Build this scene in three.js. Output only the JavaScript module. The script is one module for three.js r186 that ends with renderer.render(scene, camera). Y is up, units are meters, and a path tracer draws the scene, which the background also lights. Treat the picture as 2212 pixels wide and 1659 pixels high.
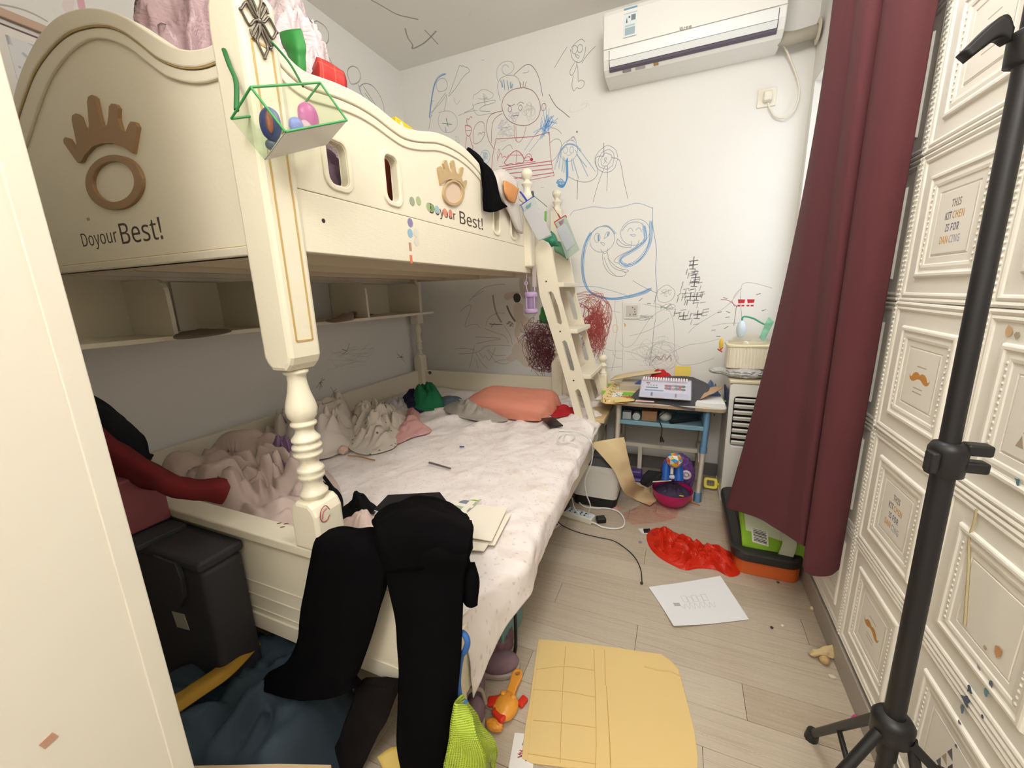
import * as THREE from 'three';
import { RoundedBoxGeometry } from 'three/addons/geometries/RoundedBoxGeometry.js';
import { mergeGeometries, mergeVertices, toCreasedNormals } from 'three/addons/utils/BufferGeometryUtils.js';
import { ImprovedNoise } from 'three/addons/math/ImprovedNoise.js';
import { RectAreaLightUniformsLib } from 'three/addons/lights/RectAreaLightUniformsLib.js';
import { TextGeometry } from 'three/addons/geometries/TextGeometry.js';
import { FontLoader } from 'three/addons/loaders/FontLoader.js';

// ---------- camera, sky, lights, exposure ----------
const scene = new THREE.Scene();
const camera = new THREE.PerspectiveCamera(87.64, 2212 / 1659, 0.02, 60);
camera.position.set(0, 1.2, 0);
camera.rotation.order = 'YXZ';
camera.rotation.set(-0.223574, 0.400058, -0.031141);
const renderer = new THREE.WebGLRenderer({ antialias: true });
renderer.toneMapping = THREE.LinearToneMapping;
renderer.toneMappingExposure = 1.12;
renderer.shadowMap.enabled = true;
RectAreaLightUniformsLib.init();
scene.background = new THREE.Color().setRGB(0.95, 1.02, 1.1);          // bright overcast sky outside the window
// daylight entering at the window opening in the right wall
const skyLight = new THREE.RectAreaLight(new THREE.Color().setRGB(0.93, 0.98, 1.0), 0.7, 1.15, 1.25);
skyLight.position.set(0.63, 1.55, -2.1); skyLight.lookAt(-1.0, 1.45, -2.1); skyLight.name = 'window_daylight';
scene.add(skyLight);

// ---------- helpers ----------
const font = await new FontLoader().loadAsync('fonts/droid/droid_sans_regular.typeface.json');
const fontBold = await new FontLoader().loadAsync('fonts/droid/droid_sans_bold.typeface.json');
let seed = 7;
const rnd = () => { seed = (seed + 0x6d2b79f5) | 0; let t = Math.imul(seed ^ (seed >>> 15), 1 | seed); t = (t + Math.imul(t ^ (t >>> 7), 61 | t)) ^ t; return ((t ^ (t >>> 14)) >>> 0) / 4294967296; };
const NOISE = new ImprovedNoise();
const noise = (x, y, z) => NOISE.noise(x + 31.7, y + 17.3, z + 5.1);
const fbm = (x, y, z, o = 3) => { let a = 0, w = 1, s = 0; for (let i = 0; i < o; i++) { a += w * noise(x, y, z); s += w; w *= 0.5; x *= 2.03; y *= 2.03; z *= 2.03; } return a / s; };
const V = (a) => new THREE.Vector3(a[0], a[1], a[2]);
const lerp = (a, b, t) => a + (b - a) * t;
const clamp01 = (t) => Math.min(1, Math.max(0, t));
const smooth = (t) => { t = clamp01(t); return t * t * (3 - 2 * t); };
const used = {};
function numbered(n) { const k = used[n] = (used[n] ?? -1) + 1; return k ? n + '_' + String(k).padStart(3, '0') : n; }
function mesh(name, geo, mat, parent) {
  const m = new THREE.Mesh(geo, mat); m.castShadow = m.receiveShadow = true;
  if (parent) { m.name = name; parent.add(m); } else { m.name = numbered(name); scene.add(m); }
  return m;
}
function thing(name, label, category, group) {
  const g = new THREE.Group(); g.name = numbered(name); scene.add(g);
  g.userData.label = label; g.userData.category = category; if (group) g.userData.group = group;
  return g;
}
function tag(o, label, category, group) { o.userData.label = label; o.userData.category = category; if (group) o.userData.group = group; return o; }
function struct(name, geo, mat, label) { const m = mesh(name, geo, mat); m.userData.kind = 'structure'; if (label) m.userData.label = label; return m; }
function merge(list) { return mergeGeometries(list.map((g) => { g = g.index ? g.toNonIndexed() : g; for (const k of Object.keys(g.attributes)) if (!['position', 'normal', 'uv'].includes(k)) g.deleteAttribute(k); return g; })); }
// box from min and max corners with uv in metres
function box(x0, y0, z0, x1, y1, z1) {
  const w = x1 - x0, h = y1 - y0, d = z1 - z0, g = new THREE.BoxGeometry(w, h, d), uv = g.attributes.uv;
  const sz = [[d, h], [d, h], [w, d], [w, d], [w, h], [w, h]];
  for (let f = 0; f < 6; f++) for (let k = 0; k < 4; k++) { const i = f * 4 + k; uv.setXY(i, uv.getX(i) * sz[f][0], uv.getY(i) * sz[f][1]); }
  g.translate((x0 + x1) / 2, (y0 + y1) / 2, (z0 + z1) / 2); return g;
}
function rbox(x0, y0, z0, x1, y1, z1, r = 0.004, s = 2) {
  const g = new RoundedBoxGeometry(x1 - x0, y1 - y0, z1 - z0, s, r); g.translate((x0 + x1) / 2, (y0 + y1) / 2, (z0 + z1) / 2); return g;
}
function place(g, pos, rot = [0, 0, 0], sc = [1, 1, 1]) {
  return g.applyMatrix4(new THREE.Matrix4().compose(V(pos), new THREE.Quaternion().setFromEuler(new THREE.Euler(...rot, 'YXZ')), V(sc)));
}
const curve3 = (p, closed = false) => new THREE.CatmullRomCurve3(p.map(V), closed, 'catmullrom', 0.5);
function tube(p, r, seg = 0, rad = 8, closed = false) { return new THREE.TubeGeometry(curve3(p, closed), seg || p.length * 6, r, rad, closed); }
function rod(a, b, r, r2 = r, rad = 12) {
  const A = V(a), B = V(b), g = new THREE.CylinderGeometry(r2, r, A.distanceTo(B), rad);
  g.applyQuaternion(new THREE.Quaternion().setFromUnitVectors(new THREE.Vector3(0, 1, 0), B.clone().sub(A).normalize()));
  const c = A.add(B).multiplyScalar(0.5); g.translate(c.x, c.y, c.z); return g;
}
function lathe(profile, pos = [0, 0, 0], seg = 24) { const g = new THREE.LatheGeometry(profile.map(([r, y]) => new THREE.Vector2(Math.max(r, 1e-4), y)), seg); g.translate(...pos); return g; }
function shape2(p, holes = []) {
  const s = new THREE.Shape(p.map((q) => new THREE.Vector2(q[0], q[1])));
  for (const h of holes) s.holes.push(new THREE.Path(h.map((q) => new THREE.Vector2(q[0], q[1])))); return s;
}
// extrude a 2D outline in the xy plane (z = front face at z1, depth d behind it)
function extrudeZ(p, z1, d, bevel = 0, holes = []) {
  const g = new THREE.ExtrudeGeometry(shape2(p, holes), { depth: d - 2 * bevel, bevelEnabled: bevel > 0, bevelThickness: bevel, bevelSize: bevel, bevelOffset: -bevel, bevelSegments: 2, curveSegments: 12 });
  g.translate(0, 0, z1 - d + bevel); return g;
}
// extrude an outline given as [z, y] along x: front face at x1, depth d behind it (towards -x)
function extrudeX(p, x1, d, bevel = 0, holes = []) {
  const f = (q) => [-q[0], q[1]];
  const g = extrudeZ(p.map(f), 0, d, bevel, holes.map((h) => h.map(f)));
  g.rotateY(Math.PI / 2); g.translate(x1, 0, 0); return g;
}
// extrude an outline given as [x, z] upward from y0
function extrudeY(p, y0, d, bevel = 0, holes = []) {
  const f = (q) => [q[0], -q[1]];
  const g = extrudeZ(p.map(f), d, d, bevel, holes.map((h) => h.map(f)));
  g.rotateX(-Math.PI / 2); g.translate(0, y0, 0); return g;
}
function spline2(p, n = 6, closed = false) {
  const c = new THREE.CatmullRomCurve3(p.map((q) => new THREE.Vector3(q[0], q[1], 0)), closed, 'centripetal');
  return c.getPoints((closed ? p.length : p.length - 1) * n).map((v) => [v.x, v.y]);
}
function rrect(x0, y0, x1, y1, r, n = 5) {
  const o = []; for (const [cx, cy, a] of [[x1 - r, y1 - r, 0], [x0 + r, y1 - r, 90], [x0 + r, y0 + r, 180], [x1 - r, y0 + r, 270]])
    for (let i = 0; i <= n; i++) { const t = (a + 90 * i / n) * Math.PI / 180; o.push([cx + r * Math.cos(t), cy + r * Math.sin(t)]); }
  return o;
}
// smooth surface through a grid of 3D points, made solid with a thickness and crumpled by noise
function patch(rows, { nu = 6, nv = 6, thick = 0.003, amp = 0, freq = 12, amp2 = 0, freq2 = 40, s = 0, tight = false, aniso = [1, 1, 1] } = {}) {
  const R = rows.length, C = rows[0].length, kind = tight ? 'centripetal' : 'catmullrom';
  const cols = [];
  const along = rows.map((r) => { const c = new THREE.CatmullRomCurve3(r.map(V), false, kind, 0.5); const o = []; const n = (C - 1) * nu; for (let i = 0; i <= n; i++) o.push(c.getPoint(i / n)); return o; });
  const nc = along[0].length, nr = (R - 1) * nv + 1, P = [];
  for (let i = 0; i < nc; i++) { const c = new THREE.CatmullRomCurve3(along.map((r) => r[i]), false, kind, 0.5); for (let j = 0; j < nr; j++) (P[j] ??= [])[i] = c.getPoint(j / (nr - 1)); }
  const nrm = P.map((r, j) => r.map((p, i) => {
    const a = P[j][Math.min(i + 1, nc - 1)].clone().sub(P[j][Math.max(i - 1, 0)]), b = P[Math.min(j + 1, nr - 1)][i].clone().sub(P[Math.max(j - 1, 0)][i]);
    return a.cross(b).normalize();
  }));
  const pos = [], uv = [], idx = []; let cu = [0]; for (let i = 1; i < nc; i++) cu[i] = cu[i - 1] + P[nr >> 1][i].distanceTo(P[nr >> 1][i - 1]);
  let cv = [0]; for (let j = 1; j < nr; j++) cv[j] = cv[j - 1] + P[j][nc >> 1].distanceTo(P[j - 1][nc >> 1]);
  for (const side of [1, -1]) for (let j = 0; j < nr; j++) for (let i = 0; i < nc; i++) {
    const p = P[j][i], n = nrm[j][i];
    let d = side * thick / 2;
    if (amp) d += amp * fbm(p.x * freq * aniso[0] + s, p.y * freq * aniso[1] + s * 1.7, p.z * freq * aniso[2] - s, 2);
    if (amp2) d += amp2 * noise(p.x * freq2 + s, p.y * freq2, p.z * freq2);
    pos.push(p.x + n.x * d, p.y + n.y * d, p.z + n.z * d); uv.push(cu[i], cv[j]);
  }
  const N = nr * nc, at = (j, i, k) => k * N + j * nc + i;
  for (let j = 0; j < nr - 1; j++) for (let i = 0; i < nc - 1; i++) {
    const a = at(j, i, 0), b = at(j, i + 1, 0), c = at(j + 1, i + 1, 0), d = at(j + 1, i, 0); idx.push(a, b, c, a, c, d);
    idx.push(a + N, c + N, b + N, a + N, d + N, c + N);
  }
  const rim = []; for (let i = 0; i < nc; i++) rim.push([0, i]); for (let j = 1; j < nr; j++) rim.push([j, nc - 1]); for (let i = nc - 2; i >= 0; i--) rim.push([nr - 1, i]); for (let j = nr - 2; j > 0; j--) rim.push([j, 0]);
  for (let k = 0; k < rim.length; k++) { const [j, i] = rim[k], [j2, i2] = rim[(k + 1) % rim.length]; const a = at(j, i, 0), b = at(j2, i2, 0); idx.push(a, a + N, b, b, a + N, b + N); }
  const g = new THREE.BufferGeometry(); g.setAttribute('position', new THREE.Float32BufferAttribute(pos, 3)); g.setAttribute('uv', new THREE.Float32BufferAttribute(uv, 2)); g.setIndex(idx); g.computeVertexNormals(); return g;
}
// a soft heap of cloth: outline of 3D points (anticlockwise or not), domed to height H with folds
function heap(outline, H, { s = 0, fold = 0.55, freq = 14, rings = 18, per = 7, power = 0.75, aniso = [1, 1], base = 0.004, ridge = true, center = null, soft = 1.2 } = {}) {
  const c3 = new THREE.CatmullRomCurve3(outline.map(V), true, 'centripetal'), n = outline.length * per, B = c3.getPoints(n).slice(0, n), C = center ? V(center) : B.reduce((a, p) => a.add(p), new THREE.Vector3()).multiplyScalar(1 / n);
  const pos = [], uv = [], idx = [];
  const hgt = (x, z, t) => {
    const wx = x * freq * aniso[0] + 0.9 * noise(x * freq * 0.6 + s, 1.3, z * freq * 0.6), wz = z * freq * aniso[1] + 0.9 * noise(x * freq * 0.6, 7.7, z * freq * 0.6 - s);
    const rd = (v) => 1.15 * smooth(2.6 * Math.abs(v)), r1 = rd(noise(wx + s, s * 0.37, wz - s)), r2 = rd(noise(wx * 2.1 - s, 3.3 + s, wz * 2.1)), r3 = noise(wx * 4.3, s, wz * 4.3 + 2);
    const f = ridge ? 0.62 * r1 + 0.33 * r2 + 0.12 * r3 : 0.5 + r3, tt = clamp01(t + 0.10 * noise(x * freq * 1.3, s + 4, z * freq * 1.3) * t);
    return H * (soft ? smooth((1 - tt) * soft) : Math.pow(Math.max(0, 1 - Math.pow(t < 0.999 ? Math.min(tt, 0.995) : 1, 2.0)), power)) * (t < 0.999 ? 1 : 0) * Math.max(0.06, 1 - fold + fold * f);
  };
  const put = (p, t) => { pos.push(p.x, p.y + base * (t < 0.999 ? 1 : 0) + hgt(p.x, p.z, t), p.z); uv.push(p.x, p.z); };
  put(C, 0);
  for (let r = 1; r <= rings; r++) for (let k = 0; k < n; k++) put(C.clone().lerp(B[k], r / rings), r / rings);
  for (let k = 0; k < n; k++) idx.push(0, 1 + (k + 1) % n, 1 + k);
  for (let r = 0; r < rings - 1; r++) for (let k = 0; k < n; k++) { const a = 1 + r * n + k, b = 1 + r * n + (k + 1) % n; idx.push(a, b, b + n, a, b + n, a + n); }
  const o = pos.length / 3; pos.push(C.x, C.y, C.z); uv.push(C.x, C.z); const last = o + 1; for (let k = 0; k < n; k++) { const q = (1 + (rings - 1) * n + k) * 3; pos.push(pos[q], pos[q + 1], pos[q + 2]); uv.push(0, 0); }
  for (let k = 0; k < n; k++) idx.push(o, last + k, last + (k + 1) % n);
  const area = B.reduce((a, p, k) => { const q = B[(k + 1) % n]; return a + p.x * q.z - q.x * p.z; }, 0);
  if (area > 0) for (let k = 0; k < idx.length; k += 3) { const q = idx[k]; idx[k] = idx[k + 1]; idx[k + 1] = q; }
  for (let k = 0; k < idx.length; k += 3) { const q = idx[k]; idx[k] = idx[k + 1]; idx[k + 1] = q; }
  const g = new THREE.BufferGeometry(); g.setAttribute('position', new THREE.Float32BufferAttribute(pos, 3)); g.setAttribute('uv', new THREE.Float32BufferAttribute(uv, 2)); g.setIndex(idx); g.computeVertexNormals();
  return g;
}
// ball deformed by noise
function blob(c, r, { amp = 0.15, freq = 1.5, s = 0, detail = 12, ridge = false, flat = 0 } = {}) {
  let g = new THREE.IcosahedronGeometry(1, detail); g.deleteAttribute('uv'); g.deleteAttribute('normal'); g = mergeVertices(g, 1e-5);
  const p = g.attributes.position, uv = [];
  for (let i = 0; i < p.count; i++) {
    let x = p.getX(i), y = p.getY(i), z = p.getZ(i), f = fbm(x * freq + s, y * freq - s, z * freq + s * 2, 3); if (ridge) f = 0.5 - 1.6 * Math.abs(f);
    const k = 1 + amp * f; x *= k; y *= k; z *= k; if (flat && y < -flat) y = -flat + (y + flat) * 0.08;
    p.setXYZ(i, c[0] + x * r[0], c[1] + y * r[1], c[2] + z * r[2]); uv.push(c[0] + x * r[0] + z * r[2], c[1] + y * r[1]);
  }
  g.setAttribute('uv', new THREE.Float32BufferAttribute(uv, 2)); g.computeVertexNormals(); return g;
}
// facets for crinkled film
function facet(g) { const f = g.toNonIndexed(); f.computeVertexNormals(); return f; }
// thin flat sheet of paper or card lying on y, outline [x, z], with optional curl
function sheetY(p, y0, t = 0.0006) { return extrudeY(p, y0, t); }
// ---------- textures ----------
function canvasTex(w, h, draw, srgb = true) {
  const c = document.createElement('canvas'); c.width = w; c.height = h; const x = c.getContext('2d'); draw(x, w, h);
  const t = new THREE.CanvasTexture(c); if (srgb) t.colorSpace = THREE.SRGBColorSpace; t.wrapS = t.wrapT = THREE.RepeatWrapping; t.magFilter = THREE.LinearFilter; return t;
}
function dataTex(w, h, f, srgb = false) {
  const d = new Uint8Array(w * h * 4); for (let j = 0; j < h; j++) for (let i = 0; i < w; i++) { const v = f(i, j), o = (j * w + i) * 4; if (Array.isArray(v)) { d[o] = v[0]; d[o + 1] = v[1]; d[o + 2] = v[2]; } else d[o] = d[o + 1] = d[o + 2] = v; d[o + 3] = 255; }
  const t = new THREE.DataTexture(d, w, h); t.magFilter = THREE.LinearFilter; t.minFilter = THREE.LinearFilter; t.wrapS = t.wrapT = THREE.RepeatWrapping; if (srgb) t.colorSpace = THREE.SRGBColorSpace; t.needsUpdate = true; return t;
}
const rep = (t, sx, sy = sx) => { const c = t.clone(); c.repeat.set(sx, sy); c.needsUpdate = true; return c; };
const hex2 = (c) => { const k = new THREE.Color(c); k.convertLinearToSRGB(); return [k.r * 255, k.g * 255, k.b * 255]; };
const per = (i, w) => { const a = i / w * Math.PI * 2; return [Math.cos(a), Math.sin(a)]; };
const weaveT = dataTex(64, 64, (i, j) => 128 + 60 * Math.sin(i * Math.PI / 4) * Math.sin(j * Math.PI / 4) + 50 * (rnd() - 0.5));
const grainT = dataTex(128, 128, () => 90 + 90 * rnd());
const softT = dataTex(128, 128, (i, j) => { const [a, b] = per(i, 128), [c, d] = per(j, 128); return 128 + 150 * fbm(a * 2 + c, b * 2 + d * 1.3, c * 2 - a, 4); });
const M = {};
function mat(c, r = 0.6, o = {}) { return new THREE.MeshStandardMaterial({ color: c, roughness: r, ...o }); }
function phys(c, r = 0.5, o = {}) { return new THREE.MeshPhysicalMaterial({ color: c, roughness: r, ...o }); }
const fabric = (c, o = {}) => phys(c, 0.95, { ior: 1.3, bumpMap: rep(weaveT, 120), bumpScale: 0.0006, ...o });
const paint = (c, r = 0.5, o = {}) => mat(c, r, { bumpMap: rep(softT, 3), bumpScale: 0.0006, ...o });

// ---------- room shell ----------
const XL = -1.94, XR = 0.535, ZB = -2.72, ZF = 1.3, YC = 2.755;
const wallC = '#e6e3dd';
function strokeTex(w, h, x0, y0, x1, y1, base, strokes, stains = []) {
  return canvasTex(w, h, (c) => {
    c.fillStyle = base; c.fillRect(0, 0, w, h);
    const sx = w / (x1 - x0), sy = h / (y1 - y0), X = (p) => (p[0] - x0) * sx, Y = (p) => h - (p[1] - y0) * sy;
    for (let k = 0; k < w * h / 900; k++) { c.fillStyle = `rgba(${rnd() < 0.5 ? '120,105,85' : '255,255,250'},${0.02 + 0.03 * rnd()})`; const r = 1 + 5 * rnd() * rnd(); c.fillRect(rnd() * w, rnd() * h, r, r); }
    for (const s of stains) { c.fillStyle = s.c; c.globalAlpha = s.a ?? 1; c.beginPath(); s.p.forEach((p, i) => c[i ? 'lineTo' : 'moveTo'](X(p), Y(p))); c.closePath(); c.fill(); }
    c.lineCap = c.lineJoin = 'round';
    for (const s of strokes) {
      c.strokeStyle = s.c; c.globalAlpha = s.a ?? 0.8; c.lineWidth = (s.w ?? 3) * 0.001 * sx; c.beginPath();
      const P = s.p.map((p) => [X(p), Y(p)]); c.moveTo(...P[0]);
      if (s.k) for (const p of P) c.lineTo(...p);
      else { for (let i = 1; i < P.length - 1; i++) c.quadraticCurveTo(P[i][0], P[i][1], (P[i][0] + P[i + 1][0]) / 2, (P[i][1] + P[i + 1][1]) / 2); c.lineTo(...P[P.length - 1]); }
      c.stroke();
      if (s.f) { c.globalAlpha = s.f; c.fillStyle = s.c; c.fill(); }
    }
    c.globalAlpha = 1;
  });
}
// ---------- children's drawings on the walls (wall coordinates in metres) ----------
const backStrokes = [], backStains = [], leftStrokes = [], leftStains = [], ceilStrokes = [];
const G1 = '#6f6f72', G2 = '#8d8d8f', DK = '#4c4247', RD = '#b0303f', BR = '#70333c', BL = '#4f86bd', BL2 = '#6d93b8';
const S = (c, w, p, o = {}) => backStrokes.push({ c, w: w * 0.92, p, ...o, a: (o.a ?? 0.85) });
const A0 = (p) => p[0];
const circ = (p, rx, ry = rx, n = 22, w = 0) => { const o = []; for (let i = 0; i <= n; i++) { const t = i / n * 6.283; o.push([p[0] + 0.53 * rx * Math.cos(t) + 0.5 * w * (rnd() - 0.5), p[1] + 0.53 * ry * Math.sin(t) + 0.5 * w * (rnd() - 0.5)]); } return o; };
const rough = (c, w, p, n, j, o = {}) => { j *= 0.6; for (let k = 0; k < n; k++) { const dx = (rnd() - 0.5) * j, dy = (rnd() - 0.5) * j; S(c, w, p.map((q) => [q[0] + dx + (rnd() - 0.5) * j * 0.4, q[1] + dy + (rnd() - 0.5) * j * 0.4]), { a: 0.7, ...o }); } };
const scrib = (c, w, x, y, rx, ry, n, o = {}) => { const p = []; for (let k = 0; k < n; k++) { const a = rnd() * 6.283, r = Math.sqrt(rnd()); p.push([x + 0.6 * rx * r * Math.cos(a), y + 0.6 * ry * r * Math.sin(a)]); } S(c, w, p, o); };

// girl with blue hair, hand raised
rough(BL, 4, [[-1.5687,2.665],[-1.6227,2.6627],[-1.6603,2.6206],[-1.6827,2.5608],[-1.7014,2.49],[-1.717,2.4269]], 5, 0.02, { a: 0.55 });
S(G1, 2.5, [[-1.6305,2.5691],[-1.647,2.5906],[-1.6475,2.6271],[-1.6121,2.6453],[-1.5711,2.6343],[-1.5559,2.5998],[-1.5704,2.5666],[-1.6066,2.5645],[-1.6305,2.5691]]);
S(G1, 2.5, [[-1.5555,2.5274],[-1.5087,2.5993],[-1.4687,2.6707],[-1.4556,2.6941],[-1.4429,2.6784],[-1.4313,2.682],[-1.4173,2.6686],[-1.4026,2.6672],[-1.39,2.6524],[-1.3797,2.6364],[-1.4257,2.6267],[-1.4875,2.5683],[-1.5496,2.5263]]);
S(G1, 2.5, [[-1.5777,2.5498],[-1.6358,2.5058],[-1.6891,2.4597],[-1.7117,2.4165],[-1.73,2.3529]]); S(G1, 2.5, [[-1.7022,2.4526],[-1.6502,2.4807],[-1.5924,2.5161],[-1.5694,2.5482],[-1.576,2.4947],[-1.5981,2.4434]]);
S(G2, 2.5, [[-1.6411,2.4418],[-1.5798,2.4448],[-1.5216,2.4205],[-1.4919,2.3692],[-1.5045,2.325],[-1.5545,2.3004],[-1.6145,2.3149],[-1.648,2.3583],[-1.6503,2.4059],[-1.629,2.4396]]); S(G2, 2.5, [[-1.4877,2.3962],[-1.4051,2.4071],[-1.3367,2.4012]]);
S('#4d6b66', 5, [[-1.5838,2.3944],[-1.5729,2.3457]]); S('#4d6b66', 4, [[-1.6162,2.37],[-1.5446,2.3522]]); S('#4d6b66', 4, [[-1.5974,2.3451],[-1.5901,2.3128]]); S(G2, 2, [[-1.5151,2.5107],[-1.5014,2.4536],[-1.4699,2.4841]]);
// flower and box
S(G2, 2.5, [[-1.3667,2.4737],[-1.371,2.4968],[-1.3312,2.5006],[-1.3135,2.5166],[-1.2748,2.5134],[-1.2427,2.4941],[-1.2131,2.4727],[-1.2339,2.4487],[-1.2888,2.4573],[-1.3329,2.47]]); S(G2, 2.5, [[-1.3739,2.4482],[-1.367,2.3704],[-1.271,2.3671],[-1.2048,2.3642]]); S(G1, 2.5, [[-1.44,2.406],[-1.3703,2.4117],[-1.3685,2.4428],[-1.2897,2.4398],[-1.2014,2.4409],[-1.2077,2.422],[-1.3018,2.4216],[-1.337,2.3967],[-1.2482,2.379]]); S(G1, 3, [[-1.2878,2.4765],[-1.2816,2.4224]]); scrib('#7d9a94', 2, ...A0([[-1.2882,2.4678]]), 0.06, 0.05, 14, { a: 0.5 });
// heart crown and little face
S(G2, 2.5, [[-1.1861,2.5476],[-1.1947,2.5962],[-1.1719,2.6319],[-1.1292,2.6428],[-1.0777,2.6301],[-1.0636,2.5856],[-1.106,2.5609],[-1.1476,2.5762],[-1.1536,2.6129],[-1.1247,2.6252],[-1.1045,2.6025]]); S(G1, 2.5, [[-1.1695,2.428],[-1.1932,2.5061],[-1.1753,2.5497],[-1.1323,2.5621],[-1.0698,2.5535],[-1.0346,2.5212],[-1.0287,2.4738]]);
for (const p of [[[-1.1597,2.538],[-1.1538,2.4983]], [[-1.1384,2.5405],[-1.1331,2.4832]], [[-1.1175,2.5337],[-1.1077,2.4808]], [[-1.097,2.5186],[-1.095,2.4826]], [[-1.0817,2.5054],[-1.0866,2.4851]]]) rough('#4c7f9c', 3, p, 3, 0.014);
S(DK, 3, [[-1.0698,2.5535],[-1.0278,2.5781],[-0.9868,2.5941],[-0.9549,2.5857],[-0.9276,2.5554],[-0.9036,2.507],[-0.8915,2.4576],[-0.8805,2.399]]); S(G1, 2.5, [[-1.0082,2.5508],[-0.9759,2.5441],[-0.9715,2.558]]);
// big round head
S(BR, 3.4, [[-1.0052,2.4692],[-0.9597,2.4544],[-0.9201,2.4149],[-0.896,2.3601],[-0.8968,2.3095],[-0.9227,2.2713],[-0.9691,2.2533],[-1.0055,2.2507],[-1.0681,2.27],[-1.1256,2.3062],[-1.159,2.3649],[-1.1616,2.4091],[-1.1418,2.4487],[-1.0932,2.4737],[-1.0411,2.4745],[-1.0001,2.4682]]); S(BR, 3, [[-1.1224,2.3975],[-1.1017,2.3807],[-1.0697,2.3878]]); S(BR, 2.6, [[-1.0542,2.3807],[-1.0328,2.3982],[-1.0074,2.3806]]); S('#5a3a5c', 3, circ(...[[-1.1054,2.3657]], 0.022, 0.03)); S('#4e4a38', 3, circ(...[[-1.0318,2.3611]], 0.022, 0.03)); S(DK, 3.5, [[-1.0855,2.3238],[-1.0455,2.3203]]);
for (const p of [[[-1.0299,2.5035],[-1.0255,2.4757]], [[-1.0074,2.5031],[-1.0102,2.4727]], [[-0.9871,2.4991],[-0.998,2.4703]]]) S(BR, 3, p);
scrib('#7c6a78', 2, ...A0([[-1.0771,2.3198]]), 0.1, 0.08, 26, { a: 0.4 }); scrib('#8a7a70', 2, ...A0([[-0.9674,2.3306]]), 0.1, 0.11, 30, { a: 0.4 });
S(BR, 3, [[-1.1612,2.3653],[-1.2266,2.3681],[-1.2701,2.3401],[-1.2814,2.2697],[-1.2655,2.2033],[-1.2254,2.1467]]); S(BR, 2.8, [[-1.1618,2.3495],[-1.2168,2.3397],[-1.2416,2.2813],[-1.2458,2.1911]]); S(BR, 2.8, [[-0.8866,2.3204],[-0.8911,2.3507],[-0.8691,2.3593],[-0.8564,2.3402],[-0.8687,2.3146],[-0.8866,2.3204]]);
S('#b05068', 3, [[-1.0787,2.2718],[-1.0812,2.1924],[-1.0502,2.1564],[-1.0156,2.1821],[-0.9952,2.2447]]); S('#b05068', 2.6, [[-1.0663,2.2609],[-1.0626,2.1717]]); scrib('#9c8aa8', 2.4, ...A0([[-1.1427,2.2826]]), 0.1, 0.09, 26, { a: 0.5 }); scrib(G2, 2, ...A0([[-1.145,2.2205]]), 0.16, 0.1, 34, { a: 0.4 });
// red box with creatures
S(RD, 3.6, [[-1.2539,2.0156],[-1.2406,2.1073],[-1.2115,2.2085],[-1.0811,2.1942],[-0.9449,2.1796],[-0.8382,2.1885]], { k: 1 }); S(RD, 3, [[-0.8382,2.1885],[-0.8343,2.0751],[-0.8249,2.0034],[-0.8093,1.9319],[-0.9816,1.9248],[-1.1102,1.9669]], { k: 1 });
for (const p of [[[-1.254,2.0137],[-1.197,2.0221],[-1.0326,2.0229],[-0.8298,2.0217]], [[-1.1976,2.0082],[-1.033,2.0084],[-0.8249,1.999]], [[-1.1761,1.9866],[-1.0016,1.9823],[-0.8251,1.975]], [[-1.1109,1.9484],[-0.9599,1.9495],[-0.8132,1.9503]], [[-1.1965,2.0361],[-1.0861,2.0358],[-0.9373,2.0315]]]) rough(RD, 2.8, p, 2, 0.008);
rough(RD, 3, [[-1.1568,2.0538],[-1.1338,2.0782],[-1.0945,2.1117],[-1.062,2.1178],[-1.0287,2.0876],[-1.0106,2.0471],[-1.027,2.0295],[-1.0534,2.044],[-1.0755,2.0288],[-1.1131,2.045],[-1.1409,2.0359],[-1.1568,2.0538]], 2, 0.006); S(RD, 3, [[-1.062,2.1178],[-1.0732,2.0331]]); S(RD, 3, [[-1.1113,2.096],[-1.0203,2.0828]]); S(RD, 3, [[-1.0125,2.0564],[-0.9941,2.0718],[-0.968,2.0636],[-0.9738,2.0402],[-1.0106,2.0489]]); S(RD, 3, circ(...[[-0.961,2.0474]], 0.016), { f: 1 }); S(RD, 3, [[-1.0103,2.0606],[-0.9937,2.0879],[-0.9655,2.0811],[-0.9599,2.0535]]); S(RD, 3, [[-1.1999,2.0876],[-1.1875,2.1181],[-1.1733,2.1142],[-1.17,2.0834],[-1.155,2.0996],[-1.1392,2.0817],[-1.1221,2.0994]]); S(RD, 2.6, [[-1.2061,2.0746],[-1.2015,2.1293],[-1.1895,2.1505],[-1.1846,2.1085]]); S(G1, 2.2, [[-1.1703,2.1339],[-1.1142,2.1707],[-1.0939,2.1315]]); S(RD, 5, circ(...[[-1.0893,1.9354]], 0.005), { f: 1 });
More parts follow.
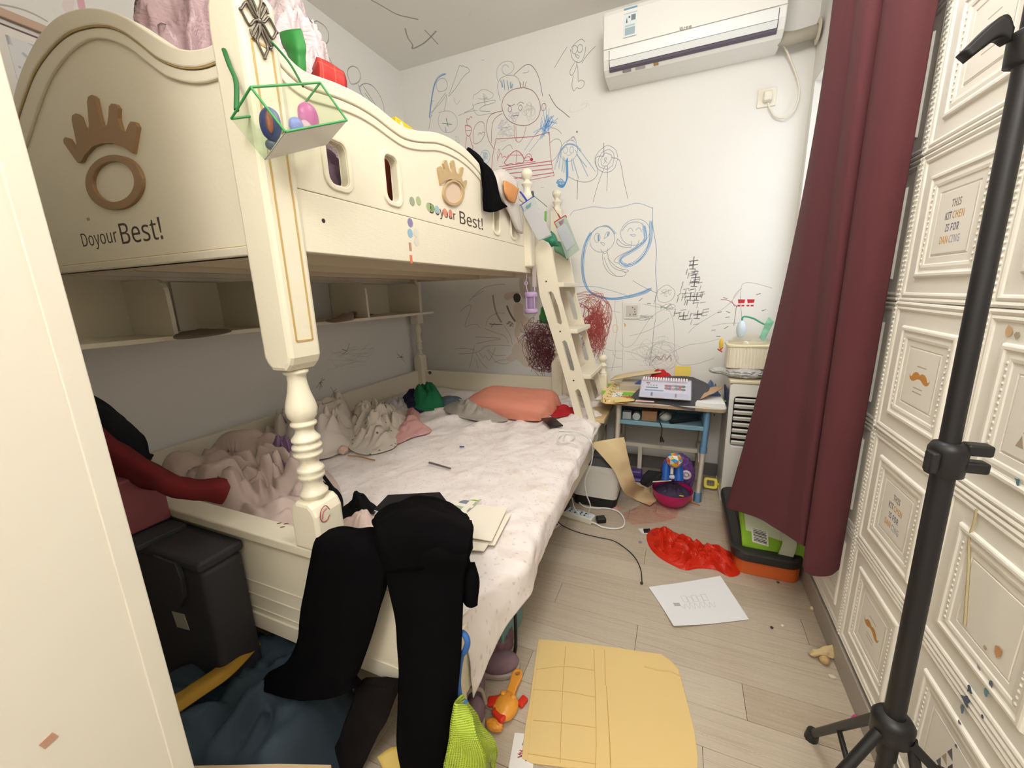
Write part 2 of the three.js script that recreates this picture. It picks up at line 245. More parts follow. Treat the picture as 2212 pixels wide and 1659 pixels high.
// red tower
rough(RD, 2.8, [[-1.4215,2.3296],[-1.4279,2.3765],[-1.4083,2.3549],[-1.3895,2.3789],[-1.3823,2.364]], 2, 0.006); rough(RD, 2.8, [[-1.4357,2.3274],[-1.3848,2.3216],[-1.3968,2.2563],[-1.4351,2.2624],[-1.4357,2.3274]], 2, 0.008); S(RD, 2.8, [[-1.4354,2.295],[-1.3912,2.2914]]); rough(RD, 2.8, [[-1.4319,2.2572],[-1.441,2.2071],[-1.4451,2.1795],[-1.3786,2.1695],[-1.3993,2.2148],[-1.4051,2.2548]], 2, 0.006);
S(BR, 2.4, [[-1.382,2.2121],[-1.3834,2.2865],[-1.3404,2.3341],[-1.2955,2.3264],[-1.2848,2.2703],[-1.3101,2.2194],[-1.3596,2.1975],[-1.382,2.2121]]); S(BR, 2.4, [[-1.3427,2.2522],[-1.3301,2.2731],[-1.3199,2.2486],[-1.3075,2.2694],[-1.2933,2.258]]); scrib(BL2, 2.4, ...A0([[-1.2948,2.1151]]), 0.06, 0.07, 24, { a: 0.6 }); S(BL2, 2.5, circ(...[[-1.2973,2.1108]], 0.07, 0.08)); scrib('#7c8a6a', 2, ...A0([[-1.5097,2.2508]]), 0.06, 0.06, 14, { a: 0.5 });
// blue hand scribble
for (let k = 0; k < 26; k++) S('#3f80c4', 4, [[...[[-0.8883,2.2053]]][0], [...[[-0.8883,2.2053]]][0]].map((q, i) => [q[0] + (rnd() - 0.5) * 0.12 + i * 0.05, q[1] + (rnd() - 0.5) * 0.1 + i * 0.06]), { a: 0.55 });
for (const p of [[[-0.8811,2.3531],[-0.8721,2.2797],[-0.8677,2.2362]], [[-0.8595,2.3365],[-0.8575,2.2516]], [[-0.8398,2.3204],[-0.8446,2.2494]]]) S(BL2, 2.8, p); S(BL2, 2.6, [[-1.009,2.1099],[-0.9449,2.1796],[-0.9136,2.2094]]); S(BL2, 2.6, [[-0.9778,2.0963],[-0.925,2.1415],[-0.8938,2.1715]]); S(G1, 2.4, [[-0.833,2.2133],[-0.7886,2.2017],[-0.7594,2.1671]]); S(G1, 2.4, [[-0.8338,2.1274],[-0.8037,2.1486],[-0.7644,2.1338],[-0.7567,2.0896],[-0.7945,2.0343],[-0.8299,2.0129]]);
S(DK, 3.4, [[-0.8381,2.3992],[-0.8025,2.3303],[-0.7542,2.2925],[-0.7081,2.2494]]); scrib(G2, 1.6, ...A0([[-0.659,2.2754]]), 0.14, 0.12, 10, { a: 0.25 });
// girl with long hair and hat
S(BL2, 2.6, circ(...[[-0.7108,2.0612]], 0.105, 0.115)); S(BL2, 2.4, circ(...[[-0.7332,2.0689]], 0.025, 0.035)); S(BL2, 2.4, circ(...[[-0.6933,2.0646]], 0.025, 0.035)); S(BL2, 2.4, [[-0.7273,2.0421],[-0.7107,2.0328],[-0.6962,2.0419]]);
rough(BL2, 3.4, [[-0.7597,2.0728],[-0.7449,2.0947],[-0.7108,2.1041],[-0.6675,2.0889],[-0.6339,2.0498]], 4, 0.016);
for (const p of [[[-0.7547,2.0807],[-0.7846,2.0329],[-0.805,1.9652]], [[-0.7597,2.0641],[-0.7769,1.9703]], [[-0.745,2.036],[-0.757,1.95]], [[-0.7695,2.0743],[-0.7897,2.0073]], [[-0.6386,2.0463],[-0.581,1.9697],[-0.5446,1.9177]], [[-0.6721,2.0598],[-0.6382,1.9948],[-0.5915,1.9005]], [[-0.6864,2.0146],[-0.6619,1.9374],[-0.6471,1.8918]], [[-0.6624,2.0327],[-0.5978,1.9506]], [[-0.698,2.0119],[-0.6862,1.9407]], [[-0.7352,2.0215],[-0.7451,1.9396]]]) rough(BL2, 2.4, p, 2, 0.012);
rough('#4a8ac6', 8, [[-0.7234,2.0155],[-0.7234,1.9544],[-0.7204,1.901],[-0.7503,1.853],[-0.7804,1.8728]], 4, 0.022, { a: 0.6 }); scrib('#4a8ac6', 6, ...A0([[-0.7653,1.8799]]), 0.055, 0.055, 18, { a: 0.7 });
S(G1, 2.4, [[-0.7273,2.1092],[-0.6821,2.1504],[-0.6618,2.1008]]); S(G1, 2, circ(...[[-0.6849,2.1281]], 0.02)); S(G1, 5, circ(...[[-0.6602,2.1612]], 0.006), { f: 1 });
S(G1, 3, [[-0.7155,1.9137],[-0.6762,1.8867],[-0.5987,1.8622],[-0.5421,1.8786],[-0.5223,1.919],[-0.5387,1.9554],[-0.5485,1.9907],[-0.5303,2.0067],[-0.4934,1.9997]]); S(DK, 3, [[-0.6548,1.884],[-0.657,1.7733]]);
// stick figure
for (let k = 0; k < 3; k++) S('#6e7c8e', 2.8, circ(...[[-0.4774,1.979]], 0.06 + 0.035 * k, 0.07 + 0.035 * k, 18, 0.02)); S('#6e7c8e', 2.5, [[-0.4925,1.9575],[-0.4659,1.9916],[-0.4977,1.9878],[-0.4697,1.9586]]); S(DK, 3, [[-0.4939,2.0732],[-0.4916,2.0037]]); S(G1, 2.8, [[-0.4857,1.9397],[-0.5213,1.863],[-0.5543,1.747]]); S(G1, 2.8, [[-0.4684,1.9415],[-0.4677,1.8692],[-0.4699,1.8006]]); S(G1, 2.8, [[-0.4449,1.9844],[-0.4026,1.9784],[-0.3862,1.9345],[-0.3724,1.8572],[-0.3411,1.743]]);
// creature by the air conditioner
S(G1, 2.8, [[-0.7022,2.6117],[-0.6975,2.5717],[-0.679,2.5441],[-0.6404,2.5265],[-0.6153,2.5614],[-0.6113,2.6028]]); S(G1, 2.8, [[-0.7235,2.6282],[-0.7628,2.5859],[-0.801,2.5384]]); S(G1, 3, [[-0.5534,2.5936],[-0.6019,2.5623],[-0.6331,2.5265]]); S('#6d7480', 2.8, circ(...[[-0.6765,2.6044]], 0.03, 0.04)); S('#6d7480', 2.8, circ(...[[-0.6446,2.6027]], 0.03, 0.04)); S(G1, 2.6, [[-0.6745,2.5783],[-0.6588,2.5476],[-0.6443,2.5662],[-0.6745,2.5783]]); S(G1, 2.6, [[-0.6743,2.5392],[-0.7048,2.5102],[-0.7066,2.4788],[-0.6879,2.471],[-0.665,2.5137],[-0.6624,2.5406]]); S(G1, 2.6, [[-0.6833,2.47],[-0.6972,2.4288],[-0.683,2.3793],[-0.6635,2.4077],[-0.6486,2.3911],[-0.6229,2.3981],[-0.6121,2.4238],[-0.6416,2.4416],[-0.6553,2.4245],[-0.6548,2.4918],[-0.6642,2.5331]]); S(G1, 2.6, [[-0.6976,2.6185],[-0.6432,2.6599],[-0.616,2.6307]]);
// framed pair of faces
rough('#6f87a3', 3, [[-0.7033,1.6782],[-0.6854,1.7085],[-0.6507,1.7068],[-0.5492,1.7216],[-0.4826,1.6988],[-0.3902,1.6964],[-0.3362,1.7038],[-0.2834,1.7154],[-0.1946,1.6721]], 1, 0); S('#64809f', 3.4, [[-0.195,1.6763],[-0.1961,1.6133],[-0.182,1.5323],[-0.157,1.4252],[-0.1641,1.3185],[-0.152,1.2342],[-0.1439,1.1661],[-0.1627,1.1065]]); S(G1, 2.6, [[-0.1567,1.1579],[-0.142,1.0193],[-0.155,0.9754],[-0.1574,0.8413],[-0.1706,0.7128]]);
S('#6f87a3', 2.8, circ(...[[-0.4936,1.5171]], 0.15, 0.15)); rough(BL2, 3, [[-0.5674,1.5534],[-0.5392,1.585],[-0.4951,1.5971],[-0.4601,1.5966],[-0.4335,1.571],[-0.4104,1.5425]], 3, 0.014); S('#6f87a3', 2.6, circ(...[[-0.5249,1.5288]], 0.036, 0.053)); S('#5a90c4', 10, [[-0.5171,1.5426],[-0.5166,1.5129]]); S('#6f87a3', 2.6, [[-0.4804,1.5187],[-0.4724,1.5559],[-0.4463,1.5621],[-0.4458,1.5412],[-0.4804,1.5187]]); S('#5a90c4', 8, [[-0.4548,1.5528],[-0.4588,1.5364]]); S('#6f87a3', 2.6, [[-0.5039,1.4992],[-0.4711,1.4952],[-0.4821,1.4739],[-0.5039,1.4992]]);
S(G1, 2.6, [[-0.5013,1.4564],[-0.481,1.4208],[-0.4567,1.4406],[-0.457,1.4577]]); S(G1, 2.6, [[-0.4874,1.4298],[-0.4911,1.3869],[-0.463,1.3229],[-0.4177,1.286],[-0.3606,1.2793],[-0.3324,1.2927],[-0.3443,1.3121],[-0.4011,1.3234],[-0.4444,1.3653],[-0.4583,1.4365]]); S(G1, 2.6, [[-0.4539,1.3977],[-0.4013,1.332],[-0.3093,1.3172],[-0.3483,1.3037]]); S(G1, 2.6, [[-0.478,1.4034],[-0.4543,1.333],[-0.4001,1.287]]);
rough('#4d86c2', 3.6, [[-0.5657,1.5592],[-0.5968,1.5103],[-0.6162,1.4292],[-0.6192,1.3412],[-0.6062,1.2511],[-0.57,1.1886],[-0.5049,1.1552],[-0.414,1.1396],[-0.3088,1.1531],[-0.2243,1.1769],[-0.1835,1.1997]], 7, 0.03, { a: 0.6 });
S('#6f87a3', 2.8, circ(...[[-0.292,1.5429]], 0.165, 0.145)); rough('#8296ac', 2.6, [[-0.3688,1.5557],[-0.3487,1.5885],[-0.3074,1.6035],[-0.2577,1.595],[-0.2277,1.5602]], 2, 0.012); S('#6f87a3', 2.8, [[-0.3374,1.5515],[-0.3296,1.5705],[-0.3129,1.5691],[-0.3039,1.5504]]); S('#6f87a3', 2.8, [[-0.2875,1.5555],[-0.2772,1.5685],[-0.2606,1.5646],[-0.254,1.5422]]); S('#6f87a3', 2.6, [[-0.3199,1.5312],[-0.2816,1.5322],[-0.2976,1.5155],[-0.3199,1.5312]]);
S(G1, 2.6, [[-0.3102,1.4917],[-0.3108,1.462]]); S(G1, 2.6, [[-0.2661,1.4942],[-0.2692,1.4657],[-0.3184,1.4358],[-0.3775,1.4144],[-0.4116,1.3909],[-0.4155,1.3723],[-0.383,1.3637]]); S('#5a6f8c', 3, [[-0.3958,1.5123],[-0.4057,1.4963],[-0.3877,1.4698],[-0.3531,1.4582],[-0.3106,1.4561]]); S(G1, 2.6, [[-0.3958,1.5123],[-0.3708,1.477],[-0.3194,1.4642]]);
rough('#4d86c2', 3.4, [[-0.201,1.5963],[-0.1942,1.5333],[-0.2031,1.461],[-0.2413,1.3893],[-0.2984,1.3481],[-0.3479,1.3447],[-0.3788,1.3703],[-0.3753,1.3973],[-0.3181,1.4275],[-0.2525,1.4645],[-0.2211,1.499],[-0.2403,1.5693]], 6, 0.026, { a: 0.6 }); S(BL2, 2.6, [[-0.6741,1.2263],[-0.5799,1.2322],[-0.4695,1.2106],[-0.3088,1.1531]]); S(G1, 2.4, [[-0.2933,1.2524],[-0.2255,1.207],[-0.1408,1.1703]]);
// red brown scribbles beside the ladder
for (let k = 0; k < 9; k++) { scrib('#8e332f', 3, ...A0([[-0.5346,0.9935]]), 0.24, 0.42, 22, { a: 0.6 }); scrib('#8e332f', 3, ...A0([[-0.5335,0.9186]]), 0.17, 0.32, 22, { a: 0.6 }); }
for (let k = 0; k < 7; k++) rough('#96443f', 2.6, [[-0.6595,1.1617],[-0.5886,1.1782],[-0.505,1.1624],[-0.4495,1.1207],[-0.4341,1.039],[-0.455,0.9565],[-0.4809,0.8628],[-0.5263,0.7615]], 1, 0.09); rough('#96443f', 2.6, [[-0.6352,1.1058],[-0.5509,1.15],[-0.4673,1.103],[-0.5404,1.0675],[-0.6256,1.0964]], 3, 0.05);
// pencil trees and lines beside the socket
for (const p of [[[-0.4003,1.1287],[-0.4077,1.066],[-0.3783,0.9751],[-0.3972,0.8362],[-0.3868,0.7895],[-0.4113,0.6647]], [[-0.356,1.1277],[-0.3559,0.9751],[-0.3426,0.8281],[-0.345,0.6677]], [[-0.4681,0.9193],[-0.4802,0.825],[-0.4332,0.8024],[-0.3462,0.8]], [[-0.4052,0.789],[-0.395,0.7514],[-0.3447,0.7484]], [[-0.3707,0.8647],[-0.3331,0.8144],[-0.272,0.8481],[-0.2154,0.9575],[-0.1679,1.037],[-0.0872,1.0794]], [[-0.146,1.1062],[-0.0958,1.0881],[-0.0528,1.0447],[-0.0304,0.932],[-0.0252,0.7187],[0.0949,0.7236],[0.2015,0.7714]], [[-0.3327,0.8004],[-0.2612,0.793],[-0.1891,0.7399],[-0.1587,0.8323]], [[-0.3004,0.9026],[-0.2139,0.9216],[-0.107,0.9842],[-0.0677,1.0189]], [[0.0504,0.9241],[0.0793,0.9672],[0.1823,1.0342],[0.2597,1.0907],[0.3074,1.1698]], [[0.1796,0.9674],[0.231,0.9842],[0.3266,0.9842]], [[0.3136,1.1378],[0.3129,1.1894],[0.3212,1.2166],[0.3702,1.2171],[0.4695,1.1819]], [[-0.4491,0.6823],[-0.3842,0.6899],[-0.3431,0.6964]], [[-0.0395,0.7993],[0.0387,0.8543],[0.1332,0.8605],[0.223,0.8919]], [[-0.4302,1.0662],[-0.3672,1.0565]], [[-0.23,1.1077],[-0.1619,1.0891],[-0.03,1.0701]]]) rough(G2, 2.2, p, 1, 0.004, { a: 0.75 });
for (let k = 0; k < 5; k++) { S(G2, 2, circ(...[[-0.0964,0.7705]], 0.13 + 0.05 * rnd(), 0.15 + 0.04 * rnd(), 16, 0.05), { a: 0.4 }); scrib(G2, 2, ...A0([[-0.14,0.7964]]), 0.3, 0.2, 14, { a: 0.35 }); }
rough('#8f7a76', 2.4, [[-0.1628,0.7316],[-0.1311,0.7876],[-0.1116,0.7336],[-0.0894,0.7979],[-0.0778,0.7348],[-0.0556,0.7898],[-0.0449,0.7451]], 4, 0.03);
S(G1, 2, circ(...[[-0.0956,1.1648]], 0.1, 0.1, 16, 0.02)); scrib(G1, 2, ...A0([[-0.1001,1.1734]]), 0.08, 0.07, 18, { a: 0.5 }); scrib('#555', 2.4, ...A0([[-0.0835,1.0879]]), 0.12, 0.05, 22, { a: 0.5 }); scrib('#555', 2.4, ...A0([[-0.2261,1.0109]]), 0.16, 0.05, 24, { a: 0.5 });
S('#d79a4a', 2.4, circ(...[[-0.3956,0.9494]], 0.03, 0.05)); S('#d79a4a', 5, [[-0.3402,0.9842],[-0.3275,0.9752],[-0.3359,0.9615]], { f: 1 });
// stamped tower of dashes
{ const A = [[0.039,1.3567],[0.0108,1.1201],[0.0888,1.1185],[-0.0053,0.9885],[0.0982,0.9757]]
  for (let k = 0; k < 70; k++) { const t = Math.pow(rnd(), 0.8), side = rnd() < 0.5 ? 0 : 1, q = side ? [lerp(A[0][0], A[4][0], t), lerp(A[0][1], A[4][1], t)] : [lerp(A[0][0], A[3][0], t), lerp(A[0][1], A[3][1], t)], h = rnd() < 0.5; const x = q[0] + (rnd() - 0.5) * 0.07 * (0.4 + t), y = q[1] + (rnd() - 0.5) * 0.03; S('#55524f', 3 + 2 * rnd(), [[x, y], [x + (h ? 0.03 : 0.006), y + (h ? 0.005 : 0.03)]], { a: 0.35 + 0.4 * rnd() }); }
  for (const p of [[0.0446,1.3523],[0.0446,1.3283],[0.0607,1.2548],[0.0587,1.2264],[0.0407,1.1445],[0.0756,1.1437],[0.0866,1.035],[0.0084,1.0271]]) { S('#444', 5, [[p[0] - 0.015, p[1]], [p[0] + 0.03, p[1] + 0.004]]); S('#444', 5, [[p[0] + 0.005, p[1] - 0.02], [p[0] + 0.008, p[1] + 0.025]]); S('#444', 4, [[p[0] - 0.012, p[1] - 0.02], [p[0] + 0.02, p[1] - 0.022]]); } }
// red stickers
for (const q of [[[0.3034,1.1237],[0.3407,1.1212],[0.3382,1.1014],[0.3067,1.1012]], [[0.3505,1.1226],[0.3886,1.121],[0.3861,1.102],[0.3546,1.1003]], [[0.3032,1.0916],[0.3183,1.0913],[0.3169,1.0817],[0.3047,1.0819]], [[0.324,1.0912],[0.3398,1.0909],[0.3384,1.0821],[0.3255,1.0824]], [[0.3497,1.0908],[0.3654,1.0905],[0.364,1.0817],[0.3512,1.0819]], [[0.3703,1.0904],[0.3872,1.0901],[0.3852,1.0814],[0.3725,1.0816]]]) backStains.push({ c: '#c52b35', p: q });
S('#b5707c', 4, [[0.2144,1.124],[0.2423,1.125],[0.2692,1.1083],[0.2809,1.0984],[0.3027,1.0803]]); S('#b5707c', 4, [[0.2723,1.1147],[0.2893,1.0837]]); S(DK, 2.6, [[0.2984,1.0884],[0.2971,1.0333],[0.2941,0.9719]]); S(G1, 2.2, [[0.3151,1.1378],[0.3213,1.0816],[0.3332,1.0087]]); S(G1, 2, [[0.2783,1.1307],[0.2901,1.1623],[0.3168,1.1853]]);
for (const p of [[0.1776,0.9422],[0.2471,1.0173],[0.2448,0.9509],[0.207,0.9044],[0.3939,1.1476],[0.4301,1.0562],[0.2268,1.1359],[0.2479,1.0542],[0.2039,1.0464],[-0.252,1.1256],[-0.2004,1.1089],[-0.0266,1.1504]]) S('#444', 3.5, [p, [p[0] + 0.02, p[1] + (rnd() - 0.3) * 0.03]], { a: 0.7 });
// below the bunk: grey arcs, dark marker, tan smears and a maroon tangle
for (const p of [[[-1.5616,1.0707],[-1.5178,1.1094],[-1.4515,1.1294],[-1.4886,1.0522],[-1.5409,0.9444],[-1.4771,0.9735],[-1.4278,0.9807],[-1.3971,0.9522]], [[-1.4828,1.1475],[-1.4065,1.2185],[-1.3264,1.2534],[-1.2342,1.2636],[-1.1818,1.2618]], [[-1.4446,1.178],[-1.3512,1.2237]], [[-1.4375,0.8799],[-1.3288,0.8813],[-1.2042,0.8689],[-1.3062,0.8566],[-1.4363,0.829]], [[-1.6323,0.7839],[-1.5378,0.7974],[-1.4557,0.7772]], [[-1.6006,0.7471],[-1.4905,0.7503],[-1.4068,0.7711],[-1.3724,0.8085],[-1.2918,0.8246],[-1.1523,0.8204]], [[-1.4534,0.8177],[-1.5055,0.641]], [[-1.4405,0.7555],[-1.4112,0.6898],[-1.3486,0.6366]], [[-1.4154,0.7635],[-1.3777,0.7058],[-1.3669,0.7576],[-1.3382,0.6851],[-1.2947,0.7596],[-1.277,0.8034]], [[-1.3417,0.7801],[-1.2977,0.694],[-1.2037,0.6757],[-1.1721,0.6914]], [[-1.3333,0.7876],[-1.3037,0.7376],[-1.1933,0.7482]], [[-1.2005,0.9669],[-1.1495,0.9046],[-1.1368,0.8278]], [[-1.3484,0.9666],[-1.3377,1.0229],[-1.2425,1.0639],[-1.1895,1.0565]], [[-1.3575,0.9453],[-1.2877,0.9174],[-1.1955,0.8971],[-1.1669,0.8413]], [[-1.29,0.6869],[-1.2494,0.7103],[-1.1946,0.7122]], [[-1.3165,0.9737],[-1.246,0.9808],[-1.2002,0.9739]], [[-1.4434,0.7035],[-1.4306,0.6367]]]) rough('#6c655e', 2.3, p, 1, 0.004);
backStains.push({ c: '#b98f64', a: 0.3, p: spline2([[-1.1126,1.1165],[-1.0828,1.1294],[-1.0467,1.1154],[-1.0414,1.0417],[-0.9842,1.0078],[-0.9925,0.9539],[-1.0592,0.9193],[-1.1051,0.8773],[-1.1186,0.9257],[-1.102,0.9808],[-1.1189,1.0355]], 4, true) }, { c: '#b98f64', a: 0.26, p: spline2([[-1.1376,0.8031],[-1.0985,0.8461],[-1.0164,0.8648],[-0.982,0.7616],[-0.9615,0.6853],[-1.036,0.6646],[-1.1024,0.7155],[-1.1565,0.6956],[-1.1943,0.7194],[-1.1506,0.7566]], 4, true) }, { c: '#8a6a50', a: 0.3, p: spline2([[-1.0633,1.3063],[-1.0064,1.2974],[-0.9877,1.1801],[-1.0097,1.1544],[-1.0526,1.1686]], 4, true) }, { c: '#b08468', a: 0.35, p: spline2([[-1.1922,1.1854],[-1.1245,1.2069],[-1.0662,1.2019],[-1.1109,1.17],[-1.1784,1.1514]], 4, true) }, { c: '#35302e', a: 0.9, p: spline2([[-1.1181,1.1768],[-1.1028,1.195],[-1.0773,1.1923],[-1.0614,1.1655],[-1.0753,1.1359],[-1.1011,1.1331],[-1.1153,1.1501]], 4, true) });
S('#5f544c', 14, [[-1.2795,1.1842],[-1.2748,1.1193],[-1.2547,1.0502],[-1.2224,0.9947]], { a: 0.45 }); S('#3c3430', 14, [[-1.1703,1.1074],[-1.1518,1.0562],[-1.1125,1.0014]], { a: 0.6 }); scrib('#4a4440', 3, ...A0([[-1.1547,0.9739]]), 0.06, 0.05, 20, { a: 0.6 }); S('#3e3a38', 4, [[-1.3162,0.9807],[-1.2696,0.9738],[-1.2155,0.9752]]); S('#3e3a38', 3, [[-1.3055,0.9561],[-1.2729,0.9864]]);
for (let k = 0; k < 13; k++) { scrib('#4d1a20', 3.2, ...A0([[-0.9018,0.7915]]), 0.28, 0.42, 20, { a: 0.62 }); scrib('#4d1a20', 3, ...A0([[-0.9431,0.9]]), 0.26, 0.26, 14, { a: 0.45 }); if (k < 6) scrib('#4d1a20', 3, ...A0([[-0.8739,0.7373]]), 0.2, 0.22, 18, { a: 0.7 }); }
backStains.push({ c: '#3c7a3e', a: 0.9, p: [[-0.9134,1.09],[-0.8649,1.1307],[-0.8439,1.0476],[-0.8298,0.9786],[-0.9225,0.9849]] }, { c: '#3c7a3e', a: 0.9, p: [[-0.9266,1.0342],[-0.8834,1.1126],[-0.8707,1.0075],[-0.864,0.981],[-0.9238,0.9876]] });
S('#b0483f', 5, [[-1.0939,0.8775],[-1.0896,0.8427]], { a: 0.7 });
// faint print above the socket and under the air conditioner
for (const p of [[-1.2948,2.6835],[-1.6897,2.5227],[-1.0881,2.0082],[-0.9012,1.8716]]) S('#8a8078', 3, [p, [p[0] + 0.02, p[1] - 0.004]], { a: 0.5 });
// left wall, beside the corner and above the bunk
const SL = (c, w, p, o = {}) => leftStrokes.push({ c, w, p, ...o });
for (const p of [[[-1.9948,2.6899],[-1.9421,2.6472],[-1.9257,2.6032],[-1.9464,2.5731],[-2.0119,2.5818],[-2.0599,2.6144],[-2.0769,2.6647],[-2.055,2.6958],[-1.9948,2.6899]], [[-1.9382,2.5449],[-1.9168,2.4986],[-1.957,2.5003],[-2.0169,2.5398],[-2.044,2.5563],[-2.0595,2.5377],[-2.0726,2.5176],[-2.0589,2.4961],[-2.0463,2.5104],[-2.0371,2.5514]], [[-2.2031,2.4832],[-2.187,2.5132],[-2.2,2.5504],[-2.2481,2.5867],[-2.2994,2.5883],[-2.3074,2.5445],[-2.2786,2.5044],[-2.215,2.4695],[-2.2031,2.4832]], [[-2.2913,2.4905],[-2.3272,2.5258],[-2.409,2.547],[-2.4711,2.5213],[-2.5067,2.4732],[-2.5136,2.4026]], [[-2.277,2.4943],[-2.2849,2.4498],[-2.3587,2.429],[-2.3996,2.4341]], [[-2.3236,2.5033],[-2.3805,2.4668],[-2.4546,2.4133]], [[-2.3335,2.4685],[-2.4083,2.4372],[-2.4175,2.39]]]) SL('#8c8f8c', 5, p, { a: 0.8 });
SL('#6e8ea6', 6, [[-2.1675,2.4779],[-2.1783,2.4595]], { a: 0.7 }); SL('#6e8ea6', 6, [[-2.2881,2.4892],[-2.2929,2.4529]], { a: 0.6 });
SL('#96908a', 7, [[-1.0953,2.2388],[-1.1072,2.2713],[-1.1333,2.3028],[-1.168,2.3304]], { a: 0.8 }); SL('#d9a0ac', 20, [[-0.9398,2.2255],[-0.9385,2.1957],[-0.9387,2.1852]], { a: 0.8 }); SL('#e2c0c2', 26, [[-0.9099,2.2012],[-0.8979,2.1636]], { a: 0.35 });
SL('#9a9288', 4, [[-0.7362,2.0899],[-0.7663,2.1012],[-0.8059,2.1051],[-0.8373,2.0988]], { a: 0.7 });
for (const [p, n] of [[[[-2.4439,0.75]], 10], [[[-1.6884,0.7205]], 8], [[[-1.7763,0.6402]], 4], [[[-1.9235,0.8738]], 3]]) { const q = p[0]; for (let k = 0; k < n; k++) SL('#4a4642', 3.5, [q, [q[0] + (rnd() - 0.5) * 0.09, q[1] + (rnd() - 0.5) * 0.09]], { a: 0.5 }); }
for (let k = 0; k < 10; k++) { const q = [[-1.9962,0.8269]][0]; SL('#9a968e', 3, [0, 1, 2, 3, 4].map(() => [q[0] + (rnd() - 0.5) * 0.5, q[1] + (rnd() - 0.5) * 0.16]), { a: 0.18 }); }
// ceiling pencil lines
const SC = (c, w, p, o = {}) => ceilStrokes.push({ c, w, p: p.map((q) => [q[0], -q[1]]), ...o });
SC('#77726a', 5, [[-1.6314,-2.0845],[-1.6085,-2.1469],[-1.5852,-2.2354],[-1.5373,-2.2826],[-1.4991,-2.3206]], { a: 0.8 }); SC('#8d887e', 6, [[-1.6145,-2.356],[-1.6578,-2.4268],[-1.6693,-2.5133],[-1.7097,-2.541],[-1.6688,-2.5401],[-1.5831,-2.5211],[-1.4637,-2.4555]], { a: 0.8 }); SC('#8d887e', 6, [[-1.5197,-2.4195],[-1.5197,-2.484],[-1.5247,-2.5693]], { a: 0.8 });

// uv of a flat wall face: 0..1 over its own extent
function wallFace(g, ax, x0, x1, ay, y0, y1) { const p = g.attributes.position, u = g.attributes.uv, get = { x: (i) => p.getX(i), y: (i) => p.getY(i), z: (i) => p.getZ(i) }; for (let i = 0; i < p.count; i++) u.setXY(i, (get[ax](i) - x0) / (x1 - x0), (get[ay](i) - y0) / (y1 - y0)); return g; }
const plaster = { bumpMap: rep(softT, 2.5), bumpScale: 0.0004 };
const backTex = strokeTex(2048, 2048, XL, 0, XR, YC, wallC, backStrokes, backStains);
const wallBack = struct('wall_back', wallFace(box(XL - 0.12, 0, ZB - 0.15, XR + 0.12, YC, ZB), 'x', XL, XR, 'y', 0, YC), mat('#ffffff', 0.85, { map: backTex }));
const leftTex = strokeTex(2048, 2048, -2.72, 0, -0.27, YC, wallC, leftStrokes, leftStains);
M.wall = mat(wallC, 0.85, plaster);
const wallLeft = struct('wall_left', wallFace(box(XL - 0.15, 0, ZB, XL, YC, -0.27), 'z', -2.72, -0.27, 'y', 0, YC), mat('#ffffff', 0.85, { map: leftTex }));
const ceilTex = strokeTex(1024, 1024, XL, -ZF, XR, -ZB, '#eeebe4', ceilStrokes);
struct('ceiling', wallFace(box(XL - 0.15, YC, ZB - 0.15, XR + 0.15, YC + 0.12, ZF), 'x', XL, XR, 'z', ZF, ZB), mat('#ffffff', 0.9, { map: ceilTex }));
// end of the partition beside the camera and the passage behind it
M.partition = mat('#ddd6c6', 0.7, { bumpMap: rep(grainT, 4), bumpScale: 0.0002 });
const wallNear = struct('wall_near', rbox(XL - 0.15, 0, -0.27, -0.745, YC, ZF, 0.004), M.partition, 'cream end of the partition wall beside the doorway');
mesh('corner_bead', rbox(-0.749, 0, -0.272, -0.7415, YC, -0.245, 0.002), M.partition, wallNear);
struct('wall_front', box(XL, 0, ZF, XR + 0.15, YC, ZF + 0.12), M.wall);
// right wall, with the window opening near the far corner
const WZ0 = -2.66, WZ1 = -1.5, WY0 = 0.95, WY1 = 2.17, XO = XR + 0.2;
struct('wall_right', box(XR + 0.008, 0, WZ1, XO, YC, ZF), M.wall);
struct('wall_right', box(XR + 0.008, 0, ZB, XO, WY0, WZ1), M.wall);
struct('wall_right', box(XR + 0.008, WY1, ZB, XO, YC, WZ1), M.wall);
struct('wall_right', box(XR + 0.008, WY0, ZB, XO, WY1, WZ0), M.wall);
const win = new THREE.Group(); win.name = 'window_1'; win.userData.kind = 'structure'; scene.add(win);
M.alu = mat('#e9ebec', 0.35);
const wm = (WZ0 + WZ1) / 2;
for (const [a, b, c, d] of [[WY0, WZ0, WY1, WZ0 + 0.045], [WY0, WZ1 - 0.045, WY1, WZ1], [WY0, WZ0, WY0 + 0.05, WZ1], [WY1 - 0.05, WZ0, WY1, WZ1], [WY0, wm - 0.025, WY1, wm + 0.025]])
  mesh('window_frame', box(XR + 0.12, a, b, XR + 0.17, c, d), M.alu, win);
M.pane = phys('#ffffff', 0.02, { transmission: 1, thickness: 0, ior: 1.45 });
for (const [a, b] of [[WZ0 + 0.045, wm - 0.025], [wm + 0.025, WZ1 - 0.045]]) mesh('pane', box(XR + 0.143, WY0 + 0.05, a, XR + 0.149, WY1 - 0.05, b), M.pane, win);
mesh('window_sill', rbox(XR - 0.01, WY0 - 0.03, WZ0 - 0.02, XO, WY0, WZ1 + 0.02, 0.004), mat('#e4e2dc', 0.4), win);

